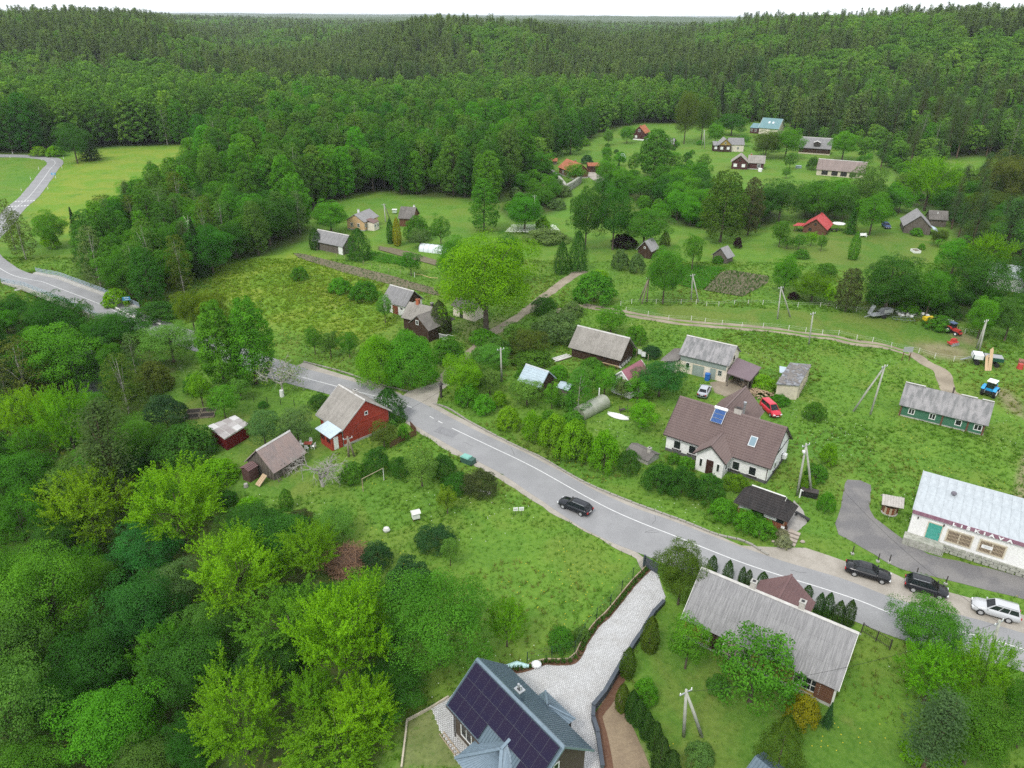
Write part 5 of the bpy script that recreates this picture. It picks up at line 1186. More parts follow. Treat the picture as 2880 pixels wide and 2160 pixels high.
# the rest of the woods: one mass of small copies of a few model trees
NEEDLE = leaf_mat('forest_needles', [(0.109, 0.178, 0.071), (0.138, 0.213, 0.081), (0.098, 0.163, 0.071), (0.161, 0.236, 0.081), (0.121, 0.190, 0.083)])
FOLI = leaf_mat('forest_leaves', [(0.086, 0.207, 0.037), (0.127, 0.270, 0.046), (0.098, 0.230, 0.041), (0.161, 0.299, 0.052), (0.069, 0.172, 0.037)])
BIRL = leaf_mat('forest_birch', [(0.161, 0.282, 0.063), (0.132, 0.236, 0.069), (0.184, 0.310, 0.075)])
fcol = bpy.data.collections.new('forest_models'); fprot = []
def fproto(nm, P, v, C, NV, h, mats, r0, top):
    tm = trunk_mb(h, r0, C, 3, top, .015); F = np.arange(len(P)).reshape(-1, 4); tf = np.array([q for q in tm.f if len(q) == 4]); V = np.vstack([P, np.array(tm.v)])
    me = np_mesh(nm, V, np.vstack([F, tf+len(P)]), mats, {'v': ('POINT', np.r_[v, np.zeros(len(tm.v))])}, mi=np.r_[np.zeros(len(F)), np.ones(len(tf))], nrm=np.vstack([NV, unit(np.array(tm.v)*[1, 1, 0]+[1e-4, 0, 0])]))
    o = bpy.data.objects.new(f'model_{len(fprot):02d}', me); fcol.objects.link(o); fprot.append(h)
for i in range(4): P, v, C, NV = pine_crown(20, 6.8, 9, 14, .9, .38); fproto('far_pine', P, v, C, NV, 20, [NEEDLE, BARK_PINE], .26, .95)
for i in range(3): P, v, C, NV = leaf_crown('round', 15, 10, 46, 26, .85); fproto('far_leafy', P, v, C, NV, 15, [FOLI, BARK], .22, .7)
for i in range(2): P, v, C, NV = leaf_crown('oval', 18, 7, 46, 24, .8); fproto('far_alder', P, v, C, NV, 18, [FOLI, BARK], .2, .85)
for i in range(2): P, v, C, NV = leaf_crown('oval', 18, 6.5, 44, 20, .72, clump=1.1); fproto('far_birch', P, v, C, NV, 18, [BIRL, BARK_WHITE], .16, .9)
pick = dict(pine=(0, 4), maple=(4, 7), tuft=(4, 7), lilac=(4, 7), bush=(4, 7), apple=(4, 7), alder=(7, 9), poplar=(7, 9), birch=(9, 11), spruce=(0, 4))
n = len(STUFF); sx = np.array([q[1] for q in STUFF]); sy = np.array([q[2] for q in STUFF]); sh = np.array([q[3] for q in STUFF])
pi = np.array([rng.integers(*pick[q[0]]) for q in STUFF]); sc = sh/np.array(fprot)[pi]; sr = np.hypot(sx, sy)
wide = (1+.5*smooth((sr-900)/900))*rng.uniform(.85, 1.3, n)
pm = bpy.data.meshes.new('forest'); pm.vertices.add(n); pm.vertices.foreach_set('co', np.c_[sx, sy, height(sx, sy)-.2].astype(np.float32).ravel())
for nm, tp, arr in (('pi', 'INT', pi), ('sc', 'FLOAT_VECTOR', np.c_[sc*wide, sc*wide, sc]), ('ro', 'FLOAT_VECTOR', np.c_[np.zeros(n), np.zeros(n), rng.uniform(0, 6.28, n)])):
    a = pm.attributes.new(nm, tp, 'POINT')
    if tp == 'INT': a.data.foreach_set('value', arr.astype(np.int32))
    else: a.data.foreach_set('vector', arr.astype(np.float32).ravel())
fo = link('forest', pm); fo['kind'] = 'stuff'
ng = bpy.data.node_groups.new('forest_scatter', 'GeometryNodeTree'); ng.interface.new_socket('Geometry', in_out='INPUT', socket_type='NodeSocketGeometry'); ng.interface.new_socket('Geometry', in_out='OUTPUT', socket_type='NodeSocketGeometry')
gi, go = ng.nodes.new('NodeGroupInput'), ng.nodes.new('NodeGroupOutput'); ip = ng.nodes.new('GeometryNodeInstanceOnPoints'); ci = ng.nodes.new('GeometryNodeCollectionInfo')
ci.inputs['Collection'].default_value = fcol; ci.inputs['Separate Children'].default_value = True; ci.inputs['Reset Children'].default_value = True; ip.inputs['Pick Instance'].default_value = True
ng.links.new(gi.outputs[0], ip.inputs['Points']); ng.links.new(ci.outputs[0], ip.inputs['Instance'])
for nm, dt, sk in (('pi', 'INT', 'Instance Index'), ('ro', 'FLOAT_VECTOR', 'Rotation'), ('sc', 'FLOAT_VECTOR', 'Scale')):
    a = ng.nodes.new('GeometryNodeInputNamedAttribute'); a.data_type = dt; a.inputs['Name'].default_value = nm; ng.links.new(a.outputs['Attribute'], ip.inputs[sk])
ng.links.new(ip.outputs[0], go.inputs[0]); fo.modifiers.new('scatter', 'NODES').node_group = ng
print('forest', n, 'individuals', used)
# ---------------------------------------------------------------- buildings
FOOT = []      # footprints kept free of grass
def V3(p): return Vector(p)
def slope(mb, e0, e1, r0, r1, style='wave', pitch=.18, amp=.042, th=.07, m=0, course=.36, ms=None):
    """one roof plane: eave e0-e1, ridge r0-r1, with its real relief"""
    e0, e1, r0, r1 = map(V3, (e0, e1, r0, r1)); n = (e1-e0).cross((r0+r1)/2-(e0+e1)/2)
    if n.length < 1e-6: n = (e1-e0).cross(r0-e0)
    n.normalize(); L = max((e1-e0).length, (r1-r0).length); S = (((r0+r1)-(e0+e1))/2).length
    if style == 'seam':
        ss = [0.]; hs = [0.]; k = max(1, round(L/pitch))
        for i in range(k): a = i/k; w = .03/L; ss += [a+w, a+w*1.6, a+w*2.8, a+w*3.4]; hs += [0, amp, amp, 0]
        ss.append(1.); hs.append(0.)
    elif style == 'flat': ss, hs = [0., 1.], [0., 0.]
    else:
        k = max(4, int(L/pitch*4)); ss = [i/k for i in range(k+1)]; hs = [amp*math.sin(2*math.pi*i/4) for i in range(k+1)]
    if style == 'tile':
        c = max(2, round(S/course)); ts = []; ho = []
        for i in range(c): ts += [i/c, (i+.999)/c]; ho += [.045, .0]
    elif style == 'wave':
        c = max(1, round(S/1.6)); ts = []; ho = []
        for i in range(c): ts += [i/c, (i+.995)/c]; ho += [.018, .0]
    else: ts, ho = [0., 1.], [0., 0.]
    P = []; F = []; W = len(ss)
    for t, o in zip(ts, ho):
        a, b = e0.lerp(r0, t), e1.lerp(r1, t)
        for s_, h_ in zip(ss, hs): P.append(a.lerp(b, s_)+n*(h_+o+.02))
    for j in range(len(ts)-1):
        for i in range(W-1): F.append((j*W+i, j*W+i+1, (j+1)*W+i+1, (j+1)*W+i))
    mb.add(P, F, m)
    lo = [e0-n*th, e1-n*th, r1-n*th, r0-n*th]; hi = [e0+n*.0, e1+n*.0, r1+n*.0, r0+n*.0]
    mb.add(lo+hi, [(3, 2, 1, 0), (4, 5, 6, 7), (0, 1, 5, 4), (1, 2, 6, 5), (2, 3, 7, 6), (3, 0, 4, 7)], m)
class House:
    def __init__(s, name, label, c, rot, L, W, ze, zr, wall, roof, style='wave', pitch=.18, oh=.35, ohg=.3, gable=None, base=None, cat='house', trim=None, ridge=None, shift=0.0, course=.36, barge=None, group=None, gut=None):
        s.L, s.W, s.ze, s.zr = L, W, ze, zr; s.hl, s.hw = L/2-ohg, W/2-oh; s.k = (zr-ze)/(W/2); s.zw = ze+oh*s.k-.06
        s.root = empty(name, (c[0], c[1], H(*c)), R(rot), label, cat, group); hl, hw, zw = s.hl, s.hw, s.zw; b0 = -.3
        s.rot = R(rot); s.c = c
        m = MB(); zt = zr-.10; gb = 1 if gable else 0
        m.quad((-hl, -hw, b0), (hl, -hw, b0), (hl, -hw, zw), (-hl, -hw, zw)); m.quad((hl, hw, b0), (-hl, hw, b0), (-hl, hw, zw), (hl, hw, zw))
        for sx in (-1, 1):
            q = [(sx*hl, sx*-hw, b0), (sx*hl, sx*hw, b0), (sx*hl, sx*hw, zw), (sx*hl, sx*-hw, zw)]; m.quad(*q)
            if not gable: m.add([(sx*hl, sx*-hw, zw), (sx*hl, sx*hw, zw), (sx*hl, 0, zt)], [(0, 1, 2)])
        m.build('wall', wall, s.root)
        if gable:
            for sx in (-1, 1):
                g = MB(); x = sx*hl; x2 = sx*(hl+.03); p = [(x2, sx*-hw, zw), (x2, sx*hw, zw), (x2, 0, zt)]; g.add(p+[(x, q[1], q[2]) for q in p], [(0, 1, 2), (0, 3, 4, 1), (1, 4, 5, 2), (2, 5, 3, 0)]); g.build('gable', gable, s.root)
        if base:
            m = MB(); h_, mt = base; m.box((0, 0, h_/2-.15), (2*hl+.08, 2*hw+.08, h_+.3)); m.build('plinth', mt, s.root)
        m = MB(); l2 = L/2; w2 = W/2
        slope(m, (-l2, -w2, ze), (l2, -w2, ze), (-l2, 0, zr), (l2, 0, zr), style, pitch, course=course)
        slope(m, (l2, w2, ze), (-l2, w2, ze), (l2, 0, zr), (-l2, 0, zr), style, pitch, course=course)
        s.roof = m.build('roof', roof, s.root)
        if ridge:
            m = MB(); d = Vector((0, .16, -.16*s.k)); m.add([(-l2-.02, -.17, zr-.17*s.k+.09), (l2+.02, -.17, zr-.17*s.k+.09), (l2+.02, 0, zr+.11), (-l2-.02, 0, zr+.11), (l2+.02, .17, zr-.17*s.k+.09), (-l2-.02, .17, zr-.17*s.k+.09)], [(0, 1, 2, 3), (3, 2, 4, 5)]); m.build('ridge_cap', ridge, s.roof)
        if barge:
            m = MB()
            for sx in (-1, 1):
                for sy in (-1, 1): m.bar((sx*(l2+.03), sy*w2, ze-.03), (sx*(l2+.03), 0, zr-.02), .05, .18)
            m.build('barge_board', barge, s.roof)
        if gut:
            m = MB()
            for sy in (-1, 1): m.cyl((-l2, sy*(w2+.05), ze-.06), (l2, sy*(w2+.05), ze-.06), .06, 8); m.cyl((hl-.1, sy*(hw+.07), 0), (hl-.1, sy*(hw+.07), ze-.1), .045, 8)
            m.build('gutter', gut, s.root)
        s.foot(-hl, hl, -hw, hw)
    def foot(s, x0, x1, y0, y1):
        ca, sa = math.cos(s.rot), math.sin(s.rot); FOOT.append([(s.c[0]+x*ca-y*sa, s.c[1]+x*sa+y*ca) for x, y in ((x0, y0), (x1, y0), (x1, y1), (x0, y1))])
    def face(s, sd):
        return {'F': (lambda u, z, o: Vector((u, -s.hw-o, z))), 'B': (lambda u, z, o: Vector((-u, s.hw+o, z))), 'R': (lambda u, z, o: Vector((s.hl+o, u, z))), 'L': (lambda u, z, o: Vector((-s.hl-o, -u, z)))}[sd]
    def win(s, sd, u, z, w, h, nx=2, nz=1, frame=None, pane=None, sill=None, bw=.09, off=.0, face=None, parent=None, label=None):
        f = face or s.face(sd); fm = frame or FRAME; m = MB()
        def slab(mb, u0, u1, z0, z1, o0, o1):
            P = [f(a, b, c+off) for c in (o0, o1) for a, b in ((u0, z0), (u1, z0), (u1, z1), (u0, z1))]
            mb.add(P, [(0, 3, 2, 1), (4, 5, 6, 7), (0, 1, 5, 4), (1, 2, 6, 5), (2, 3, 7, 6), (3, 0, 4, 7)])
        a, b = u-w/2, u+w/2; slab(m, a, b, z, z+bw, 0, .07); slab(m, a, b, z+h-bw, z+h, 0, .07); slab(m, a, a+bw, z+bw, z+h-bw, 0, .068); slab(m, b-bw, b, z+bw, z+h-bw, 0, .068)
        for i in range(1, nx): q = a+w*i/nx; slab(m, q-bw*.35, q+bw*.35, z+bw, z+h-bw, 0, .06)
        for i in range(1, nz): q = z+h*i/nz; slab(m, a+bw, b-bw, q-bw*.3, q+bw*.3, 0, .058)
        o = m.build('window', fm, parent or s.root)
        m = MB(); slab(m, a+bw*.6, b-bw*.6, z+bw*.6, z+h-bw*.6, 0, .025); m.build('pane', pane or GLASS, o)
        if sill:
            m = MB(); slab(m, a-.12, b+.12, z-.16, z-.004, 0, .14); m.build('sill', sill, o)
        if label: o['label'] = label
        return o
    def door(s, sd, u, w, h, mat, z=0.0, frame=None, handle=True, panels=0, label=None):
        f = s.face(sd)
        def slab(mb, u0, u1, z0, z1, o0, o1):
            P = [f(a, b, c) for c in (o0, o1) for a, b in ((u0, z0), (u1, z0), (u1, z1), (u0, z1))]
            mb.add(P, [(0, 3, 2, 1), (4, 5, 6, 7), (0, 1, 5, 4), (1, 2, 6, 5), (2, 3, 7, 6), (3, 0, 4, 7)])
        m = MB(); slab(m, u-w/2, u+w/2, z, z+h, 0, .04)
        for i in range(panels):
            q = z+h*(i+.5)/panels; slab(m, u-w*.38, u+w*.38, q-h*.35/panels, q+h*.35/panels, .0, .06)
        o = m.build('door', mat, s.root)
        if frame:
            m = MB(); slab(m, u-w/2-.1, u-w/2-.002, z, z+h+.1, 0, .06); slab(m, u+w/2+.002, u+w/2+.1, z, z+h+.1, 0, .06); slab(m, u-w/2, u+w/2, z+h+.003, z+h+.1, 0, .058); m.build('door_frame', frame, o)
        if handle:
            m = MB(); slab(m, u+w*.36, u+w*.44, z+h*.46, z+h*.5, .04, .10); m.build('handle', STEEL, o)
        if label: o['label'] = label
        return o
    def chimney(s, x, y, h, w=.55, d=.55, mat=None, cap=None, label=None):
        zr_ = s.zr-abs(y)*s.k; m = MB(); m.box((x, y, zr_-.4+(h+.4)/2), (w, d, h+.4)); o = m.build('chimney', mat or BRICK_WHITE, s.root)
        m = MB(); m.box((x, y, zr_+h+.04), (w+.1, d+.1, .08)); m.box((x, y, zr_+h+.10), (w*.55, d*.55, .05), m=1); m.build('chimney_cap', [cap or CONC, BLACK], o)
        if label: o['label'] = label
        return o
    def part(s, name, mb, mat, parent=None, label=None):
        o = mb.build(name, mat, parent or s.root)
        if label: o['label'] = label
        return o
def local_face(o, right, out):
    o, right, out = Vector(o), Vector(right), Vector(out); return lambda u, z, d: o+right*u+Vector((0, 0, z))+out*d
# ---- dark clad house with solar panels
h = House('solar_house', 'dark clad house with a blue metal roof covered in solar panels', (.66, 39.9), -50.5, 10.5, 6.45, 3.55, 6.62, WALL_DARKCLAD, METAL_BLUE, 'seam', .26, .5, .45, barge=METAL_BLUE_LT, ridge=METAL_BLUE_LT, base=(.35, CONC))
n_ = Vector((0, -(h.zr-h.ze), h.W/2)).normalized(); up_ = Vector((0, h.W/2, h.zr-h.ze)).normalized(); SL = math.hypot(h.W/2, h.zr-h.ze)
panel_me = None
arr = empty('solar_array', (0, 0, 0)); arr.parent = h.root; arr.location = (0, 0, 0)
m = MB()
for r_, (s0, cols) in enumerate(((.26, range(10)), (1.62, range(10)), (2.98, [0, 1, 2, 3, 8, 9]))):
    for c_ in cols:
        x0 = -h.L/2+.22+c_*1.005; P0 = Vector((x0, 0, h.zr))-up_*s0+n_*.12
        if panel_me is None:
            q = MB(); w_, d_ = .985, 1.33
            pts = [Vector((0, 0, 0)), Vector((w_, 0, 0)), Vector((w_, 0, 0))-up_*d_, -up_*d_]; q.add([p+n_*.04 for p in pts]+pts, [(0, 3, 2, 1), (4, 5, 6, 7), (0, 1, 5, 4), (1, 2, 6, 5), (2, 3, 7, 6), (3, 0, 4, 7)], 0)
            g = .012
            for a_, b_ in ((0, 1), (1, 2), (2, 3), (3, 0)): q.bar(pts[a_]+n_*.045, pts[b_]+n_*.045, .018, .012, 1)
            k = NT('solar_cells'); v = k.vec(); fr = k.noise(.9, 2, .5, v); col = k.mix(fr, (.011, .011, .036), (.020, .012, .028)); b = k.pbr(col, .45, .12); panel_me = q.mesh('solar_panel', [b, plain('panel_rim', (.03, .03, .05), .4)])
        o = link('solar_panel', panel_me, arr); o.location = P0
for s0 in (1.605, 2.965): m.bar(Vector((-h.L/2+.22, 0, h.zr))-up_*s0+n_*.15, Vector((-h.L/2+(10.2 if s0 < 2 else 10.2), 0, h.zr))-up_*s0+n_*.15, .02, .02)
m.build('clamp_rail', STEEL, arr)
o = h.chimney(-.27, .35, .95, .62, .5, METAL_BLUE, STEEL)
m = MB(); 
for dx in (-.14, .14): m.cyl((-.27+dx, .35, 7.3), (-.27+dx, .35, 7.75), .09, 10)
m.build('flue_pipe', STEEL, o)
m = MB()    # north-east porch, hipped
slope(m, (1.95, 4.45, 2.85), (-1.7, 4.45, 2.85), (.35, 3.0, 3.95), (.0, 3.0, 3.95), 'seam', .26); slope(m, (-1.7, 4.45, 2.85), (-1.7, 2.9, 2.85), (.0, 3.0, 3.95), (.0, 2.9, 3.95), 'seam', .26); slope(m, (1.95, 2.9, 2.85), (1.95, 4.45, 2.85), (.35, 2.9, 3.95), (.35, 3.0, 3.95), 'seam', .26)
m.bar((-1.7, 4.45, 2.9), (.1, 3.0, 4.03), .16, .06, 1); m.bar((1.95, 4.45, 2.9), (.3, 3.0, 4.03), .16, .06, 1); h.part('porch_roof', m, [METAL_BLUE_LT, METAL_BLUE_LT])
m = MB(); 
for x in (-1.4, 1.65): m.box((x, 4.2, 1.3), (.14, .14, 2.9))
h.part('porch_post', m, DARKTRIM)
m = MB()    # south-west bay with hipped roof
slope(m, (-1.35, -5.2, 2.85), (3.9, -5.2, 2.85), (1.25, -2.75, 4.5), (1.35, -2.75, 4.5), 'seam', .26); slope(m, (-1.35, -2.9, 3.3), (-1.35, -5.2, 2.85), (1.2, -2.2, 4.75), (1.25, -2.75, 4.5), 'seam', .26); slope(m, (3.9, -5.2, 2.85), (3.9, -2.9, 3.3), (1.35, -2.75, 4.5), (1.4, -2.2, 4.75), 'seam', .26)
m.bar((-1.35, -5.2, 2.93), (1.25, -2.75, 4.6), .26, .05, 1); m.bar((3.9, -5.2, 2.93), (1.35, -2.75, 4.6), .26, .05, 1); m.bar((1.3, -2.75, 4.62), (1.3, -1.7, 5.1), .26, .05, 1); h.part('bay_roof', m, [METAL_BLUE_LT, METAL_BLUE_LT])
m = MB(); m.box((1.28, -3.8, 1.25), (4.4, 2.0, 3.1)); h.part('bay_wall', m, WALL_DARKCLAD); h.foot(-1, 3.6, -5, -2)
h.win('F', -3.2, 1.0, 1.5, 1.5, 2); h.win('F', -2.3, .25, .9, .9, 1); h.win('R', -.6, 3.2, 1.1, 1.5, 2, 2); h.win('R', 1.0, .9, 1.2, 1.4, 2); h.win('B', 2.6, .9, 1.3, 1.3, 2); h.win('B', -3, .9, 1.3, 1.3, 2)
h.win('F', .4, .9, 1.5, 1.3, 2, face=local_face((0, -4.8, 0), (1, 0, 0), (0, -1, 0)))
h.door('B', 0, 1.0, 2.1, DARKTRIM, .3, FRAME)
m = MB(); m.cyl((-4.75, -2.85, 0), (-4.75, -2.85, 3.5), .05, 8); m.cyl((-5.2, -3.28, 3.5), (5.2, -3.28, 3.5), .06, 8); h.part('gutter', m, DARKTRIM)
# ---- long grey house
h = House('village_house', 'long old house with a grey corrugated roof and two white chimneys', (24.45, 51.8), -35.4, 14.4, 8.0, 2.62, 6.08, WALL_MUSTARD, SLATE_GREY, 'wave', .25, .5, .3, ridge=RIDGE, barge=FRAME_OLD, base=(.4, CONC))
h.chimney(-2.2, .15, .85, .5, .5); h.chimney(2.28, .15, .85, .5, .5)
h.win('F', -4.4, .95, 1.5, 1.35, 2, 1, FRAME_OLD); h.win('F', 4.6, .75, 2.3, 1.45, 3, 2, FRAME_OLD); h.win('R', -1.5, .9, 1.1, 1.3, 2, 2, FRAME_OLD); h.win('R', 1.5, .9, 1.1, 1.3, 2, 2, FRAME_OLD); h.win('F', -1.0, .9, 1.2, 1.3, 2, 2, FRAME_OLD)
h.door('F', -2.9, 1.0, 2.0, WALL_GREYWOOD, .1)
m = MB()
for i in range(8): m.box((6.1, -3.56, .5+i*.26), (1.5, .09, .17)); 
h.part('log', m, WALL_LOG)['kind'] = 'stuff'
m = MB(); 
for i in range(8): m.box((-3.0, -3.56, .4+i*.27), (2.6, .09, .2)); 
h.part('log', m, WALL_TIMBER)['kind'] = 'stuff'
m = MB(); m.box((6.95, -3.55, 1.2), (.18, .18, 2.9)); h.part('corner_board', m, FRAME_OLD)
m = MB(); slope(m, (-2.75, -5.1, 1.95), (-.95, -5.1, 1.95), (-2.75, -3.6, 2.72), (-.95, -3.6, 2.72), 'wave', .2); m.bar((-2.8, -5.1, 1.98), (-2.8, -3.6, 2.76), .08, .14, 1); h.part('awning', m, [SLATE_RUST, FRAME_OLD])
m = MB(); slope(m, (2.6, 2.4, 2.65), (2.6, 5.7, 2.65), (-.1, 1.4, 4.6), (-.1, 5.9, 4.6), 'tile', .3, .015); slope(m, (-2.8, 5.7, 2.65), (-2.8, 2.4, 2.65), (-.1, 5.9, 4.6), (-.1, 1.4, 4.6), 'tile', .3, .015); m.bar((-.1, 1.5, 4.68), (-.1, 5.95, 4.68), .22, .06); m.add([(-2.4, 5.5, 2.6), (2.2, 5.5, 2.6), (-.1, 5.7, 4.5)], [(1, 0, 2)]); h.part('porch_roof', m, TILE_MAROON)
m = MB(); m.box((-.1, 4.6, 1.1), (4.6, 1.9, 2.8)); h.part('porch_wall', m, WALL_MUSTARD); h.foot(-2.5, 2.5, 3, 5.7)
# ---- white house with brown tiles
h = House('white_house', 'big white plastered house with brown tile roof and porch gable', (29.5, 86.7), -35.3, 14.8, 9.1, 2.62, 6.6, WALL_WHITE, TILE_BROWN, 'tile', .3, .42, .35, gut=DARKTRIM, barge=DARKTRIM, ridge=TILE_BROWN, base=(.45, plain('dark_plinth', (.10, .10, .10), .9)))
for u in (-5.4, -3.2): h.win('F', u, .75, 1.1, 1.35, 1, 1, sill=DARKTRIM)
for u in (2.9, 5.1): h.win('F', u, .55, 1.05, 1.35, 1, 1, sill=DARKTRIM)
h.win('R', -1.2, .7, .9, 1.2, 1, 1, sill=DARKTRIM); h.win('R', 1.6, .7, .9, 1.2, 1, 1, sill=DARKTRIM); h.win('R', -.6, 3.4, .9, 1.1, 1, 1, sill=DARKTRIM); h.win('L', 0, 3.4, .9, 1.1, 1, 1)
m = MB(); m.box((h.hl+.03, 0, 3.0), (.05, 7.6, .12)); h.part('gable_band', m, DARKTRIM)
m = MB(); PX, PY = .1, -6.35; pw = 1.85
m.add([(PX-pw, PY, -.3), (PX+pw, PY, -.3), (PX+pw, PY, 2.75), (PX, PY, 4.35), (PX-pw, PY, 2.75), (PX-pw, -4.1, -.3), (PX+pw, -4.1, -.3), (PX+pw, -4.1, 2.75), (PX-pw, -4.1, 2.75)], [(0, 1, 2, 3, 4), (1, 6, 7, 2), (5, 0, 4, 8)]); h.part('porch_wall', m, WALL_WHITE)
m = MB(); slope(m, (PX+2.25, PY-.45, 2.55), (PX+2.25, -3.9, 2.55), (PX, PY-.45, 4.55), (PX, -2.35, 4.55), 'tile', .3); slope(m, (PX-2.25, -3.9, 2.55), (PX-2.25, PY-.45, 2.55), (PX, -2.35, 4.55), (PX, PY-.45, 4.55), 'tile', .3)
m.bar((PX-2.25, PY-.48, 2.52), (PX, PY-.48, 4.52), .05, .16, 1); m.bar((PX+2.25, PY-.48, 2.52), (PX, PY-.48, 4.52), .05, .16, 1); m.bar((PX, PY-.4, 4.62), (PX, -2.4, 4.62), .2, .05); m.bar((PX+2.25, -3.9, 2.66), (PX, -2.3, 4.66), .16, .04); m.bar((PX-2.25, -3.9, 2.66), (PX, -2.3, 4.66), .16, .04); h.part('porch_roof', m, [TILE_BROWN, DARKTRIM]); h.foot(-2, 2.2, -6.5, -4)
pf = local_face((PX, PY, 0), (1, 0, 0), (0, -1, 0))
h.win('F', -1.15, .75, .5, 1.3, 1, 1, face=pf); h.win('F', 1.2, .75, .5, 1.3, 1, 1, face=pf); h.win('F', 1.1, .8, .9, 1.2, 1, 1, face=local_face((PX+pw, PY, 0), (0, 1, 0), (1, 0, 0)))
m = MB(); m.box((PX+.05, PY-.03, 1.1), (.95, .06, 2.1)); dd = h.part('door', m, plain('dark_brown_door', (.045, .018, .016), .5)); m = MB(); m.box((PX+.4, PY-.08, 1.1), (.05, .06, .14)); m.build('handle', STEEL, dd)
m = MB(); yw = 10.0; slope(m, (1.75, 3.9, 2.62), (1.75, yw, 2.62), (-1.45, 1.0, 5.75), (-1.45, yw, 5.75), 'tile', .3); slope(m, (-4.65, yw, 2.62), (-4.65, 3.9, 2.62), (-1.45, yw, 5.75), (-1.45, 1.0, 5.75), 'tile', .3); m.bar((-1.45, 1.2, 5.85), (-1.45, yw, 5.85), .22, .06); h.part('rear_roof', m, TILE_BROWN)
m = MB(); m.box((-1.45, 7, 1.2), (5.6, 5.6, 3.0)); m.add([(-4.25, 9.8, 2.7), (1.35, 9.8, 2.7), (-1.45, 9.8, 5.5)], [(1, 0, 2)]); h.part('rear_wall', m, WALL_WHITE); h.foot(-4.3, 1.4, 4, 9.9)
h.chimney(.85, .05, .75, 1.0, .45, BRICK_WHITE, BRICK_DARK)
m = MB(); m.cyl((.45, 4.1, 3.6), (.45, 4.1, 6.0), .14, 12); m.cyl((.45, 4.1, 6.0), (.45, 4.1, 6.35), .22, 12); m.cyl((.45, 4.1, 4.0), (.45, 4.1, 4.4), .24, 12); m.box((.75, 3.7, 4.15), (.5, .12, .08)); h.part('flue_pipe', m, STEEL)
cz = h.zr; sd = Vector((0, h.W/2, h.zr-h.ze)).normalized(); nn_ = Vector((0, -(h.zr-h.ze), h.W/2)).normalized()
q0 = Vector((-2.05, -1.75, h.zr-1.75*h.k))+nn_*.25; wc = empty('solar_water_heater', (0, 0, 0)); wc.parent = h.root
m = MB(); m.tube([q0+sd*2.05+Vector((-.15, 0, .12)), q0+sd*2.05+Vector((1.65, 0, .12))], .22, 14); m.build('tank', WHITE, wc)
for i in range(12): m = MB(); m.tube([q0+Vector((.05+i*.128, 0, 0)), q0+Vector((.05+i*.128, 0, 0))+sd*1.95], .045, 7); m.build('collector_tube', TUBEBLUE, wc)
m = MB(); 
for a_, b_ in (((-.03, 0), (1.53, 0)), ((-.03, 0), (-.03, 2.0)), ((1.53, 0), (1.53, 2.0)), ((-.03, .65), (1.53, .65)), ((-.03, 1.3), (1.53, 1.3))): m.bar(q0+Vector((a_[0], 0, 0))+sd*a_[1]+nn_*.05, q0+Vector((b_[0], 0, 0))+sd*b_[1]+nn_*.05, .06, .05)
m.build('frame', STEEL, wc)
sk = local_face((4.1, -2.95, h.zr-2.95*h.k), (1, 0, 0), tuple(nn_))
m = MB(); c0 = Vector((4.1, -2.45, h.zr-2.45*h.k))+nn_*.1
def rect(mb, c, u, v, wu, wv, t, nn, m_=0): mb.add([c+u*a*wu/2+v*b*wv/2+nn*d for d in (0, t) for a, b in ((-1, -1), (1, -1), (1, 1), (-1, 1))], [(0, 3, 2, 1), (4, 5, 6, 7), (0, 1, 5, 4), (1, 2, 6, 5), (2, 3, 7, 6), (3, 0, 4, 7)], m_)
ux = Vector((1, 0, 0)); rect(m, c0, ux, sd, .95, 1.45, .08, nn_); o = h.part('skylight', m, STEEL); m = MB(); rect(m, c0+nn_*.081, ux, sd, .76, 1.22, .02, nn_); m.build('pane', GLASS_SKY, o)
m = MB(); m.box((7.4, 1.9, 1.3), (.5, .7, .6)); h.part('heat_pump', m, WHITE)
# ---- kiosk
kr = empty('log_kiosk', (30.35, 72.1, 0), R(-36), 'red brown log kiosk with black shingle roof and white banners', 'kiosk'); FOOT.append([(27.5, 74.7), (31.9, 70.6), (33.4, 72.6), (29, 76.8)])
class K(House):
    def __init__(s): s.root = kr; s.hl, s.hw = 2.75, 1.35; s.rot = R(-36); s.c = (30.35, 72.1)
h = K(); EL, EW, RL = 3.25, 1.95, 1.95
m = MB(); A_ = [(-EL, -EW, 1.95), (EL, -EW, 1.95), (EL, EW, 1.95), (-EL, EW, 1.95)]; r0, r1 = (-RL, 0, 3.85), (RL, 0, 3.85)
slope(m, A_[0], A_[1], r0, r1, 'tile', .22, .01, course=.3); slope(m, A_[2], A_[3], r1, r0, 'tile', .22, .01, course=.3); slope(m, A_[1], A_[2], (RL+.25, -.35, 3.35), (RL+.25, .35, 3.35), 'tile', .22, .01, course=.3); slope(m, A_[3], A_[0], (-RL-.25, .35, 3.35), (-RL-.25, -.35, 3.35), 'tile', .22, .01, course=.3)
h.part('roof', m, ROOF_BLACK); m = MB(); m.bar((-RL, 0, 3.93), (RL+.1, 0, 3.93), .2, .05); m.bar((RL+.22, -.45, 3.3), (RL+.22, 0, 3.88), .04, .12); m.bar((RL+.22, .45, 3.3), (RL+.22, 0, 3.88), .04, .12); h.part('ridge_board', m, FRAME_OLD)
for i in range(6): m = MB(); m.cyl((-2.75, -1.35, .13+i*.17), (2.75, -1.35, .13+i*.17), .09, 8); h.part('log', m, WALL_KIOSK)
for i in range(6): m = MB(); m.cyl((2.72, -1.3, .13+i*.17), (2.72, .2, .13+i*.17), .09, 8); h.part('log', m, WALL_KIOSK)
m = MB(); m.box((0, 1.3, 1.0), (5.4, .1, 2.1)); m.box((-2.7, 0, 1.0), (.1, 2.6, 2.1)); h.part('wall', m, WALL_KIOSK)
m = MB()
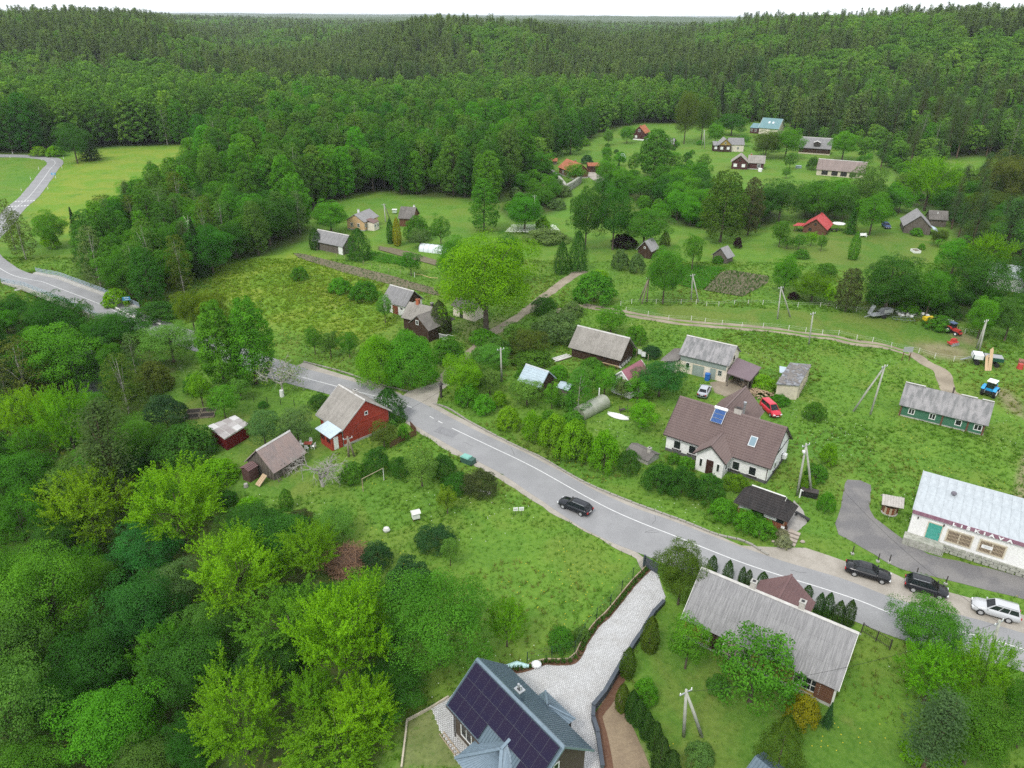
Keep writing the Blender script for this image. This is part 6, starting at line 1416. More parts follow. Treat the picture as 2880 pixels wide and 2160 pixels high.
for x in (-2.7, -1.15, .35, 1.9, 2.7):
    m.box((x, -1.35, 1.15), (.11, .11, 2.0))
m.box((2.7, .9, 1.1), (.11, .11, 2.0)); h.part('post', m, WOODTRIM)
m = MB(); m.box((0, 0, .06), (5.5, 2.7, .12)); m.box((-.4, -.4, 1.0), (4, .5, .06)); h.part('floor', m, WALL_LOG)
for x, w_, lb in ((-1.93, 1.45, 'white banner with a grey logo sketch'), (1.12, 1.45, 'white banner with grey print')):
    m = MB(); m.box((x, -1.43, 1.5), (w_, .02, .58)); b_ = h.part('banner', m, WHITE, label=lb); m = MB()
    if x < 0:
        for a, b in (((-.42, .0), (-.2, .2)), ((-.2, .2), (.05, .05)), ((.05, .05), (.2, .18)), ((.2, .18), (.42, -.02)), ((-.25, -.1), (.2, -.1))): m.bar((x+a[0], -1.445, 1.5+a[1]), (x+b[0], -1.445, 1.5+b[1]), .02, .02)
    else:
        for i, l_ in enumerate((1.1, .6)): m.bar((x-l_/2, -1.445, 1.58-i*.15), (x+l_/2, -1.445, 1.58-i*.15), .02, .05)
    m.build('print', GREYTEXT, b_)
m = MB(); m.box((2.8, .35, 1.55), (.02, 1.2, .5)); h.part('banner', m, WHITE, label='plain white banner on the short side')
m = MB(); m.box((2.0, -1.42, 1.35), (1.4, .02, .55)); h.part('pane', m, GLASS)
m = MB(); m.box((2.72, -1.45, .62), (.42, .03, .5)); h.part('menu_board', m, WHITE)
# ---- white barn with carport and lean-to
h = House('white_barn', 'tall cream barn with grey sheet roof and grey-green garage doors', (33.33, 113.22), -31.9, 8.6, 6.9, 3.2, 5.5, WALL_CREAM, SLATE_LICHEN, 'wave', .18, .4, .3, ridge=RIDGE, cat='barn')
m = MB()
for i in range(34): m.box((-3.85+i*.23, -h.hw-.03, 2.62), (.215, .05, .95+.06*(i % 2)))
h.part('plank_band', m, GREYGREEN)['kind'] = 'stuff'
h.win('F', -2.6, .95, .7, 1.1, 1, 1); h.win('F', 2.9, 1.0, .65, .95, 2, 2, plain('grey_frame', (.3, .34, .32))); h.win('R', .2, 2.9, .7, .7, 1, 1, DARKTRIM)
h.door('F', -.75, 1.95, 1.9, GREYGREEN, 0, WALL_PALE, False, 1, 'wide two-leaf garage door'); h.door('F', 1.75, .95, 1.95, GREYGREEN, .05, WALL_PALE, True, 1)
m = MB(); z_ = 2.55
m.add([(-4.1, -.4, 2.95), (-4.1, -4.4, 2.45), (-6.9, -5.0, 2.0), (-5.9, -.4, 2.3)], [(0, 3, 2, 1)]); slope(m, (-6.9, -4.3, 2.05), (-4.0, -4.3, 2.45), (-6.3, .2, 2.5), (-4.0, .2, 3.0), 'wave', .2, course=.5); h.part('lean_to_roof', m, SLATE_DARK)
m = MB(); m.prism([(-6.5, -3.9), (-4.03, -3.9), (-4.03, 0), (-6.1, 0)], -.2, 2.0); h.part('lean_to_wall', m, WALL_CREAM); m = MB(); m.box((-5.3, -3.93, .95), (1.5, .06, 1.9)); h.part('lean_to_door', m, GREYGREEN)
m = MB(); m.add([(4.35, -4.4, 2.45), (8.3, -5.0, 2.3), (8.7, -.3, 2.95), (4.35, .9, 3.15)], [(0, 1, 2, 3)]); m.add([(4.35, -4.4, 2.37), (8.3, -5.0, 2.22), (8.7, -.3, 2.87), (4.35, .9, 3.07)], [(3, 2, 1, 0)]); m.bar((4.35, -4.43, 2.41), (8.3, -5.03, 2.26), .04, .16); m.bar((8.32, -5.0, 2.26), (8.72, -.3, 2.91), .04, .12); h.part('carport_roof', m, ROOF_CARPORT)
m = MB(); 
for p in ((8.0, -4.6), (8.4, -.5), (4.6, -4.2)): m.box((p[0], p[1], 1.1), (.14, .14, 2.3))
h.part('carport_post', m, WALL_GREYWOOD); m = MB(); m.box((6.5, -.6, 1.3), (3.8, .08, 2.7)); m.box((8.35, -2.3, 1.1), (.08, 3.4, 2.2)); h.part('carport_wall', m, WALL_GREYWOOD); h.foot(-6.5, 8.5, -4.6, 1)
# ---- pale garage with patched flat roof
gr = empty('flat_garage', (0, 0, 0), 0, 'pale stained garage with a patched felt flat roof', 'garage'); Q = [(41.3, 103.0), (44.7, 102.4), (49.4, 110.2), (46.1, 110.9)]; FOOT.append(Q)
m = MB(); cx_, cy_ = 45.4, 106.6; I = [(cx_+(x-cx_)*.93, cy_+(y-cy_)*.95) for x, y in Q]; m.prism(I, -.2, 2.5); m.build('wall', WALL_PALE, gr)
for i in range(5):
    t = .12+i*.19; x, y = I[1][0]+(I[2][0]-I[1][0])*t, I[1][1]+(I[2][1]-I[1][1])*t; m = MB(); m.box((x+.05, y-.03, 1.2), (.22, .25, 2.4), R(59)); m.build('pilaster', WALL_PALE, gr)
m = MB(); m.prism(Q, 2.5, 2.66); ro = m.build('roof', ROOF_FELT, gr)
for i in range(70):
    a, b = rng.uniform(.05, .95, 2); p = (np.array(Q[0])*(1-a)+np.array(Q[1])*a)*(1-b)+(np.array(Q[3])*(1-a)+np.array(Q[2])*a)*b; m = MB() if i == 0 else m; m.box((p[0], p[1], 2.67+rng.uniform(.0, .03)), (rng.uniform(.3, 1.1), rng.uniform(.2, .6), .03), rng.uniform(0, 3))
o = m.build('felt_patch', SLATE_DARK, ro); o['kind'] = 'stuff'
m = MB(); q4 = [(43.6, 108.2), (44.9, 107.6), (46.0, 110.0), (44.4, 110.7)]; m.add([(x, y, 2.1) for x, y in q4]+[(x, y, 2.04) for x, y in q4], [(0, 1, 2, 3), (7, 6, 5, 4), (0, 4, 5, 1), (1, 5, 6, 2), (2, 6, 7, 3), (3, 7, 4, 0)]); m.build('side_roof', METAL_CABIN, gr)
# ---- dark barn
h = House('dark_barn', 'dark timber barn with a wide pale grey sheet roof', (15.82, 118.4), -33.3, 10.2, 6.4, 1.75, 4.85, WALL_TIMBER, SLATE_WARM, 'wave', .18, .45, .55, ridge=RIDGE, cat='barn')
m = MB()
for i in range(40): m.box((-h.hl+.12+i*(2*h.hl-.2)/39, -h.hw-.02, .9), (.19, .04+.02*(i % 3), 1.9))
for i in range(24): y = -h.hw+.1+i*(2*h.hw-.2)/23; hh = 1.9+(h.hw-abs(y))*h.k; m.box((h.hl+.02, y, hh/2-.05), (.05+.015*(i % 3), .19, hh))
h.part('plank', m, WALL_TIMBER)['kind'] = 'stuff'
m = MB()
for i in range(5): m.bar((1.2, -h.hw-.25-.12*i, .25+.13*i), (4.9, -h.hw-.25-.12*i, .3+.13*i), .14, .05)
h.part('stacked_board', m, PLANK)['kind'] = 'stuff'
for i in range(9): m = MB(); y = -2.6+i*.5; m.cyl((h.hl+.25, y, rng.uniform(.2, .5)), (h.hl+.3, y, rng.uniform(.25, .5)+.02), .3, 12); m.cyl((h.hl+.2, y+.1, .0), (h.hl+.12, y+.12, .9), .03, 6); h.part('leaning_wheel', m, CONC)
# ---- cabin with tin roof
h = House('tin_roof_cabin', 'small dark cabin with a bright tin roof among the fruit trees', (3.99, 104.93), -37.7, 4.5, 4.4, 2.1, 4.2, WALL_TIMBER, METAL_CABIN, 'tile', .22, .3, .3, cat='cabin', ridge=METAL_PALE, course=.42)
h.door('F', 0, .85, 1.8, WALL_GREYWOOD)
h = House('tin_lean_to', 'little tin roofed shelter right of the cabin', (8.6, 104.2), -37.7, 2.2, 2.4, 1.3, 1.9, WALL_GREYWOOD, METAL_CABIN, 'wave', .18, .2, .2, cat='shed')
# ---- small white cottage, plum roof
h = House('white_cottage', 'small white gabled cottage with a plum coloured roof', (18.9, 105.6), 48.6, 5.6, 4.2, 2.5, 4.4, WALL_WHITE, ROOF_PINK, 'seam', .3, .3, .3, cat='cottage', barge=WHITE); h.win('L', 0, .9, 1.0, 1.2, 2, 1); h.win('L', 0, 2.9, .5, .6, 1, 1); h.win('F', 0, .9, 1, 1.1, 2, 1)
# ---- silver half-round greenhouse tank
o = empty('tank_greenhouse', (12.1, 98.4, 0), math.atan2(4.1, 4.2), 'silver green half-round tunnel shed lying on the lawn', 'shed'); FOOT.append([(9.2, 97.0), (10.6, 95.4), (15.2, 99.8), (13.6, 101.6)])
m = MB(); n = 18; Lh = 3.0; rr_ = 1.25; P = []; F = []
for x in np.linspace(-Lh, Lh, 9):
    for i in range(n+1): a = -.35+(math.pi+.7)*i/n; P.append((x, math.cos(a)*rr_, .55+math.sin(a)*rr_+.012*math.sin(x*8)))
for j in range(8):
    for i in range(n): F.append((j*(n+1)+i, (j+1)*(n+1)+i, (j+1)*(n+1)+i+1, j*(n+1)+i+1))
m.add(P, F); m.build('shell', POLYGREY, o, True); m = MB()
for x in (-Lh+.02, Lh-.02): m.add([(x, math.cos(a)*rr_*.98, .55+math.sin(a)*rr_*.98) for a in np.linspace(-.35, math.pi+.35, n)], [tuple(range(n)) if x > 0 else tuple(range(n-1, -1, -1))])
m.build('end_wall', POLYGREY, o); m = MB(); m.box((-Lh-.03, 0, .75), (.06, .8, .5)); m.build('door', BLACK, o); m = MB(); m.cyl((Lh-.6, .6, 1.0), (Lh-.6, .6, 2.9), .09, 8); m.build('chimney', WHITE, o)
# ---- cellar
h = House('cellar', 'sunken cellar with grey sheet roof and brick chimney beside the lilacs', (17.9, 85.6), -46, 3.9, 2.8, .7, 1.35, CONC, SLATE_DARK, 'wave', .2, .15, .15, cat='cellar'); h.chimney(1.1, -.1, .6, .4, .4, BRICK_WHITE)
# ---- shop
sr = empty('shop_building', (45.7, 68.3, 0), R(-33.0), 'white shop building with pale blue tin roof and mauve name fascia', 'shop'); SLn = 19.0
FOOT.append([(45.7, 68.3), (61.6, 57.9), (66.3, 65.0), (50.2, 75.5)]); SDp = 8.0
m = MB(); m.box((SLn/2, SDp/2, 2.0), (SLn, SDp, 4.0)); m.build('wall', WALL_WHITE, sr)
rf = empty('roof', (0, 0, 0)); rf.parent = sr; pw = .93; pm_ = None; tm_ = None
dn = Vector((0, SDp+.5, .55)).normalized(); nn2 = Vector((0, -.55, SDp+.5)).normalized()
for i in range(int(SLn/pw)+1):
    m = MB(); x = -.15+i*pw
    if pm_ is None:
        L_ = math.hypot(SDp+.5, .55); P0 = Vector((0, 0, 0)); m.add([P0, P0+Vector((pw-.02, 0, 0)), P0+Vector((pw-.02, 0, 0))+dn*L_, P0+dn*L_]+[q-nn2*.06 for q in (P0, P0+Vector((pw-.02, 0, 0)), P0+Vector((pw-.02, 0, 0))+dn*L_, P0+dn*L_)], [(0, 1, 2, 3), (7, 6, 5, 4), (0, 4, 5, 1), (1, 5, 6, 2), (2, 6, 7, 3), (3, 7, 4, 0)])
        m.bar(P0+Vector((pw-.012, 0, 0))+nn2*.02, P0+Vector((pw-.012, 0, 0))+dn*L_+nn2*.02, .024, .05)
        for q in (1.9, 3.8, 5.7, 7.4): m.bar(P0+dn*q+nn2*.004, P0+dn*q+Vector((pw-.03, 0, 0))+nn2*.004, .03, .012)
        pm_ = m.mesh('roof_panel', METAL_PALE)
    o = link('roof_panel', pm_, rf); o.location = (x, -.22, 4.22); o.color = (1, 1, 1, 1)
m = MB(); m.bar((-.17, -.22, 4.24), (-.17, SDp+.28, 4.79), .05, .2); m.build('verge_trim', METAL_PALE, sr)
m = MB(); m.box((SLn/2, SDp+.02, 4.35), (SLn, .1, .8)); m.build('rear_fascia', FASCIA, sr)
fa = MB(); fa.box((SLn/2-.1, -.26, 4.0), (SLn, .08, .46)); fa = fa.build('fascia', FASCIA, sr)
for i, ch in enumerate('LIŠKIAVA'):
    cu = bpy.data.curves.new('letter', 'FONT'); cu.body = ch; cu.size = .62; cu.extrude = .02; cu.offset = .022; cu.align_x = 'CENTER'; cu.align_y = 'BOTTOM_BASELINE'; cu.materials.append(LETTERS)
    o = bpy.data.objects.new('tmp', cu); o = link('letter', bpy.data.meshes.new_from_object(o), fa); o.location = (4.1+[0, .62, 1.2, 1.95, 2.58, 3.2, 3.95, 4.7][i]*1.12, -.325, 3.80); o.rotation_euler = (R(90), 0, 0); o.scale = (1.25, .82, 1)
sf = local_face((0, 0, 0), (1, 0, 0), (0, -1, 0))
class Sh(House):
    def __init__(s): s.root = sr; s.hl, s.hw = 0, 0
h = Sh(); h.face = lambda sd: sf
h.door('F', 2.45, 1.35, 2.05, TEALDOOR, 1.05, WALL_PALE, True, 3, 'teal double door with peeling panels')
for u in (4.95, 8.1):
    w_ = h.win('F', u, 1.35, 2.6, 1.7, 2, 1, WALL_PALE, plain('shutter_back', (.10, .075, .06), .9), bw=.14)
    for i in range(18):
        m = MB(); x = u-1.12+i*.128+(0.07 if i >= 9 else 0)
        m.box((x, -.05, 2.2), (.055, .05, 1.42)); m.build('bar', WOODTRIM, w_)
    for i in range(4): m = MB(); m.box((u, -.075, 1.55+i*.43), (2.35, .03, .06)); m.build('rail', WOODTRIM, w_)
m = MB(); m.box((7.65, -.11, 2.25), (1.05, .02, .42)); nb = m.build('notice_board', WHITE, sr); m = MB(); m.bar((7.25, -.125, 2.33), (8.05, -.125, 2.33), .02, .04); m.bar((7.4, -.125, 2.2), (7.9, -.125, 2.2), .02, .03); m.build('print', GREYTEXT, nb)
m = MB(); m.box((1.75, -.65, .5), (4.0, 1.25, 1.0)); m.build('platform', STONEWALL, sr)
for i in range(11): m = MB(); m.box((.25+i*.36, -1.29, .5), (.07, .04, .9)); m.build('baluster', CONC, sr)
for r_ in range(3):
    for i in range(20):
        m = MB(); w_ = rng.uniform(.55, .75); m.box((4.1+i*.78+(.3 if r_ % 2 else 0), -.12-.03*r_, .82-r_*.3), (w_, .18+.1*r_, .25), rng.normal(0, .03)); m.build('stone', STONEWALL, sr)
for x, y in ((3.4, 4.9), (11.3, 4.1)):
    m = MB(); z = 4.22+.55*y/8.5; m.cyl((x, y, z), (x, y, z+.25), .14, 10); m.cyl((x, y, z+.25), (x, y, z+.42), .32, 14, r2=.26); m.build('roof_vent', plain('vent_dark', (.13, .12, .14), .6), sr)
for x in (.6, 3.2): m = MB(); m.box((x, -.1, 3.3), (.14, .2, .18)); m.build('wall_lamp', DARKTRIM, sr)
# ---- red house
h = House('red_house', 'red painted wooden house with pale grey roof beside the road', (-22.64, 92.47), -45.4, 6.6, 8.5, 2.75, 6.1, WALL_RED, SLATE_WARM, 'wave', .18, .45, .3, ridge=RIDGE, barge=RIDGE, gut=STEEL, base=(.35, CONC)); h.chimney(.65, .15, .6, .5, .5)
h.win('R', .1, 3.6, .55, .6, 1, 1); h.win('F', -1.5, .9, .9, 1.2, 2, 2); h.win('B', 0, .9, 1, 1.2, 2, 2); h.win('L', 1, .9, 1, 1.2, 2, 2)
m = MB(); m.box((h.hl+.03, 0, 2.85), (.06, 7.4, .1)); m.box((h.hl+.03, 1.6, 1.6), (.05, .1, 2.4)); m.box((h.hl+.03, -1.6, 1.6), (.05, .1, 2.4)); h.part('wall_band', m, WALL_RED)
m = MB(); slope(m, (-.95, -5.9, 2.1), (3.0, -5.9, 2.1), (-.3, -4.1, 2.95), (3.3, -4.1, 2.95), 'wave', .2, .015); h.part('porch_roof', m, METAL_CABIN); m = MB(); m.box((1.4, -4.8, 1.0), (2.9, 1.7, 2.2)); h.part('porch_wall', m, WALL_RED); m = MB(); m.box((2.88, -5.0, 1.05), (.06, .7, 1.9)); h.part('porch_door', m, FRAME); h.foot(-1, 3.3, -6, -4)
h.win('F', .6, 1.0, 1.0, .8, 3, 1, WALL_REDDARK, face=local_face((0, -5.65, 0), (1, 0, 0), (0, -1, 0))); h.win('F', 2.1, 1.0, 1.0, .8, 3, 1, WALL_REDDARK, face=local_face((0, -5.65, 0), (1, 0, 0), (0, -1, 0)))
# ---- red shed with sheet roof
rs = empty('red_shed', (0, 0, 0), 0, 'dark red shed with a flat roof of pale patched sheets', 'shed'); Q = np.array([(-39.1, 86.0), (-37.0, 90.2), (-39.8, 92.6), (-42.7, 89.4)]); FOOT.append([tuple(q) for q in Q]); cc = Q.mean(0); I = cc+(Q-cc)*.88
m = MB(); m.prism([tuple(q) for q in I], -.2, 1.95); m.build('wall', WALL_REDDARK, rs)
m = MB(); 
for i in range(4):
    a, b = I[i], I[(i+1) % 4]; L_ = np.linalg.norm(b-a); nb_ = int(L_/.2); e = (b-a)/L_; nr = np.array([e[1], -e[0]])
    for j in range(nb_): p = a+e*(j+.5)*L_/nb_+nr*.015; m.box((p[0], p[1], .95), (.03, .05, 1.9), math.atan2(e[1], e[0]))
m.build('batten', WALL_REDDARK, rs)['kind'] = 'stuff'
ro = empty('roof', (0, 0, 0)); ro.parent = rs; SM = [M('roof_sheet_a', (.36, .34, .33), (.28, .26, .25), 1.2, .9), M('roof_sheet_b', (.50, .49, .48), (.42, .41, .40), 1.2, .9), M('roof_sheet_c', (.30, .28, .27), (.25, .22, .21), 1.2, .9)]
for i in range(4):
    for j in range(3):
        def bp(a, b): return (Q[0]*(1-a)+Q[1]*a)*(1-b)+(Q[3]*(1-a)+Q[2]*a)*b
        o_ = .012; c4 = [bp(i/4+o_, j/3+o_), bp((i+1)/4-o_, j/3+o_), bp((i+1)/4-o_, (j+1)/3+o_), bp(i/4+o_, (j+1)/3+o_)]; z = 2.12+.02*((i+j) % 3); m = MB(); m.prism([tuple(c) for c in c4], z-.03, z); m.build('roof_sheet', SM[(i*2+j*5+(i*j) % 2) % 3], ro)
m = MB(); m.prism([tuple(q) for q in cc+(Q-cc)*.97], 1.95, 2.07); m.build('roof_deck', FRAME_OLD, rs)
# ---- old barn with rusty roof
h = House('old_barn', 'grey weathered barn with a rusty pink sheet roof and leaning boards', (-31.25, 82.76), 60.0, 5.9, 5.4, 1.3, 3.95, WALL_GREYWOOD, SLATE_RUST, 'wave', .18, .35, .3, ridge=RIDGE, cat='barn')
m = MB()
for i in range(20): y = -h.hw+.12+i*(2*h.hw-.24)/19; hh = 1.5+(h.hw-abs(y))*h.k; m.box((-h.hl-.03, y, hh/2-.05), (.05+.02*(i % 3), .2, hh))
h.part('plank', m, WALL_GREYWOOD)['kind'] = 'stuff'
for i in range(11): m = MB(); x = -2.6+i*.45+rng.normal(0, .1); l_ = rng.uniform(1.0, 1.7); m.bar((x, -h.hw-.7+rng.normal(0, .1), .0), (x+rng.normal(0, .2), -h.hw-.08, l_), .12, .03); h.part('leaning_board', m, WALL_GREYWOOD)
h2 = House('privy', 'small lean-to with a maroon diamond tile roof at the old barn', (-33.75, 79.75), 60, 1.7, 1.6, 1.75, 2.1, plain('privy_boards', (.09, .045, .04), .9), TILE_MAROON, 'tile', .25, .12, .12, cat='shed', course=.25)
pb = empty('board_stack', (-31.9, 78.6, 0), R(60), 'leaning sheet of fresh boards before the old barn door', 'boards')
for i in range(6): m = MB(); m.bar((-.9+.02*i, -.35+i*.15, .15), (.55+.02*i, -.35+i*.15, 1.0), .13, .03); m.build('plank', PLANK if i % 2 else LOGCUT, pb)
# ---- white barn with brown doors, house beside it
h = House('white_stone_barn', 'white barn with brown doors and dark timber gable at the meadow', (-22.23, 140.64), -35.5, 6.6, 5.7, 2.2, 4.8, WALL_WHITE, SLATE_GREY, 'wave', .18, .4, .3, gable=WALL_TIMBER, ridge=RIDGE, cat='barn')
h.door('F', .2, 1.5, 1.8, plain('red_brown_door', (.17, .05, .025), .8), 0, None, False, 2, 'red brown double barn door'); h.door('F', -1.8, .8, 1.8, WALL_TIMBER, 0, None, False); m = MB(); m.box((1.9, -h.hw-.02, 1.5), (.6, .05, .3)); h.part('vent', m, BLACK)
h = House('dark_cottage', 'dark boarded house with two grey roof wings under the lime oak', (-17.0, 130.6), -29.4, 6.2, 5.6, 2.7, 5.05, WALL_TIMBER, SLATE_WARM, 'wave', .18, .4, .3); h.chimney(-1.0, .0, .8, .6, .6, BRICK, BRICK, 'orange brick chimney'); h.chimney(2.0, .3, .8, .45, .45, BRICK_DARK)
m = MB(); slope(m, (5.0, -5.2, 2.5), (5.9, 2.2, 2.5), (2.0, -4.6, 4.7), (3.4, .2, 4.9), 'wave', .18); slope(m, (1.2, -.5, 2.6), (-.2, -4.3, 2.8), (3.4, .2, 4.9), (2.0, -4.6, 4.7), 'wave', .18); h.part('wing_roof', m, SLATE_DARK)
m = MB(); m.add([(.2, -4.2, -.3), (4.6, -4.8, -.3), (4.6, -4.8, 2.6), (2.05, -4.45, 4.5), (.2, -4.2, 2.7), (5.3, 1.8, -.3), (5.3, 1.8, 2.6)], [(0, 1, 2, 3, 4), (1, 5, 6, 2)]); h.part('wing_wall', m, WALL_TIMBER); h.win('F', 0, 2.9, .7, .9, 1, 1, face=local_face((2.0, -4.5, 0), (.99, -.13, 0), (-.13, -.99, 0))); h.foot(0, 5.5, -5, 2)
m = MB(); m.box((6.6, -1.0, .6), (1.8, .06, .06)); 
for i in range(8): m.box((5.8+i*.24, -3.0, .9), (.05, .05, 1.0))
m.box((6.6, -3.0, 1.4), (1.9, .07, .07)); h.part('porch_railing', m, FRAME)
h = House('white_outhouse', 'low white walled outhouse half hidden under the lime oak', (-8.7, 137.6), -38, 6.0, 4.0, 2.2, 3.4, WALL_CREAM, SLATE_DARK, 'wave', .2, .3, .3, cat='outhouse'); h.door('F', -.5, .8, 1.9, BLACK, 0, None, False)
# ---- yellow house etc.
h = House('apricot_house', 'apricot boarded house with grey roof and brown porch roof', (-42.39, 205.65), 67.7, 7.8, 6.2, 2.5, 4.4, WALL_YELLOW, SLATE_GREY, 'wave', .2, .35, .3, base=(.3, CONC)); h.chimney(-1.3, .2, 1.0, .45, .45, WHITE)
for u in (-1.2, 1.0): h.win('L', u, .9, .8, 1.1, 2, 1)
h.win('F', -2.8, .9, .8, 1.1, 2, 1); m = MB(); slope(m, (-2.6, -5.3, 2.2), (.4, -5.3, 2.2), (-2.2, -2.6, 2.9), (0, -2.6, 2.9), 'flat'); h.part('porch_roof', m, plain('brown_sheet', (.15, .09, .08), .7)); m = MB(); m.box((-1.1, -4.1, 1.05), (2.6, 2.2, 2.2)); h.part('porch_wall', m, WALL_CREAM)
for u in (-1.8, -.4): h.win('F', u, .8, .8, 1.0, 2, 1, face=local_face((0, -5.2, 0), (1, 0, 0), (0, -1, 0)))
h = House('long_outbuilding', 'long low outbuilding with a plain grey roof between thuja and yew', (-45.44, 183.23), -31.5, 10.8, 5.2, 2.1, 4.5, WALL_GREYWOOD, SLATE_GREY, 'wave', .2, .4, .3, ridge=RIDGE, cat='barn')
m = MB(); m.box((4.2, -h.hw-.05, 1.0), (1.4, .1, 2.0)); h.part('white_door', m, WHITE)
House('brown_roof_shed', 'brown roofed log shed behind the golden conifer', (-29.74, 209.2), -10.8, 4.6, 6.4, 2.3, 5.0, WALL_LOG, SLATE_DARK, 'wave', .2, .4, .3, cat='shed').chimney(1.6, .2, .6, .4, .4, WHITE)
# ---- green long house
h = House('green_house', 'long green boarded house with weathered grey sheet roof', (64.76, 97.08), -32.7, 11.7, 6.0, 1.85, 4.35, WALL_GREEN, SLATE_LICHEN, 'wave', .18, .4, .3, ridge=None, base=(.2, CONC))
for u in (-4.0, -1.2, 2.2, 4.7): h.win('F', u, .65, .85 if u < 4 else 1.05, .95, 2 if u != 2.2 else 1, 1)
for u in (-5.45, .1, 3.4, 5.4): m = MB(); m.box((u, -h.hw-.04, .95), (.22, .12, 2.1)); h.part('wall_post', m, WALL_LOG)
m = MB(); m.cyl((.5, .3, 4.1), (.5, .3, 5.0), .12, 10); m.cyl((.5, .3, 5.0), (.5, .3, 5.15), .16, 10); h.part('flue_pipe', m, BRICK_DARK)
for x0, x1 in ((-5.85, -3.1), (1.6, 3.7), (4.3, 5.8)): m = MB(); m.box(((x0+x1)/2, 0, 4.48), (x1-x0, .3, .06)); h.part('ridge_cap', m, RIDGE)
h.win('R', 0, .7, .9, 1.0, 2, 1); h.win('L', 0, .7, .9, 1.0, 2, 1)
# ---- right village houses
h = House('red_roof_cabin', 'log house with a bright red metal roof in the orchard', (85.47, 204.85), 58.1, 8.0, 6.9, 1.6, 4.3, WALL_LOG, METAL_RED, 'seam', .35, .4, .4, barge=METAL_RED); h.win('L', 0, 2.4, .6, .6, 1, 1, DARKTRIM); h.win('L', -1.2, .7, .8, .8, 2, 1, DARKTRIM); h.chimney(1.8, -.2, .6, .4, .4, METAL_RED, METAL_RED)
m = MB(); slope(m, (-3.6, 5.6, 1.8), (-5.0, 5.6, 1.8), (-3.6, 3.3, 2.1), (-5.0, 3.3, 2.1), 'flat'); slope(m, (-1.0, 5.4, 1.75), (-4.0, 5.4, 1.75), (-1.0, 3.2, 1.95), (-4.0, 3.2, 1.95), 'seam', .35); h.part('porch_roof', m, METAL_RED); m = MB(); m.box((-3.9, 5.2, .8), (.15, .15, 1.8)); m.box((-1.2, 5.2, .8), (.15, .15, 1.8)); h.part('porch_post', m, WALL_LOG)
h = House('ruined_barn', 'overgrown grey barn with a slumped sheet roof', (113.79, 206.5), 70.1, 9.5, 7.4, 1.9, 5.2, WALL_GREYWOOD, SLATE_GREY, 'wave', .2, .4, .3, cat='barn'); m = MB(); slope(m, (-5.2, -5.2, 1.2), (-.5, -5.2, 1.2), (-4.8, -3.6, 1.9), (-.5, -3.6, 1.9), 'wave', .2); h.part('lean_to_roof', m, METAL_CABIN)
plant('bush', 111.5, 200.8, 2.6, 3.6, 'fresh', 'climbing green bush on the gable of the ruined barn')
House('grey_shed', 'small grey shed behind the ruined barn', (122.72, 212.62), -14.2, 5.1, 4.9, 2.0, 4.2, WALL_GREYWOOD, SLATE_DARK, 'wave', .2, .35, .3, cat='shed').chimney(-.2, -.6, .2, .3, .5, WHITE)
h = House('log_hut', 'little log hut with a grey roof beside the purple bush', (33.71, 179.56), 55.8, 4.6, 4.2, 1.9, 4.3, WALL_TIMBER, SLATE_GREY, 'wave', .2, .35, .35, cat='hut'); h.win('L', 0, 2.4, .5, .5, 1, 1)
h = House('ivy_hut', 'tiny grey roofed hut swallowed by greenery above the mown field', (51.6, 175.8), 44.8, 3.4, 4.6, 1.4, 3.6, WALL_GREYWOOD, SLATE_GREY, 'wave', .2, .35, .3, cat='hut'); plant('bush', 50.0, 174.0, 2.4, 2.8, 'mid', 'ivy bush on the tiny grey roofed hut')
h = House('yellow_gable_house', 'cream house with a mustard front gable and grey roof', (99.0, 342.4), -3.0, 7.0, 6.5, 2.9, 5.5, WALL_CREAM, SLATE_GREY, 'wave', .2, .3, .2); m = MB()
slope(m, (-2.2, -4.6, 2.9), (-2.2, 1, 2.9), (-5.2, -4.6, 5.6), (-5.2, 2, 5.6), 'wave', .2); slope(m, (-8.2, 1, 2.9), (-8.2, -4.6, 2.9), (-5.2, 2, 5.6), (-5.2, -4.6, 5.6), 'wave', .2); slope(m, (-10.2, -3.6, 2.6), (-8.0, -3.6, 2.6), (-10.2, 0, 3.9), (-8.0, 0, 3.9), 'wave', .2); h.part('front_roof', m, SLATE_GREY)
m = MB(); m.box((-5.2, -1.5, 1.3), (5.4, 5.4, 3.2)); m.box((-8.9, -1.4, 1.2), (2.2, 3.4, 2.8)); h.part('front_wall', m, WALL_TIMBER); m = MB(); m.add([(-8.0, -4.25, 2.9), (-2.4, -4.25, 2.9), (-5.2, -4.25, 5.4)], [(0, 1, 2)]); h.part('gable', m, WALL_MUSTARD)
for u in (-6.6, -3.8, -9.0): h.win('F', u, 1.0, 1.2, 1.2, 1, 1, FRAME, WHITE, face=local_face((0, -4.2 if u > -8 else -3.1, 0), (1, 0, 0), (0, -1, 0)))
h.win('F', -5.2, 3.3, .8, .9, 2, 1, FRAME_OLD, face=local_face((0, -4.26, 0), (1, 0, 0), (0, -1, 0))); h.win('F', .8, 1.0, .9, 1.0, 2, 1)
h = House('brown_house', 'dark red brown boarded house with two roof wings and white shutters', (96.0, 299.9), -17.6, 6.6, 6.6, 2.4, 5.0, WALL_PLUM, SLATE_WARM, 'wave', .2, .35, .3, base=(.35, CONC)); h.chimney(-2.2, .1, .6, .5, .5, BRICK)
m = MB(); slope(m, (-2.6, -5.0, 2.5), (-2.6, 2, 2.5), (-6.1, -5.0, 5.3), (-6.1, 2.4, 5.3), 'wave', .2); slope(m, (-9.6, 2, 2.5), (-9.6, -5.0, 2.5), (-6.1, 2.4, 5.3), (-6.1, -5.0, 5.3), 'wave', .2); h.part('front_roof', m, SLATE_WARM)
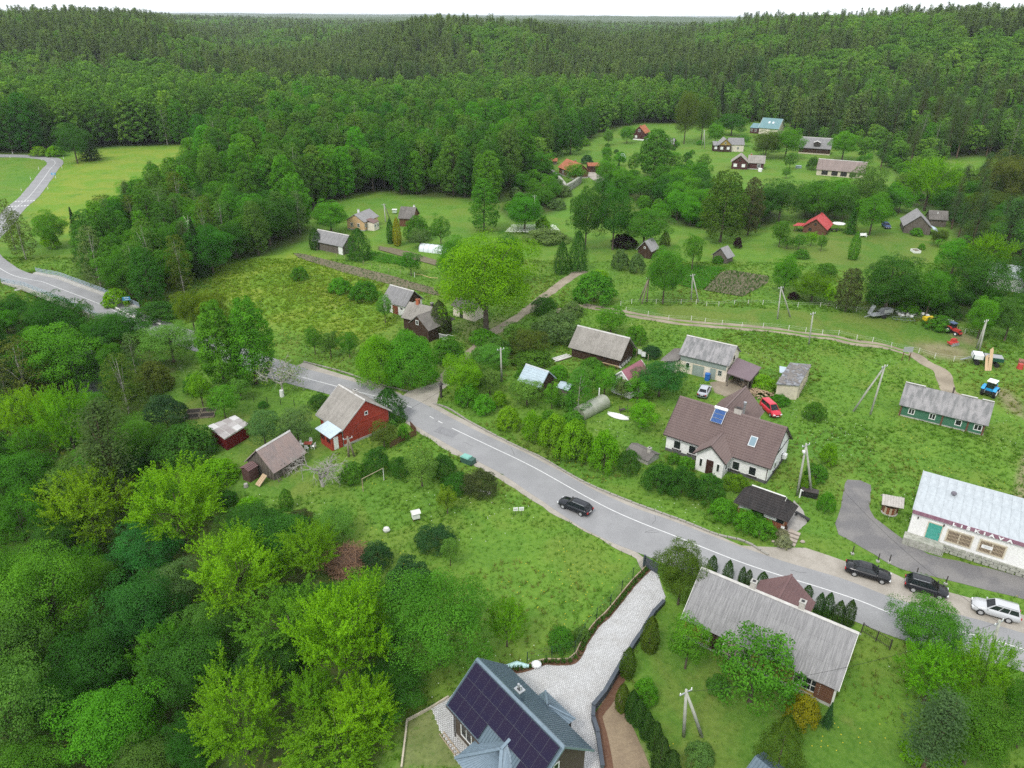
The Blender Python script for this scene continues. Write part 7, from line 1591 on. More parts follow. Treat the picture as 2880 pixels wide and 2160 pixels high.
m = MB(); m.add([(-9.1, -4.6, -.3), (-3.1, -4.6, -.3), (-3.1, -4.6, 2.7), (-6.1, -4.6, 5.1), (-9.1, -4.6, 2.7), (-9.1, 2, -.3), (-3.1, 2, -.3), (-3.1, 2, 2.7), (-9.1, 2, 2.7)], [(0, 1, 2, 3, 4), (1, 6, 7, 2), (5, 0, 4, 8)]); h.part('front_wall', m, WALL_PLUM); ff = local_face((0, -4.62, 0), (1, 0, 0), (0, -1, 0))
h.win('F', -7.7, .9, 1.3, 1.2, 1, 1, FRAME, WHITE, face=ff); h.win('F', -4.6, .9, 1.3, 1.2, 1, 1, FRAME, WHITE, face=ff); h.win('F', -6.1, 3.0, .7, .7, 2, 1, DARKTRIM, face=ff); h.win('F', 1.2, .8, 1.3, 1.3, 3, 1)
h = House('dormer_barn', 'grey roofed long house with a small balcony dormer', (133.05, 337.45), -23.1, 13.4, 9.0, 2.5, 6.5, WALL_TIMBER, SLATE_GREY, 'wave', .2, .45, .3, ridge=RIDGE, base=(.5, WALL_PALE)); m = MB(); m.box((.6, -2.9, 4.3), (2.6, 2.4, 1.3)); h.part('dormer', m, DARKTRIM); m = MB(); slope(m, (-.9, -4.3, 4.9), (.6, -4.3, 5.5), (-.9, -1.2, 4.9), (.6, -1.2, 5.5), 'flat'); slope(m, (.6, -4.3, 5.5), (2.1, -4.3, 4.9), (.6, -1.2, 5.5), (2.1, -1.2, 4.9), 'flat'); h.part('dormer_roof', m, RIDGE)
h = House('long_barn', 'long barn with a pinkish grey roof and open front', (124.34, 286.48), -25.5, 17.2, 8.0, 2.1, 5.5, WALL_PALE, SLATE_PINK, 'wave', .2, .45, .3, ridge=RIDGE, cat='barn')
for u in (-5.4, -1.9, 1.3, 4.4): m = MB(); m.box((u, -h.hw-.03, 1.1), (2.2, .08, 1.5)); h.part('bay_shade_panel', m, BLACK)  # black slabs on the closed wall stand in for the shade inside the bays
h = House('teal_roof_house', 'house with a large teal metal roof at the forest edge', (132.46, 397.29), -33.7, 10.2, 11.8, 3.0, 7.4, WALL_CREAM, METAL_TEAL, 'seam', .4, .5, .4, barge=WHITE)
nn3 = Vector((0, -(h.zr-h.ze), h.W/2)).normalized(); sd3 = Vector((0, h.W/2, h.zr-h.ze)).normalized()
for x in (-.8, 1.2): m = MB(); rect(m, Vector((x, -2.6, h.zr-2.6*h.k))+nn3*.08, ux, sd3, .9, 1.3, .1, nn3); o = h.part('skylight', m, FRAME); m = MB(); rect(m, Vector((x, -2.6, h.zr-2.6*h.k))+nn3*.181, ux, sd3, .7, 1.1, .02, nn3); m.build('pane', plain('bright_pane', (.6, .66, .7), .1), o)
m = MB(); slope(m, (-9.6, -5.6, 2.7), (-5.1, -5.6, 2.7), (-9.2, -1.6, 4.6), (-5.1, -1.6, 4.6), 'seam', .4); h.part('annex_roof', m, METAL_TEAL); m = MB(); m.box((-7.2, -3.2, 1.3), (4.2, 4.2, 3.0)); h.part('annex_wall', m, WALL_PLUM)
for u in (-8.4, -6.4): h.win('F', u, 1.0, 1.0, 1.2, 2, 1, face=local_face((0, -5.32, 0), (1, 0, 0), (0, -1, 0)))
h = House('brick_red_cottage', 'narrow brown cottage with red tiled roof on the hill lawn', (62.0, 374.0), 62, 7.6, 6.4, 3.3, 6.4, WALL_PLUM, ROOF_ORANGE, 'tile', .3, .35, .3, base=(.6, WHITE), cat='cottage'); h.win('L', 0, 3.9, 1.2, 1.0, 2, 1); h.win('L', -1.4, 1.1, 1.0, 1.1, 1, 1, FRAME, WHITE); m = MB(); m.box((0, 4.2, 2.3), (4, 2, .2)); h.part('side_roof', m, ROOF_ORANGE); h.chimney(-2.4, .0, .5, .4, .4, BRICK)
House('grey_gable_shed', 'low grey roofed shed behind the tall poplar', (70.0, 347.5), -18, 6.0, 5.4, 2.2, 4.4, WALL_GREYWOOD, SLATE_GREY, 'wave', .2, .35, .3, cat='shed')
h = House('orange_roof_house', 'brown log house with an orange tiled roof above the stone wall', (22.4, 281.5), -66, 11.5, 7.4, 2.5, 5.4, WALL_LOG, ROOF_ORANGE, 'tile', .3, .4, .4, base=(.5, CONC)); h.win('F', -2, .9, 1, 1.1, 2, 1); h.win('F', 2, .9, 1, 1.1, 2, 1); h.win('R', 0, .9, 1, 1.1, 2, 1); h.chimney(1, .1, .6, .5, .5, BRICK)
h = House('red_garage', 'small dark garage with a flat red roof by the hill lane', (30.68, 291.5), 5, 4.8, 5.0, 2.3, 3.2, WALL_PLUM, ROOF_ORANGE, 'tile', .3, .3, .3, cat='garage'); h.door('F', 0, 2.4, 2.0, WALL_TIMBER, 0, None, False)
House('low_red_shed', 'low red roofed shed half sunk at the wood edge', (14.6, 307), -6, 6.5, 4.5, 1.3, 2.2, WALL_GREYWOOD, ROOF_ORANGE, 'tile', .3, .3, .3, cat='shed')
House('white_building', 'pale building half hidden by the dark trees at the right edge', (110.5, 157.5), -30, 9, 6, 3.0, 5.2, WALL_WHITE, METAL_PALE, 'seam', .5, .3, .3)
House('blue_shed', 'blue metal roofed shed cut by the bottom edge', (20.1, 36.9), -50, 3.2, 2.6, 2.1, 2.75, METAL_BLUE_LT, METAL_BLUE, 'seam', .26, .15, .15, cat='shed')
# ---------------------------------------------------------------- vehicles
PAINT = {}
def paint(n, c, rough=.28):
    if n not in PAINT: PAINT[n] = shiny(n, c, rough, .8)
    return PAINT[n]
def wheel_mesh(r, w, rimr):
    m = MB(); m.cyl((0, -w/2, 0), (0, w/2, 0), r, 18); t = m.mesh('wheel', TYRE, True); m = MB(); m.cyl((0, -w/2-.012, 0), (0, -w/2+.05, 0), rimr, 14); m.cyl((0, w/2-.05, 0), (0, w/2+.012, 0), rimr, 14)
    return t, m.mesh('rim', ALLOY)
def car(name, label, cat, mid, d, L, W, Hh, pm, st, cab, wb, wr=.32, rails=False, glass3=True, side_off=True, roofmat=None, group=None):
    """st: stations (x, z bottom, z top, half width) as fractions of L, m, m, fraction of W/2; cab: rear base, rear roof, front roof, screen base (fractions of L)"""
    d = np.array(d, float); d /= np.linalg.norm(d); n = np.array([-d[1], d[0]]); n = n if n[1] > 0 else -n
    c = np.array(mid)+(n*(W/2-.12) if side_off else 0); o = empty(name, (c[0], c[1], H(*c)+.05), math.atan2(d[1], d[0]), label, cat, group); hw = W/2; o.scale = (.93, .93, .93)
    m = MB(); P = []; F = []
    for x, zb, zt, f in st:
        y = hw*f; zm = zb+(zt-zb)*.62; P += [(x*L, -y*.86, zb), (x*L, -y, zb+.14), (x*L, -y, zm), (x*L, -y*.90, zt), (x*L, 0, zt+.025), (x*L, y*.90, zt), (x*L, y, zm), (x*L, y, zb+.14), (x*L, y*.86, zb)]
    for i in range(len(st)-1):
        for j in range(9): F.append((i*9+j, i*9+(j+1) % 9, (i+1)*9+(j+1) % 9, (i+1)*9+j))
    F += [tuple(range(8, -1, -1))[::-1], tuple(range((len(st)-1)*9, len(st)*9))[::-1]]; F = [f[::-1] for f in F]
    m.add(P, F); b = m.build('body', pm, o, True)
    sm = b.data; zt = lambda x: float(np.interp(x, [s_[0] for s_ in st], [s_[2] for s_ in st])); a_, b_, c_, e_ = cab
    B = [(a_, .88), (e_, .88)]; zA, zE = zt(a_)-.01, zt(e_)-.01; by, ty = hw*.88, hw*.68; zr_ = Hh; rx0, rx1 = b_*L, c_*L
    v = dict(a0=(a_*L, -by, zA), a1=(a_*L, by, zA), e0=(e_*L, -by, zE), e1=(e_*L, by, zE), b0=(rx0, -ty, zr_-.03), b1=(rx0, ty, zr_-.03), c0=(rx1, -ty, zr_-.02), c1=(rx1, ty, zr_-.02))
    m = MB(); mx_ = ((rx0+rx1)/2, 0, zr_+.03); q = lambda *k_: [v[i] for i in k_]
    m.add(q('a0', 'e0', 'c0', 'b0', 'a1', 'e1', 'c1', 'b1'), [(0, 1, 2, 3), (5, 4, 7, 6), (4, 0, 3, 7), (1, 5, 6, 2)]); k_ = [v['b0'], v['c0'], v['c1'], v['b1'], (rx0*.8+rx1*.2, 0, zr_+.02), (rx1*.85+rx0*.15, 0, zr_+.02)]
    m.add(k_, [(0, 1, 5, 4), (1, 2, 5), (2, 3, 4, 5), (3, 0, 4)]); m.build('cabin', roofmat or pm, o)
    def pane(name, p, q_, r, s_, u0, u1, w0, w1, out, mat=CARGLASS):
        p, q_, r, s_ = map(V3, (p, q_, r, s_)); g = lambda u, w: (p.lerp(q_, u)).lerp(s_.lerp(r, u), w); off = Vector(out)*.012
        m = MB(); f4 = [g(u0, w0), g(u1, w0), g(u1, w1), g(u0, w1)]; m.add([x+off for x in f4]+f4, [(0, 1, 2, 3), (3, 2, 1, 0), (0, 4, 5, 1), (1, 5, 6, 2), (2, 6, 7, 3), (3, 7, 4, 0)]); return m.build(name, mat, o)
    pane('windscreen', v['e0'], v['e1'], v['c1'], v['c0'], .06, .94, .05, .93, (.7, 0, .7)); pane('rear_window', v['a0'], v['a1'], v['b1'], v['b0'], .08, .92, .22, .92, (-.7, 0, .7))
    sp = (.03, .36, .66, .97) if glass3 else (.05, .52, .97)
    for sy, A, E, C, Bb in ((-1, 'a0', 'e0', 'c0', 'b0'), (1, 'a1', 'e1', 'c1', 'b1')):
        for i in range(len(sp)-1): pane('side_window', v[A], v[E], v[C], v[Bb], sp[i]+.02, sp[i+1]-.012, .10, .88, (0, sy, .35))
    t, r_ = WHEELS.setdefault(wr, wheel_mesh(wr, .21, wr*.66))
    for sx in (wb[0]*L, wb[1]*L):
        for sy in (-1, 1):
            m = MB(); m.cyl((sx, sy*(hw-.13), wr+.02), (sx, sy*(hw-.002), wr+.02), wr+.055, 18); m.build('wheel_arch', BLACK, o)
            w = link('wheel', t, o); w.location = (sx, sy*(hw-.095), wr); rr2 = link('rim', r_, w)
    xf, xr = st[-1][0]*L, st[0][0]*L; zf = st[-2][2]-.16; zb_ = st[1][2]-.2
    for sy in (-1, 1):
        m = MB(); m.box((st[-2][0]*L+.05, sy*hw*.70, zf), (.18, .34, .14)); m.build('headlight', LAMP_W, o); m = MB(); m.box((st[1][0]*L-.05, sy*hw*.76, zb_), (.14, .26, .2)); m.build('tail_light', LAMP_R, o)
        m = MB(); m.box((e_*L-.12, sy*(hw+.06), zE+.08), (.14, .16, .12)); m.build('mirror', pm, o)
    m = MB(); m.box((xr-.01, 0, zb_-.08), (.03, .5, .11)); m.build('plate', WHITE, o); m = MB(); m.box((xf+.01, 0, .42), (.03, .5, .11)); m.box((xf, 0, .6), (.03, 1.0, .12), m=1); m.build('grille', [WHITE, BLACK], o)
    if rails:
        for sy in (-1, 1): m = MB(); m.bar((rx0+.1, sy*ty*.97, zr_+.05), (rx1-.15, sy*ty*.97, zr_+.05), .04, .04); m.build('roof_rail', STEEL, o)
    return o
WHEELS = {}
SED = [(-.5, .34, .70, .80), (-.485, .26, .93, .90), (-.38, .22, .98, .98), (-.2, .2, .96, 1), (.15, .2, .94, 1), (.25, .2, .94, 1), (.4, .22, .86, .97), (.47, .26, .76, .88), (.5, .34, .62, .74)]
HAT = [(-.5, .36, .80, .82), (-.485, .28, 1.02, .92), (-.36, .22, 1.04, 1), (0, .2, 1.0, 1), (.2, .2, .99, 1), (.38, .22, .90, .97), (.465, .28, .78, .86), (.5, .36, .64, .7)]
SUV = [(-.5, .42, .86, .86), (-.49, .34, 1.06, .95), (-.36, .3, 1.1, 1), (0, .28, 1.08, 1), (.2, .28, 1.08, 1), (.4, .3, 1.0, .97), (.475, .34, .88, .9), (.5, .42, .7, .8)]
VAN = [(-.5, .38, 1.0, .9), (-.49, .28, 1.1, .97), (-.3, .22, 1.12, 1), (.1, .22, 1.1, 1), (.24, .22, 1.08, 1), (.4, .26, .95, .96), (.475, .3, .8, .86), (.5, .38, .64, .75)]
P_ = lambda k: np.array(SPOTS[k]); G_ = 'cars parked beside the road'
f, r = P_('wagon_f'), P_('wagon_r'); car('parked_car', 'black estate car stopped on the verge of the main road', 'car', (f+r)/2, f-r, 4.6, 1.78, 1.46, paint('black_blue_paint', (.010, .012, .017)), SED, (-.47, -.37, .06, .23), (-.29, .30), rails=True)
f, r = P_('sedan_f'), P_('sedan_r'); car('parked_car', 'black saloon car, first of the three on the gravel', 'car', (f+r)/2, f-r, 4.85, 1.85, 1.44, paint('black_paint', (.008, .008, .010)), SED, (-.36, -.20, .05, .23), (-.28, .32), glass3=False, group=G_)
f, r = P_('mpv_f'), P_('mpv_r'); car('parked_car', 'black tall hatchback with chrome roof rails, between saloon and silver car', 'car', (f+r)/2, f-r, 4.4, 1.83, 1.62, paint('midnight_paint', (.012, .013, .017)), HAT, (-.47, -.36, .06, .28), (-.29, .31), rails=True, group=G_)
f, r = P_('suv_f'), P_('suv_r'); car('parked_car', 'silver off-road car facing left on the gravel', 'car', (f+r)/2, f-r, 4.5, 1.8, 1.70, paint('silver_paint', (.47, .48, .49), .35), SUV, (-.485, -.43, .05, .22), (-.27, .31), .35, rails=True, group=G_)
car('parked_car', 'silver hatchback parked on the grass behind the white house', 'car', P_('silver')+np.array([.5, .8]), (.42, .9), 4.3, 1.78, 1.5, paint('silver_blue_paint', (.40, .42, .46), .35), HAT, (-.45, -.26, .06, .27), (-.29, .31), side_off=False)
f, r = P_('van_f'), P_('van_r'); car('parked_van', 'bright red van parked at the rear wing of the white house', 'van', (f+r)/2+np.array([.3, .5]), (f-r), 4.3, 1.75, 1.8, paint('red_van_paint', (.50, .018, .040)), VAN, (-.49, -.46, .10, .30), (-.29, .31), glass3=False, side_off=False)
car('parked_car', 'dark blue car parked under the tree beside the ruined barn', 'car', P_('bluecar'), (-.12, -1), 4.4, 1.8, 1.5, paint('blue_paint_car', (.03, .06, .16)), SED, (-.47, -.37, .06, .23), (-.29, .30), side_off=False)
car('parked_car', 'grey car standing inside the carport of the white barn', 'car', P_('barncar')+np.array([.3, 1.6]), (-.35, -.93), 4.2, 1.75, 1.45, paint('grey_paint', (.16, .16, .17), .35), HAT, (-.45, -.26, .06, .27), (-.29, .31), side_off=False)
def tractor(label, loc, hd, pm, roof, s=1.0):
    o = empty('tractor', (loc[0], loc[1], H(*loc)), hd, label, 'tractor'); o.scale = (s, s, s)
    m = MB(); m.box((.95, 0, 1.15), (1.7, .72, .62)); m.box((1.82, 0, 1.05), (.08, .66, .5), m=1); m.build('hood', [pm, BLACK], o); m = MB(); m.box((.4, 0, .75), (2.6, .5, .4)); m.box((-1.0, 0, .8), (.5, .9, .5)); m.build('chassis', BLACK, o)
    m = MB(); m.box((-.45, 0, 1.2), (1.25, 1.1, .5)); m.build('floor_panel', pm, o)
    for sy in (-1, 1):
        w = MB(); w.cyl((-.75, sy*.62, .82), (-.75, sy*1.05, .82), .82, 20); w = w.build('wheel', TYRE, o); q = MB(); q.cyl((-.75, sy*.6, .82), (-.75, sy*1.065, .82), .42, 14); q.build('rim', WHITE, w)
        w = MB(); w.cyl((1.35, sy*.62, .5), (1.35, sy*.9, .5), .5, 18); w = w.build('wheel', TYRE, o); q = MB(); q.cyl((1.35, sy*.6, .5), (1.35, sy*.915, .5), .26, 12); q.build('rim', WHITE, w)
        f = MB(); f.box((-.75, sy*.84, 1.72), (1.1, .5, .07)); f.bar((-1.3, sy*.84, 1.7), (-1.62, sy*.84, 1.35), .5, .06, up=(0, 0, 1)); f.bar((-.2, sy*.84, 1.7), (.0, sy*.84, 1.3), .5, .06); f.build('fender', pm, o)
    m = MB()
    for x in (-1.05, .15):
        for sy in (-1, 1): m.bar((x, sy*.55, 1.4), (x*.92, sy*.52, 2.55), .08)
    m.build('cab_frame', BLACK, o)
    for nm, c, sz in (('windscreen', (.16, 0, 2.0), (.02, .92, .95)), ('rear_window', (-1.06, 0, 2.0), (.02, .92, .95)), ('side_window', (-.45, -.545, 2.0), (1.0, .02, .95)), ('side_window', (-.45, .545, 2.0), (1.0, .02, .95))): m = MB(); m.box(c, sz); m.build(nm, CARGLASS, o)
    m = MB(); m.box((-.45, 0, 2.6), (1.5, 1.3, .12)); m.box((-.45, 0, 2.7), (1.1, 1.0, .09)); m.build('cab_roof', roof, o); m = MB(); m.cyl((.9, .28, 1.4), (.9, .28, 2.3), .04, 8); m.build('exhaust', BLACK, o)
    m = MB(); m.box((2.05, 0, .8), (.3, .8, .4)); m.build('front_weight', REDP, o); return o
tractor('blue tractor with a white cab roof beside the green house', SPOTS['tractor'], .75, BLUEBRIGHT, WHITE)
tractor('small red tractor with a blue canopy by the paddock fence', SPOTS['redtractor'], -1.2, REDP, plain('canopy_blue', (.10, .14, .24), .7), .8)
def machine(name, label, cat, key, rz, parts, dx=0, dy=0):
    x, y = SPOTS[key]; o = empty(name, (x+dx, y+dy, H(x+dx, y+dy)), rz, label, cat)
    for nm, mat, boxes in parts:
        m = MB()
        for b in boxes:
            if b[0] == 'b': m.box(b[1], b[2], b[3] if len(b) > 3 else 0)
            elif b[0] == 'c': m.cyl(b[1], b[2], b[3], 12, r2=b[4] if len(b) > 4 else None)
            elif b[0] == 'r': m.bar(b[1], b[2], b[3], b[4] if len(b) > 4 else None)
            elif b[0] == 's': m.ball(b[1], b[2], 8, sz=b[3] if len(b) > 3 else (1, 1, 1))
        m.build(nm, mat, o)
    return o
WH = lambda x, y, r: ('wheel', TYRE, [('c', (x, y-.12, r), (x, y+.12, r), r)])
machine('potato_harvester', 'grey farm harvester trailer with raised conveyors on the paddock', 'farm machine', 'trailer', .3, [('frame', STEEL, [('b', (0, 0, .75), (4.2, 1.6, .15)), ('r', (-2.1, 0, .7), (-3.4, 0, .45), .15), ('b', (1.2, 0, 1.2), (1.8, 1.6, .08))]),
    ('conveyor', STEEL, [('r', (-2.0, .4, .9), (-1.2, .4, 2.6), .9, .12), ('r', (.3, -.5, .8), (2.4, -.5, 1.9), .8, .12)]), ('hopper', GREYPLATE, [('b', (1.3, .2, 1.5), (1.9, .12, .7)), ('b', (1.3, -.95, 1.5), (1.9, .12, .7)), ('b', (2.2, -.3, 1.5), (.1, 1.2, .7))]), WH(.6, -.95, .45), WH(.6, .95, .45)])
machine('fertiliser_spreader', 'yellow hopper spreader on an orange frame by the paddock fence', 'farm machine', 'spreader', .1, [('hopper', YELLOW, [('b', (0, 0, 1.2), (2.0, 1.2, .6)), ('c', (-.45, 0, .6), (-.45, 0, .92), .25, .55), ('c', (.45, 0, .6), (.45, 0, .92), .25, .55)]), ('frame', ORANGE, [('b', (0, -.5, .45), (1.2, .1, .6)), ('b', (0, 0, .3), (1.0, .9, .12)), ('r', (-.5, -.5, .1), (-.5, -.5, .9), .1), ('r', (.5, -.5, .1), (.5, -.5, .9), .1)])])
machine('seed_drill', 'long white and red seed drill by the paddock fence', 'farm machine', 'roller', -.5, [('seed_box', WHITE, [('b', (0, 0, .95), (3.4, .55, .35))]), ('frame', REDP, [('b', (0, -.45, .5), (3.2, .12, .14)), ('b', (0, .35, .5), (3.2, .12, .14))]), WH(-1.75, 0, .4), WH(1.75, 0, .4)])
machine('plough', 'red potato planter standing on the bare earth', 'farm machine', 'planter', .4, [('frame', REDP, [('b', (0, 0, .6), (2.0, .9, .3)), ('b', (.3, .2, .95), (1.0, .6, .5)), ('r', (-1, 0, .6), (-1.6, .1, 1.1), .12)]), ('disc', STEEL, [('c', (-.6, -.5, .35), (-.55, -.45, .35), .35), ('c', (0, -.5, .35), (.05, -.45, .35), .35), ('c', (.6, -.5, .35), (.65, -.45, .35), .35)])])
o = machine('farm_wagon', 'dark green farm wagon with a white tarpaulin and leaning boards', 'wagon', 'boatrailer', -.35, [('bed', DKGREEN, [('b', (0, 0, 1.15), (4.6, 2.0, .12)), ('b', (0, -1.0, 1.45), (4.6, .08, .6)), ('b', (0, 1.0, 1.45), (4.6, .08, .6)), ('b', (-2.3, 0, 1.45), (.08, 2.0, .6)), ('b', (2.3, 0, 1.3), (.08, 2.0, .3))]),
    ('cargo_cover', GREYPLATE, [('b', (1.2, 0, 1.7), (2.1, 1.7, .1)), ('b', (-.2, 0, 1.65), (.6, 1.7, .25))]), ('drawbar', STEEL, [('r', (-2.3, 0, .9), (-4.0, -.3, .4), .12), ('r', (-2.3, .6, .9), (-4.0, -.3, .4), .1)])]+[WH(a, b, .42) for a in (-1.5, 1.5) for b in (-.85, .85)])
m = MB(); m.box((-1.5, 0, 1.85), (1.5, 1.9, .12)); m.box((-1.5, -1.06, 1.5), (1.4, .06, .7)); m.box((-2.36, 0, 1.5), (.06, 1.7, .6)); m.build('tarpaulin', TARP, o)
x, y = SPOTS['boatrailer']; o = empty('plank_bundle', (x-1.0, y-2.0, 0), 0, 'tall pale boards leaning upright against the green wagon', 'boards')
for i in range(7): m = MB(); m.bar((-.5+i*.16, -.6-.05*(i % 2), .02), (-.1+i*.14, .9, 3.4+.15*(i % 3)-(1.3 if i < 3 else 0)), .15, .05); m.build('plank', PLANK, o)
for i, (nm, lb, mat, px, py, ht, r0, r1) in enumerate((('barrel', 'orange red funnel shaped drum right of the green wagon', REDP, 5.0, -1.6, .9, .55, .4),)): m = MB(); m.cyl((x+px, y+py, 0), (x+px, y+py, ht), r0, 16, r2=r1); tag(m.build(nm, mat), lb, 'drum')
m = MB(); m.cyl((x+8.0, y-2.6, .5), (x+9.6, y-3.2, .5), .5, 14); m.box((x+9.4, y-3.4, .4), (1.0, .8, .5)); tag(m.build('tarp_roll', TEALP), 'teal rolled tarpaulin among the farm things', 'tarp')
o = empty('sprayer', (x+9.0, y-5.2, 0), -.3, 'small sprayer with yellow tank and green frame', 'farm machine'); m = MB(); m.box((-.5, 0, .7), (.8, 1.0, 1.0)); m.build('tank', YELLOW, o); m = MB(); m.box((.5, 0, .6), (1.1, .9, .6)); m.box((0, 0, .2), (1.8, 1.1, .1)); m.build('frame', GREENP, o)
m = MB(); m.box((x+11.4, y-6.6, .55), (1.3, 1.0, 1.1)); tag(m.build('crate', BLUEP), 'blue plastic crate at the right picture edge', 'crate')
m = MB(); m.box((x+7.3, y+.3, .3), (2.4, 1.3, .5), -.6); tag(m.build('scrap_box', plain('rust_box', (.24, .10, .075), .9)), 'rust red low box behind the orange drum', 'box')
m = MB(); m.box((x+4.5, y-5.8, .15), (.9, 1.1, .25), .4); tag(m.build('metal_sheet', GREYPLATE), 'grey sheet lying on the grass below the drum', 'sheet')
# ---------------------------------------------------------------- poles, cables, fences
def a_pole(label, apex, bases, mat, arm=1.3, lamp=False):
    b0 = Vector((*bases[0], H(*bases[0]))); ap = Vector(apex); o = empty('utility_pole', b0, 0, label, 'pole'); q = ap-b0
    for i, bb in enumerate(bases):
        p = Vector((*bb, H(*bb)))-b0; m = MB(); m.tube([p-Vector((0, 0, .3)), p.lerp(q, .5), q+Vector((0, 0, .25 if i == 0 else 0))], [.16, .14, .11], 8); m.build('pole' if i == 0 else 'brace', mat, o, True)
    if arm:
        m = MB(); m.box((q.x, q.y, q.z-.1), (arm, .09, .09), .5); m.build('crossarm', STEEL, o)
        for t in (-.45, 0, .45): m = MB(); m.cyl((q.x+math.cos(.5)*t*arm, q.y+math.sin(.5)*t*arm, q.z-.05), (q.x+math.cos(.5)*t*arm, q.y+math.sin(.5)*t*arm, q.z+.14), .045, 8); m.build('insulator', WHITE, o)
    if lamp: m = MB(); m.box((q.x-.25, q.y-.3, q.z-.75), (.25, .35, .25)); m.build('street_light', WHITE, o)
    return ap
AP = {}
for k_, lab, apex, bases, mt in POLES: AP[k_] = a_pole(lab, apex, bases, POLEC if mt == 'c' else POLEW, 1.3 if len(bases) > 1 or mt == 'c' else .7, k_ == 'w1')
def cable(a, b, sag, label, n=18, off=(0,)):
    a, b = Vector(a), Vector(b); m = MB()
    for o_ in off:
        s_ = (b-a).cross(Vector((0, 0, 1))).normalized()*o_; m.tube([a.lerp(b, t)+s_-Vector((0, 0, sag*4*t*(1-t))) for t in np.linspace(0, 1, n)], .014, 5)
    tag(m.build('power_cable', WIREM), label, 'cable')
for a, b, sg, lb, off in (('a3', 'r', 1.6, 'power lines from the paddock A-pole to the farmyard pole', (-.4, .4)), ('a2', 'a3', 1.2, 'power lines along the paddock between two A-poles', (-.4, .4)), ('a1', 'a2', 1.0, 'power lines over the mown field to the first A-pole', (-.4, .4)), ('m1', 'a4', 1.5, 'cable from the meadow A-pole to the single pole by the track', (-.2, .2)), ('w1', 'm1', 1.4, 'cable between white house pole and meadow A-pole', (0,)), ('w1', 's', 1.6, 'cable crossing the road to the right concrete pole', (0,)), ('s', 'g1', 1.4, 'cable from the right concrete pole over the grey house garden', (0,)), ('red', 'barn', 1.2, 'cable from red house pole across the road', (0,)), ('y', 'y2', .8, 'cable behind the golden conifer', (0,))):
    if a in AP and b in AP: cable(AP[a], AP[b], sg, lb, off=off)
cable(AP['m1'], (62, 98, 4.4), .6, 'cable from the meadow A-pole to the green house'); cable(AP['red'], (-20.6, 90.0, 4.0), .15, 'cable from the garden pole to the red house gable'); cable(AP['w1'], (33.5, 83.6, 5.0), .4, 'cable from the pole to the white house gable')
def post_fence(label, pts, hgt, w, mat, wires, wmat=None, name='fence', brk=None, ww=.02):
    o = empty(name, (*pts[0], H(*pts[0])), 0, label, 'fence'); b = Vector(o.location); pm_ = MB(); pm_.box((0, 0, hgt/2-.15), (w, w, hgt+.3)); pm_ = pm_.mesh('post', mat)
    for p in pts: q = link('post', pm_, o); q.location = (p[0]-b.x, p[1]-b.y, H(*p)-b.z); q.rotation_euler = (rng.normal(0, .02), rng.normal(0, .02), rng.uniform(0, 1))
    for z in wires:
        m = MB()
        for i in range(len(pts)-1):
            if brk and i in brk: continue
            A, B_ = pts[i], pts[i+1]; m.bar((A[0]-b.x, A[1]-b.y, H(*A)-b.z+z), (B_[0]-b.x, B_[1]-b.y, H(*B_)-b.z+z), ww, ww)
        if m.v: m.build('wire', wmat or mat, o)
    return o
post_fence('white posts and tape along the lower side of the paddock track', LINES['fence_low'], 1.05, .075, WHITEFENCE, (.6, .95), WHITEFENCE, 'paddock_fence', ww=.012)
post_fence('white posts and tape along the upper side of the paddock', LINES['fence_up'], 1.05, .075, WHITEFENCE, (.6, .95), WHITEFENCE, 'paddock_fence', ww=.012)
post_fence('thin stakes along the long garden bed', LINES['field_posts'], 1.1, .06, WOODTRIM, (.8,), STEEL, 'stake_fence', ww=.008)
post_fence('dark posts with wire between red house garden and road', [tuple(p) for p in spline(LINES['yard_fence'], 2.2)], 1.1, .07, BLACK, (.5, 1.0), BLACK, 'wire_fence', ww=.015)
post_fence('dark iron railing at the end of the grey house garden', LINES['ironfence'], 1.3, .10, DARKTRIM, (.3, 1.15), DARKTRIM, 'iron_fence', ww=.04)
q = spline(LINES['ironfence'], .16); m = MB()
for p in q: m.bar((p[0], p[1], .1), (p[0], p[1], 1.3), .02)
o = m.build('railing_bar', DARKTRIM); o.parent = bpy.data.objects['iron_fence']; o.matrix_parent_inverse = Matrix.Translation(-Vector(bpy.data.objects['iron_fence'].location)); o['kind'] = 'stuff'
for i, p in enumerate(LINES['roadside_posts']): m = MB(); m.box((0, 0, .5), (.08, .08, 1.3)); m.box((0, 0, .1), (.3, .3, .2), m=1); o = m.build('boundary_post', [DARKTRIM, CONC]); o.location = (*p, H(*p)); tag(o, 'thin dark post in the grass strip above the parked cars', 'post', 'thin posts above the parked cars')
m = MB(); q = [(*p, .25+.5*(i == 0)+.1*(i == 2)) for i, p in enumerate(LINES['orange_tape'])]
m.tube(q, .05, 6); tag(m.build('barrier_tape', plain('pale_orange', (.70, .50, .25), .7)), 'pale orange hose trailing from a white stake beside the garden bed', 'hose'); m = MB(); m.box((*q[0][:2], .6), (.12, .12, 1.2)); tag(m.build('stake', WHITEFENCE), 'short white stake at the end of the garden bed', 'post')
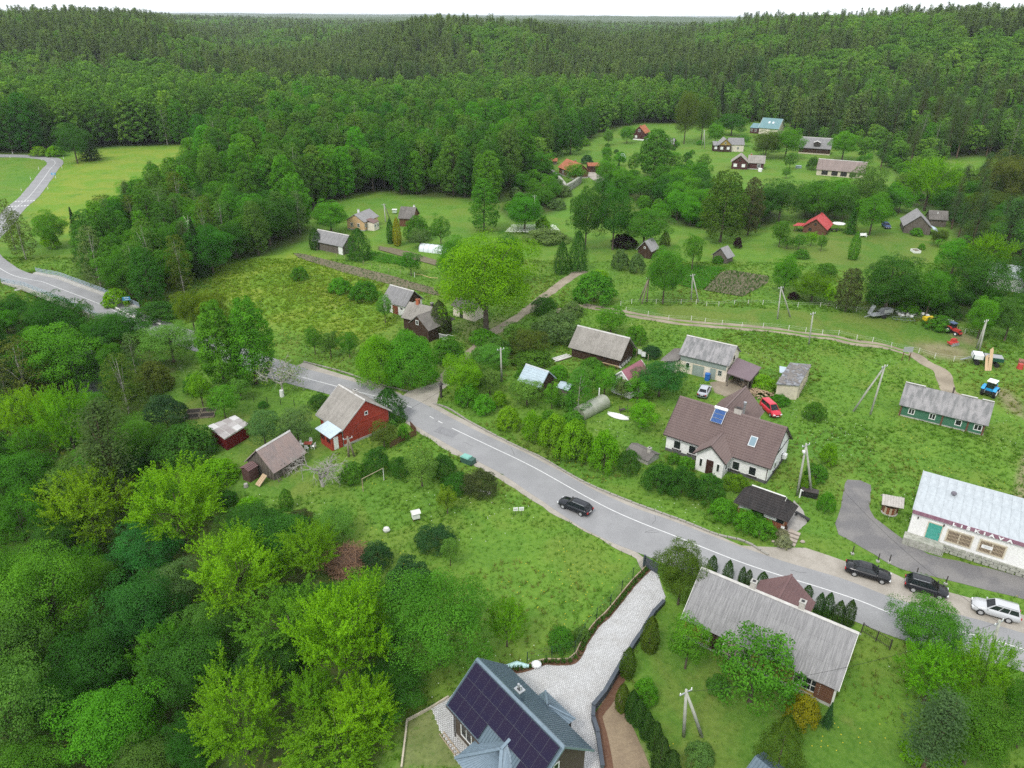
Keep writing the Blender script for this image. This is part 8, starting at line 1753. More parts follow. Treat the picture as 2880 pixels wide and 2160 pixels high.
# picket fence, slat by slat
o = empty('picket_fence', (*LINES['picket'][0], 0), 0, 'brown picket fence round the front garden of the red house', 'fence'); b = Vector(o.location); q = spline(LINES['picket'], .17); sl = MB(); sl.box((0, 0, .5), (.10, .03, 1.0)); sl = sl.mesh('slat', WALL_LOG)
dq = np.gradient(q, axis=0)
for p, d in zip(q, dq): s_ = link('slat', sl, o); s_.location = (p[0]-b.x, p[1]-b.y, rng.normal(0, .02)); s_.rotation_euler = (0, rng.normal(0, .03), math.atan2(d[1], d[0]))
for z in (.3, .75):
    m = MB()
    for i in range(0, len(q)-3, 3): m.bar((*(q[i]-[b.x, b.y]), z), (*(q[min(i+3, len(q)-1)]-[b.x, b.y]), z), .04, .07)
    m.build('rail', WALL_LOG, o)
# kerb stones along the upper verge
kb = empty('kerb', (0, 0, 0)); kb['kind'] = 'structure'; ks = MB(); ks.box((0, 0, .02), (.94, .26, .30)); ks = ks.mesh('kerb_stone', KERBST)
for nm in ('kerb', 'kerb_left'):
    q = spline(LINES[nm], 1.0); d = np.gradient(q, axis=0)
    for p, e in zip(q, d): o = link('kerb_stone', ks, kb); o.location = (p[0], p[1], H(*p)+rng.normal(0, .015)); o.rotation_euler = (rng.normal(0, .03), rng.normal(0, .02), math.atan2(e[1], e[0])+rng.normal(0, .03))
# bridge with blue-grey barriers
br = empty('bridge', (0, 0, 0), 0, 'concrete road bridge with blue-grey railings over the stream', 'bridge'); i0, i1 = np.argmin(np.hypot(both[:, 0]+112, both[:, 1]-158)), np.argmin(np.hypot(both[:, 0]+78, both[:, 1]-138)); i0, i1 = min(i0, i1), max(i0, i1); q = both[i0:i1+1]
def ribbon(off0, off1, z0, z1):
    m = MB(); a, b = side(q, off0), side(q, off1)
    for i in range(len(q)-1): m.add([(*a[i], z0), (*b[i], z0), (*b[i+1], z0), (*a[i+1], z0), (*a[i], z1), (*b[i], z1), (*b[i+1], z1), (*a[i+1], z1)], [(0, 1, 2, 3), (7, 6, 5, 4), (0, 4, 5, 1), (2, 6, 7, 3), (1, 5, 6, 2), (3, 7, 4, 0)])
    return m
ribbon(4.2, -4.2, -.9, .02).build('deck', CONC, br)
for sg in (1, -1): ribbon(sg*3.1, sg*4.2, .02, .17).build('kerb_slab', CONC, br)
RAIL = plain('rail_blue_grey', (.30, .36, .42), .5, .5)
for sg in (1, -1):
    e = side(q, sg*4.0); pl = MB(); pl.box((0, 0, .6), (.08, .08, 1.0)); pl = pl.mesh('railing_post', RAIL)
    for p in e[::2]: o = link('railing_post', pl, br); o.location = (*p, .1)
    for z in (.45, .8, 1.12):
        m = MB()
        for i in range(len(e)-1): m.bar((*e[i], z), (*e[i+1], z), .07, .10 if z > 1 else .14)
        m.build('rail', RAIL, br)
for x, y in ((-108, 154), (-82, 140)): m = MB(); m.box((x, y, -2.5), (1.2, 8, 4.0), -.55); m.build('abutment', CONC, br)
# stream below
sp_ = spline([(-66, 100), (-72, 112), (-95, 147), (-103, 160)], 3); strip('stream', sp_, 2.2, -2.2, .55, plain('stream_water', (.05, .065, .05), .08), .2, 2)
# green mesh fence and planted strip by the drive
q = spline(LINES['mesh'], .25); qs = [tuple(p) for p in q[::10]]; o = post_fence('green wire mesh fence between rough meadow and paved drive', qs, 1.6, .06, FENCEGREEN, (.1, .5, .9, 1.3, 1.55), FENCEGREEN, 'mesh_fence', ww=.012); b = Vector(o.location); m = MB()
for p in q: m.bar((p[0]-b.x, p[1]-b.y, H(*p)-b.z), (p[0]-b.x, p[1]-b.y, H(*p)-b.z+1.55), .008)
m.build('mesh_wire', FENCEGREEN, o)['kind'] = 'stuff'
strip('planting_strip', q, .15, .80, .06, MULCH, .03, 2); mm = MB()
qb = side(q, .12)
for i in range(0, len(q)-4, 4): mm.bar((*qb[i], .08), (*qb[i+4], .08), .10, .28)
tag(mm.build('strip_edging', WOODTRIM), 'pale board edging along the green mesh fence', 'edging')
qp = side(q, .5)[::2]; Vb, Fb, vb = blades(qp[:, 0], qp[:, 1], np.full(len(qp), .06), np.full(len(qp), .45), 16, .5); o = link('young_hedge', np_mesh('young_hedge', Vb, Fb, LEAF, {'v': ('POINT', vb)})); o.color = (.045, .11, .02, 1); o['kind'] = 'stuff'
# anthracite retaining wall
rw = empty('retaining_wall', (0, 0, 0), 0, 'stepped anthracite garden wall along the paved drive', 'wall'); L_ = LINES['retain']; hs_ = [.55, .65, .75, .75, .85, .85, .75, .65, .55, .55]
for i in range(len(L_)-1):
    A, B_ = np.array(L_[i]), np.array(L_[i+1]); d = (B_-A)/np.linalg.norm(B_-A); m = MB(); m.bar((*A, hs_[i]/2-.1), (*(B_+d*.1), hs_[i]/2-.1), .26, hs_[i]+.2+.004*i); m.bar((*A, hs_[i]+.03+.002*i), (*(B_+d*.1), hs_[i]+.03+.002*i), .34, .06); m.build('wall_segment', ANTHRACITE, rw)
# garden plot kerb, ladder
q = LINES['plotkerb']; o = empty('plot_edging', (0, 0, 0), 0, 'pale board edging of the young garden plot', 'edging')
for i in range(len(q)-1): m = MB(); m.bar((*q[i], H(*q[i])+.1), (*q[i+1], H(*q[i+1])+.1), .14, .35); m.build('board', M('edging_board', (.52, .46, .36), (.44, .39, .3), 2) if i == 0 else bpy.data.materials['edging_board'], o)
a, b = np.array(gpx_ladder[0]), np.array(gpx_ladder[1]); d = (b-a)/np.linalg.norm(b-a); n = np.array([-d[1], d[0]]); o = empty('ladder', (*a, H(*a)+.1), math.atan2(d[1], d[0]), 'wooden ladder lying on the young garden plot', 'ladder'); Ll = float(np.linalg.norm(b-a))
for sy in (-.2, .2): m = MB(); m.box((Ll/2, sy, 0), (Ll, .06, .08)); m.build('rail', WOODTRIM, o)
for i in range(7): m = MB(); m.box((Ll*(i+.5)/7, 0, .01), (.05, .4, .04)); m.build('rung', WOODTRIM, o)
# paved drive, stone by stone (too fine to pick apart singly)
poly = AREAS['drive']; p = np.array(poly); sheet('driveway', poly, .02, CONC, 1.0); an = R(-50.5+90); ca, sa = math.cos(an), math.sin(an); u = p[:, 0]*ca+p[:, 1]*sa; v_ = -p[:, 0]*sa+p[:, 1]*ca
us, vs2 = np.arange(u.min(), u.max(), .215), np.arange(v_.min(), v_.max(), .155); U, V_ = np.meshgrid(us, vs2); U = U+(np.arange(len(vs2))[:, None] % 2)*.107; X = (U*ca-V_*sa).ravel(); Y = (U*sa+V_*ca).ravel(); ok = in_poly(X, Y, poly)
for f in FOOT[:1]: ok &= ~in_poly(X, Y, f)
X, Y = X[ok], Y[ok]; n = len(X); z = .05+rng.normal(0, .003, n); hx_, hy_ = .101, .071; C = []
for sx, sy, zz in ((-1, -1, 0), (1, -1, 0), (1, 1, 0), (-1, 1, 0), (-1, -1, 1), (1, -1, 1), (1, 1, 1), (-1, 1, 1)): dx, dy = sx*hx_, sy*hy_; C.append(np.c_[X+dx*ca-dy*sa, Y+dx*sa+dy*ca, np.where(zz, z, .015)])
Vp = np.stack(C, 1).reshape(-1, 3); base_ = np.arange(n)[:, None]*8; Fp = np.concatenate([base_+np.array(f) for f in ((4, 5, 6, 7), (0, 1, 5, 4), (1, 2, 6, 5), (2, 3, 7, 6), (3, 0, 4, 7))])
k = NT('drive_pavers'); va = k.attr('v'); W = k.vec(coord='World'); nz_ = k.noise(.6, 4, .6, W); c1 = k.mix(va, (.46, .46, .455), (.57, .57, .565)); PAV = k.pbr(k.mix(k.math('MULTIPLY', k.ramp(nz_, .4, .7), .4), c1, (.40, .385, .36)), .85, .2)
o = link('paver', np_mesh('paver', Vp, Fp, PAV, {'v': ('POINT', np.repeat(np.clip(rng.normal(.55, .28, n), 0, 1), 8))})); o['kind'] = 'stuff'; o.parent = bpy.data.objects['driveway']; NOGRASS.append((poly, .1))
sheet('sandy_strip', AREAS['sandstrip'], .035, M('strip_soil', (.26, .20, .13), (.20, .15, .10), .8, .98), .6, .06); mq = spline([tuple(p) for p in side(np.array(LINES['retain'][4:]), .55)], .8); strip('mulch_bed', mq, .35, -.4, .05, MULCH, .05, 2)
a, b = LINES['mesh'][0], AREAS['drive'][1]; o = empty('drive_gate', (*a, 0), math.atan2(b[1]-a[1], b[0]-a[0]), 'dark sliding gate at the road end of the paved drive', 'gate'); gl = math.hypot(b[0]-a[0], b[1]-a[1])
for i in range(int(gl/.12)): m = MB(); m.box((i*.12+.06, 0, .75), (.09, .04, 1.3)); m.build('slat', ANTHRACITE, o)
m = MB(); m.box((gl/2, 0, .12), (gl, .05, .08)); m.box((gl/2, 0, 1.42), (gl, .05, .08)); m.box((-.1, 0, .75), (.2, .2, 1.7)); m.build('gate_frame', ANTHRACITE, o)
# ---------------------------------------------------------------- leafless trees
def branchy(label, x, y, h, w, mat, leafy=0, twist=.5, cat='tree'):
    o = empty('bare_tree', (x, y, H(x, y)), 0, label, cat); mt, mb, mw = MB(), MB(), MB(); tips = []
    def grow(p, d, L, r, lvl, mb_):
        pts = [p]; q = Vector(p); dd = Vector(d)
        for i in range(4): dd = (dd+Vector(rng.normal(0, .16+.05*lvl, 3))).normalized(); dd.z += .03 if lvl < 3 else -.04; q = q+dd*L/4; pts.append(q.copy())
        mb_.tube(pts, [r, r*.85, r*.7, r*.55, r*.42], 6 if lvl < 2 else 4, cap=False)
        if lvl >= 4: tips.append(q); return
        for k in range(5 if lvl < 1 else 4):
            t = rng.integers(2, 5); s_ = pts[t]; a = rng.uniform(0, 6.28); sp = rng.uniform(.6, 1.1)*(w/h*1.5 if lvl == 0 else 1); u = dd.orthogonal().normalized(); u.rotate(Matrix.Rotation(a, 3, dd)); grow(s_, (dd+u*sp).normalized(), L*rng.uniform(.62, .86), max(r*.55, .014), lvl+1, mw if lvl >= 2 else mb)
    grow(Vector((0, 0, -.2)), (rng.normal(0, .08), rng.normal(0, .08), 1), h*.34, h*.030, 0, mt)
    mt.build('trunk', mat, o, True); mb.build('branch', mat, o, True); mw.build('twig', mat, o)['kind'] = 'stuff'
    if leafy:
        T = np.array([tuple(t) for t in tips]); j = rng.integers(0, len(T), leafy); C = T[j]+rng.normal(0, .28, (leafy, 3)); P, v, NV = leaves_at(C, unit(rng.normal(0, .6, (leafy, 3))+np.array([0, 0, .8])), .24, rng.uniform(.3, 1, leafy)); c = link('foliage', np_mesh('foliage', P, np.arange(len(P)).reshape(-1, 4), LEAF, {'v': ('POINT', v)}), o); c.color = (*LEAFCOL['lime3'], 1)
    return o
DEADW = M('grey_dead_bark', (.36, .34, .31), (.26, .245, .22), 3, .95)
(_, d0), (_, d1) = SPARSE
branchy('leafless grey dead tree with twisted branches before the old barn', d0[0], d0[1], d0[2]*1.05, d0[3], DEADW)
o = branchy('half bare tree with a whitewashed trunk beside the road', d1[0], d1[1], d1[2]*1.05, d1[3], BARK_WHITE, 900); m = MB(); m.cyl((0, 0, 0), (0, 0, 1.1), .34, 10, r2=.30); m.build('whitewash', LIMEWASH, o)
branchy('broken white dead stems standing in the left wood', -78.0, 168.0, 13, 4, M('bleached', (.62, .58, .50), (.5, .47, .4), 3))
# brush heap
x, y = X_brush[0]; o = empty('brush_heap', (x, y, H(x, y)), 0, 'brown heap of dry brushwood among the trees', 'heap'); m = MB()
for i in range(420):
    a = rng.uniform(0, 6.28); r = 2.6*math.sqrt(rng.uniform(0, 1)); z = 2.0*(1-(r/2.8)**2)*rng.uniform(.5, 1); d = Vector(rng.normal(0, 1, 3))*.7; d.z *= .3; c = Vector((r*math.cos(a), r*math.sin(a), z+.1)); m.bar(c-d, c+d, .035)
o2 = m.build('twigs', M('dry_brush', (.24, .14, .08), (.16, .095, .06), 3, .95), o); o2['kind'] = 'stuff'; m = MB(); m.ball((0, 0, .1), 2.3, 10, sz=(1, 1, .7)); m.build('core', M('brush_core', (.10, .06, .04), None, 4, .98), o)
# ---- small things
def simple(name, label, cat, xy, parts, rz=0.0, group=None):
    o = empty(name, (*xy, H(*xy)), rz, label, cat, group)
    for nm, mat, fn in parts: m = MB(); fn(m); m.build(nm, mat, o)
    return o
def well():
    o = empty('well', (*SPOTS['well'], 0), R(-20), 'round wooden well with a pale gabled roof by the forecourt', 'well'); m = MB(); n = 16
    for i in range(n): a = 2*math.pi*i/n; q = MB(); q.box((math.cos(a)*.75, math.sin(a)*.75, .5), (.06, .27, 1.05), a); q.build('stave', WALL_KIOSK if i % 2 else WOODTRIM, o)
    m.cyl((0, 0, 0), (0, 0, .12), .95, 18); m.build('base', CONC, o); m = MB()
    for s_ in (-1, 1): m.box((s_*.85, 0, 1.0), (.14, .14, 2.0))
    m.build('post', WALL_LOG, o); m = MB(); slope(m, (-1.2, -1.05, 1.55), (1.2, -1.05, 1.55), (-1.2, 0, 2.35), (1.2, 0, 2.35), 'flat'); slope(m, (1.2, 1.05, 1.55), (-1.2, 1.05, 1.55), (1.2, 0, 2.35), (-1.2, 0, 2.35), 'flat'); r_ = m.build('roof', M('pale_shingle', (.46, .43, .40), (.36, .34, .31), 2, .95), o)
    for s_ in (-1, 1):
        for i in range(8): m = MB(); a, b = Vector((-1.18+i*.3, s_*1.06, 1.58)), Vector((-1.18+i*.3, s_*.02, 2.41)); m.bar(a+Vector((.14, 0, 0)), b+Vector((.14, 0, 0)), .27, .03); m.build('shingle', bpy.data.materials['pale_shingle'], r_)
    m = MB(); m.cyl((-.8, 0, 1.3), (.8, 0, 1.3), .12, 10); m.build('windlass', WALL_LOG, o)
well()
x, y = SPOTS['infoboard']; d_ = np.array(gp_board[1])-np.array(gp_board[0]); o = empty('info_board', (*gp_board[0], 0), math.atan2(d_[1], d_[0]), 'grey information board on two posts beside the dirt track', 'sign'); wb_ = float(np.linalg.norm(d_)); m = MB(); m.box((wb_/2, 0, 2.2), (wb_*1.35, .07, .95)); m.build('panel', GREYPLATE, o)
for s_ in (0, wb_): m = MB(); m.box((s_, .06, 1.3), (.1, .1, 2.7)); m.build('post', WALL_LOG, o)
simple('beehive', 'white box with a small roof in the rough meadow', 'box', SPOTS['beehive'], [('box', FRAME, lambda m: m.box((0, 0, .75), (.85, .75, .8))), ('roof', FRAME_OLD, lambda m: m.add([(-.55, -.5, 1.12), (.55, -.5, 1.12), (.55, 0, 1.4), (-.55, 0, 1.4), (.55, .5, 1.12), (-.55, .5, 1.12)], [(0, 1, 2, 3), (3, 2, 4, 5), (0, 3, 5), (1, 4, 2), (0, 5, 4, 1)])), ('leg', WALL_LOG, lambda m: [m.box((a, b, .18), (.08, .08, .4)) for a in (-.35, .35) for b in (-.3, .3)])], .4)
o = simple('plot_sign', 'two white plates on posts in the rough meadow', 'sign', SPOTS['sign'], [('post', DARKTRIM, lambda m: [m.box((s_, 0, .5), (.05, .05, 1.0)) for s_ in (-.35, .35)])], .1)
for s_ in (-.35, .35): m = MB(); m.box((s_, -.05, .95), (.58, .04, .5)); p = m.build('plate', WHITE, o); m = MB(); m.box((s_, -.08, 1.0), (.32, .02, .05)); m.box((s_, -.08, .9), (.4, .02, .03)); m.build('print', GREYTEXT, p)
simple('roadside_bin', 'low mint green container with a lid at the road edge', 'container', SPOTS['dumpster'], [('box', plain('bin_dark', (.04, .10, .075), .7), lambda m: m.box((0, 0, .4), (1.9, 1.0, .8))), ('lid', MINT, lambda m: (m.box((-.3, 0, .85), (1.3, 1.05, .1)), m.box((-.3, -.1, .93), (1.1, .6, .06)))), ('wheel', TYRE, lambda m: [m.cyl((a, b-.06, .12), (a, b+.06, .12), .12, 8) for a in (-.9, .9) for b in (-.5, .5)])], -.6)
m = MB(); x, y = SPOTS['bluebin']; m.cyl((x, y, 0), (x, y, .95), .33, 14); m.cyl((x+.75, y-.1, 0), (x+.75, y-.1, .95), .33, 14)
o = empty('blue_barrel', (x, y, 0), 0, 'blue plastic barrel before the garage door of the white barn', 'barrel'); m = MB(); m.cyl((0, 0, 0), (0, 0, 1.15), .42, 16); m.build('body', BLUEP, o); m = MB(); m.cyl((0, 0, 1.15), (0, 0, 1.2), .44, 16); m.cyl((0, 0, .4), (0, 0, .46), .44, 16); m.build('hoop', plain('barrel_rim', (.03, .16, .5), .4), o)
x, y = SPOTS['boat']; o = empty('rowing_boat', (x, y, .0), -.55, 'white rowing boat upturned on the lawn by the round apple tree', 'boat'); m = MB(); P = []; F = []; N_ = 9
for i in range(N_):
    t = -1+2*i/(N_-1); w = .55*(1-abs(t)**2.4)+.06; 
    for a in np.linspace(0, math.pi, 7): P.append((t*1.75, math.cos(a)*w, .08+math.sin(a)*.48*(1-abs(t)**3*.5)))
for i in range(N_-1):
    for j in range(6): F.append((i*7+j, i*7+j+1, (i+1)*7+j+1, (i+1)*7+j))
m.add(P, F); m.build('hull', WHITE, o, True); m = MB(); m.bar((-1.75, 0, .5), (1.75, 0, .56), .06); m.build('keel', FRAME_OLD, o)
simple('garden_swing', 'dark garden swing behind the white boat', 'seat', (x+.9, y+1.6), [('frame', DARKTRIM, lambda m: [m.bar((a, -.4, 0), (a, 0, 1.2), .06) or m.bar((a, .4, 0), (a, 0, 1.2), .06) for a in (-.7, .7)]), ('seat', DARKTRIM, lambda m: m.box((0, 0, .5), (1.2, .5, .08)))], .4)
# log pile
x, y = SPOTS['logpile']; o = empty('log_pile', (x+.3, y+.5, 0), .35, 'heap of split logs and poles beside the flat garage', 'log pile')
lm = MB(); lm.cyl((0, -.28, 0), (0, .28, 0), .11, 8); lm = lm.mesh('log', LOGCUT, False)
for i in range(110):
    a, b = rng.uniform(-1.7, 1.7), rng.uniform(-1.4, 1.4); z = max(.1, 1.35*(1-(a/1.9)**2)*(1-(b/1.7)**2))*rng.uniform(.75, 1); l = link('log', lm, o); l.location = (a, b-.8, z); l.rotation_euler = (rng.normal(0, .4), rng.normal(0, .3), rng.uniform(0, 3.1)); s_ = rng.uniform(.7, 1.3); l.scale = (s_, 1, s_)
pmh = MB(); pmh.cyl((-1.7, 0, 0), (1.7, 0, 0), .075, 7); pmh = pmh.mesh('pole', LOGBARK)
for i in range(26): l = link('pole', pmh, o); l.location = (rng.normal(0, .25), 1.0+rng.uniform(0, 1.8), .15+.055*i*rng.uniform(.7, 1)); l.rotation_euler = (0, rng.normal(0, .05), rng.normal(.1, .08))
x, y = SPOTS['doghouse']; simple('dog_kennel', 'kennel with an arched tin roof in the farmyard', 'kennel', (x, y), [('wall', WALL_TIMBER, lambda m: m.box((0, 0, .35), (.9, 1.1, .7))), ('roof', METAL_CABIN, lambda m: [m.bar((-.8+i*.2, -.7, .78+.16*math.sin(math.pi*i/8)), (-.8+i*.2, .7, .78+.16*math.sin(math.pi*i/8)), .22, .03) for i in range(9)]), ('door', BLACK, lambda m: m.box((0, -.56, .3), (.4, .03, .45)))], .3)
# garden table and chairs
x, y = SPOTS['table']; simple('garden_table', 'red topped garden table at the end of the old barn', 'table', (x, y), [('top', plain('table_red', (.28, .05, .03), .6), lambda m: m.box((0, 0, .72), (1.1, .8, .05))), ('leg', WHITE, lambda m: [m.box((a, b, .36), (.05, .05, .7)) for a in (-.45, .45) for b in (-.32, .32)])])
for i, (dx, dy, lb) in enumerate(((-.9, .25, 'white plastic chair nearest the barn at the red table'), (.85, -.3, 'white plastic chair on the side of the dead tree at the red table'), (.1, .85, 'white plastic chair behind the red table'), (0, -.85, 'white plastic chair in front of the red table'))):
    simple('garden_chair', lb, 'chair', (x+dx, y+dy), [('seat', WHITE, lambda m: m.box((0, 0, .42), (.45, .45, .05))), ('backrest', WHITE, lambda m: m.box((0, .22, .68), (.45, .04, .5))), ('leg', WHITE, lambda m: [m.box((a, b, .2), (.05, .05, .42)) for a in (-.19, .19) for b in (-.19, .19)])], math.atan2(dy, dx)-math.pi/2, 'white chairs round the red table')
a, b = np.array(SPOTS['goal_a']), np.array(SPOTS['goal_b']); o = empty('goal_frame', (*a, H(*a)), math.atan2(*(b-a)[::-1]), 'thin pale goal-like frame of poles in the rough meadow', 'frame'); g = float(np.linalg.norm(b-a)); m = MB(); m.cyl((0, 0, 0), (0, 0, 1.9), .05, 8); m.build('post', WOODTRIM, o); m = MB(); m.cyl((g, 0, 0), (g, 0, 1.9), .05, 8); m.build('post', FRAME_OLD, o); m = MB(); m.cyl((0, 0, 1.9), (g, 0, 1.9), .04, 8); m.build('crossbar', WOODTRIM, o)
# stone steps and paving at the kiosk
sheet('kiosk_paving', AREAS['kiosk_path'], .035, M('grey_paving', (.34, .325, .30), (.27, .255, .235), 1.2, .95, .1, fine=5), .6, .04)
o = empty('stone_steps', (0, 0, 0), 0, 'curved stone steps from the road up to the kiosk', 'steps'); STP = M('pinkish_stone', (.40, .34, .29), (.30, .26, .22), 2, .95)
for (ax, ay), (bx, by) in (((33.0, 68.9), (31.9, 67.2)), ((30.1, 70.3), (29.2, 69.4))):
    for i in range(4):
        t = i/3; m = MB(); m.box((ax+(bx-ax)*t, ay+(by-ay)*t, .28-.07*i), (1.3, .5, .16), -.6 if ax > 32 else .9); m.build('step', STP, o)
for i in range(7): a = rng.uniform(0, 6.28); x, y = 31.3+rng.uniform(-1.6, 2.6), 68.2+rng.uniform(-1, 1.3); m = MB(); m.ball((0, 0, .12), rng.uniform(.18, .32), 8, sz=(1.2, .9, .7)); b = m.build('stone', STP, o); b.location = (x, y, 0)
plant('bush', 31.4, 68.6, 1.0, 1.9, 'white', 'white flowering peony bed between the stone steps')
simple('wooden_tub', 'round wooden flower tub at the kiosk corner', 'tub', (32.2, 69.8), [('tub', WALL_TIMBER, lambda m: m.cyl((0, 0, 0), (0, 0, .5), .28, 12))]); simple('black_bench', 'long black bench at the edge of the kiosk paving', 'bench', (35.0, 72.0), [('seat', BLACK, lambda m: m.box((0, 0, .42), (1.9, .4, .08))), ('leg', BLACK, lambda m: [m.box((a, 0, .2), (.08, .36, .4)) for a in (-.8, .8)])], -.95)
simple('well_pump', 'white stand pipe beside a dark trough below the A-pole', 'pump', (36.2, 76.3), [('pipe', WHITE, lambda m: m.cyl((0, 0, 0), (0, 0, 1.2), .09, 10)), ('spout', WHITE, lambda m: m.bar((0, 0, 1.15), (.3, 0, 1.0), .09))]); simple('trough', 'black covered trough behind the white stand pipe', 'trough', (37.5, 76.7), [('box', BLACK, lambda m: m.box((0, 0, .4), (2.0, .9, .8))), ('lid', DARKTRIM, lambda m: m.box((0, 0, .84), (2.1, 1.0, .07)))], -.4)
# odds and ends
for i, p in enumerate(X_laundry):
    m = MB(); m.add([(-.35, 0, 1.0), (.35, 0, 1.0), (.35, 0, 1.9), (-.35, 0, 1.9), (-.35, .03, 1.0), (.35, .03, 1.0), (.35, .03, 1.9), (-.35, .03, 1.9)], [(0, 1, 2, 3), (7, 6, 5, 4), (0, 4, 5, 1), (2, 6, 7, 3), (1, 5, 6, 2), (3, 7, 4, 0)]); o = m.build('white_sheet', TARP); o.location = (*p, 0); o.rotation_euler = (0, 0, -.6+.2*i); tag(o, ('left' if i == 0 else 'right')+' white cloth hung out beside the dark barn', 'laundry', 'white cloths on the line')
a, b = np.array(X_laundry); d = (b-a); 
m = MB(); m.bar((*(a-d*.8), 1.9), (*(b+d*1.2), 1.9), .02); m.box((*(a-d*.8), .95), (.07, .07, 1.95)); m.box((*(b+d*1.2), .95), (.07, .07, 1.95)); tag(m.build('washing_line', WOODTRIM), 'washing line on two short posts beside the dark barn', 'washing line')
a, b = np.array(X_boards[0]), np.array(X_boards[1]); o = empty('board_pile', (*((a+b)/2), 0), math.atan2(*(b-a)[::-1]), 'pale pile of old boards left of the dark barn', 'boards')
for i in range(9): m = MB(); m.box((rng.normal(0, .1), -.7+i*.17, .18+.03*(i % 3)), (3.6*rng.uniform(.85, 1.05), .15, .05)); m.build('plank', FRAME_OLD if i % 3 else POLEW, o)
x, y = X_frames[0]; o = empty('vegetable_frames', (x, y, H(x, y)), .2, 'four dark framed vegetable beds on the garden lawn', 'raised bed')
for i, (dx, dy) in enumerate(((-1.1, -.8), (1.1, -.8), (-1.1, .8), (1.1, .8))):
    m = MB(); m.box((dx, dy, .08), (1.9, 1.3, .16)); m.build('soil', M('dark_bed', (.035, .03, .025), None, 3, .98) if i == 0 else bpy.data.materials['dark_bed'], o); m = MB()
    for c, s_ in (((dx, dy-.67, .12), (2.0, .06, .24)), ((dx, dy+.67, .12), (2.0, .06, .24)), ((dx-1, dy, .12), (.06, 1.3, .24)), ((dx+1, dy, .12), (.06, 1.3, .24))): m.box(c, s_)
    m.build('frame', POLEW, o)
simple('white_bench', 'white bench on the orchard lawn', 'bench', X_bench[0], [('seat', WHITE, lambda m: m.box((0, 0, .5), (2.2, .6, .08))), ('backrest', WHITE, lambda m: m.box((0, .35, .8), (2.2, .08, .5))), ('leg', WHITE, lambda m: [m.box((a, 0, .25), (.1, .5, .5)) for a in (-.9, .9)])], .1)
simple('raised_bed', 'white framed raised bed on the orchard lawn', 'raised bed', X_raised[0], [('frame', WHITE, lambda m: [m.box((s_*.8, 0, .3), (.08, 2.2, .6)) for s_ in (-1, 1)]+[m.box((0, s_*1.1, .3), (1.6, .08, .6)) for s_ in (-1, 1)]), ('soil', SOIL, lambda m: m.box((0, 0, .25), (1.5, 2.1, .5)))])
simple('white_tank', 'round white tank beside the brown house', 'tank', X_tank[0], [('tank', WHITE, lambda m: m.cyl((0, 0, .1), (0, 0, 1.3), .75, 14)), ('stand', CONC, lambda m: m.box((0, 0, .05), (1.2, 1.2, .1)))]); simple('grey_trough', 'grey water tank on the lawn below the dormer roof', 'tank', X_bin2[0], [('tank', plain('tank_grey', (.26, .32, .35), .6), lambda m: m.box((0, 0, .45), (2.0, 1.2, .9))), ('lid', plain('tank_lid', (.32, .38, .41), .6), lambda m: m.box((0, 0, .94), (2.2, 1.4, .08)))])
simple('white_awning', 'flat white garden canopy right of the red roofed log house', 'canopy', X_canopy[0], [('canopy', WHITE, lambda m: m.cyl((0, 0, 1.9), (0, 0, 2.05), 1.7, 14)), ('pole', STEEL, lambda m: m.cyl((0, 0, 0), (0, 0, 1.9), .05, 8))]); simple('garden_table', 'dark table set under the white canopy', 'table', (X_canopy[0][0]-1.6, X_canopy[0][1]-1.5), [('top', DARKTRIM, lambda m: m.box((0, 0, .7), (1.5, .9, .06))), ('leg', DARKTRIM, lambda m: [m.box((a, 0, .35), (.08, .7, .7)) for a in (-.6, .6)])])
simple('wayside_carving', 'dark carved wooden wayside post at the road corner', 'carving', X_shrine[0], [('post', DARKTRIM, lambda m: m.tube([(0, 0, 0), (0, 0, .9), (0, 0, 1.9), (0, 0, 2.3)], [.2, .18, .22, .12], 8)), ('roof', DARKTRIM, lambda m: m.tube([(0, 0, 2.3), (0, 0, 2.75)], [.42, .04], 8))])
# plastic tunnel
a, b = np.array(X_plastic[0]), np.array(X_plastic[1]); o = empty('plastic_tunnel', (*((a+b)/2), 0), math.atan2(*(b-a)[::-1]), 'white plastic covered tunnel greenhouse in the orchard', 'greenhouse'); m = MB(); P = []; F = []; Lp = float(np.linalg.norm(b-a))
for i in range(11):
    for j in range(11): a_ = math.pi*j/10; k_ = 1+.03*(i % 2); P.append((-Lp/2+Lp*i/10, math.cos(a_)*1.5*k_, math.sin(a_)*1.75*k_))
for i in range(10):
    for j in range(10): F.append((i*11+j, i*11+j+1, (i+1)*11+j+1, (i+1)*11+j))
F += [tuple(range(11)), tuple(range(110, 121))[::-1]]; m.add(P, F); m.build('cover', FROST, o, True)
for i in range(6): m = MB(); m.tube([(-Lp/2+Lp*i/5, math.cos(t)*1.56, math.sin(t)*1.82) for t in np.linspace(0, math.pi, 12)], .03, 5); m.build('hoop', STEEL, o)
simple('small_greenhouse', 'small rounded glasshouse on the hill lawn', 'greenhouse', X_greenh2[0], [('cover', FROST, lambda m: m.ball((0, 0, 1.0), 1.6, 12, sz=(.9, 1.2, 1.2)))])
simple('tree_stump', 'grey tree stump on the garden lawn below the old barn', 'stump', X_stump[0], [('stump', DEADW, lambda m: m.cyl((0, 0, 0), (0, 0, .5), .3, 10, r2=.24))]); simple('pale_boulder', 'pale boulder in the rough meadow left of the white hive box', 'boulder', X_whitebag[0], [('stone', FRAME_OLD, lambda m: m.ball((0, 0, .3), .45, 8, sz=(1, .8, .9)))])
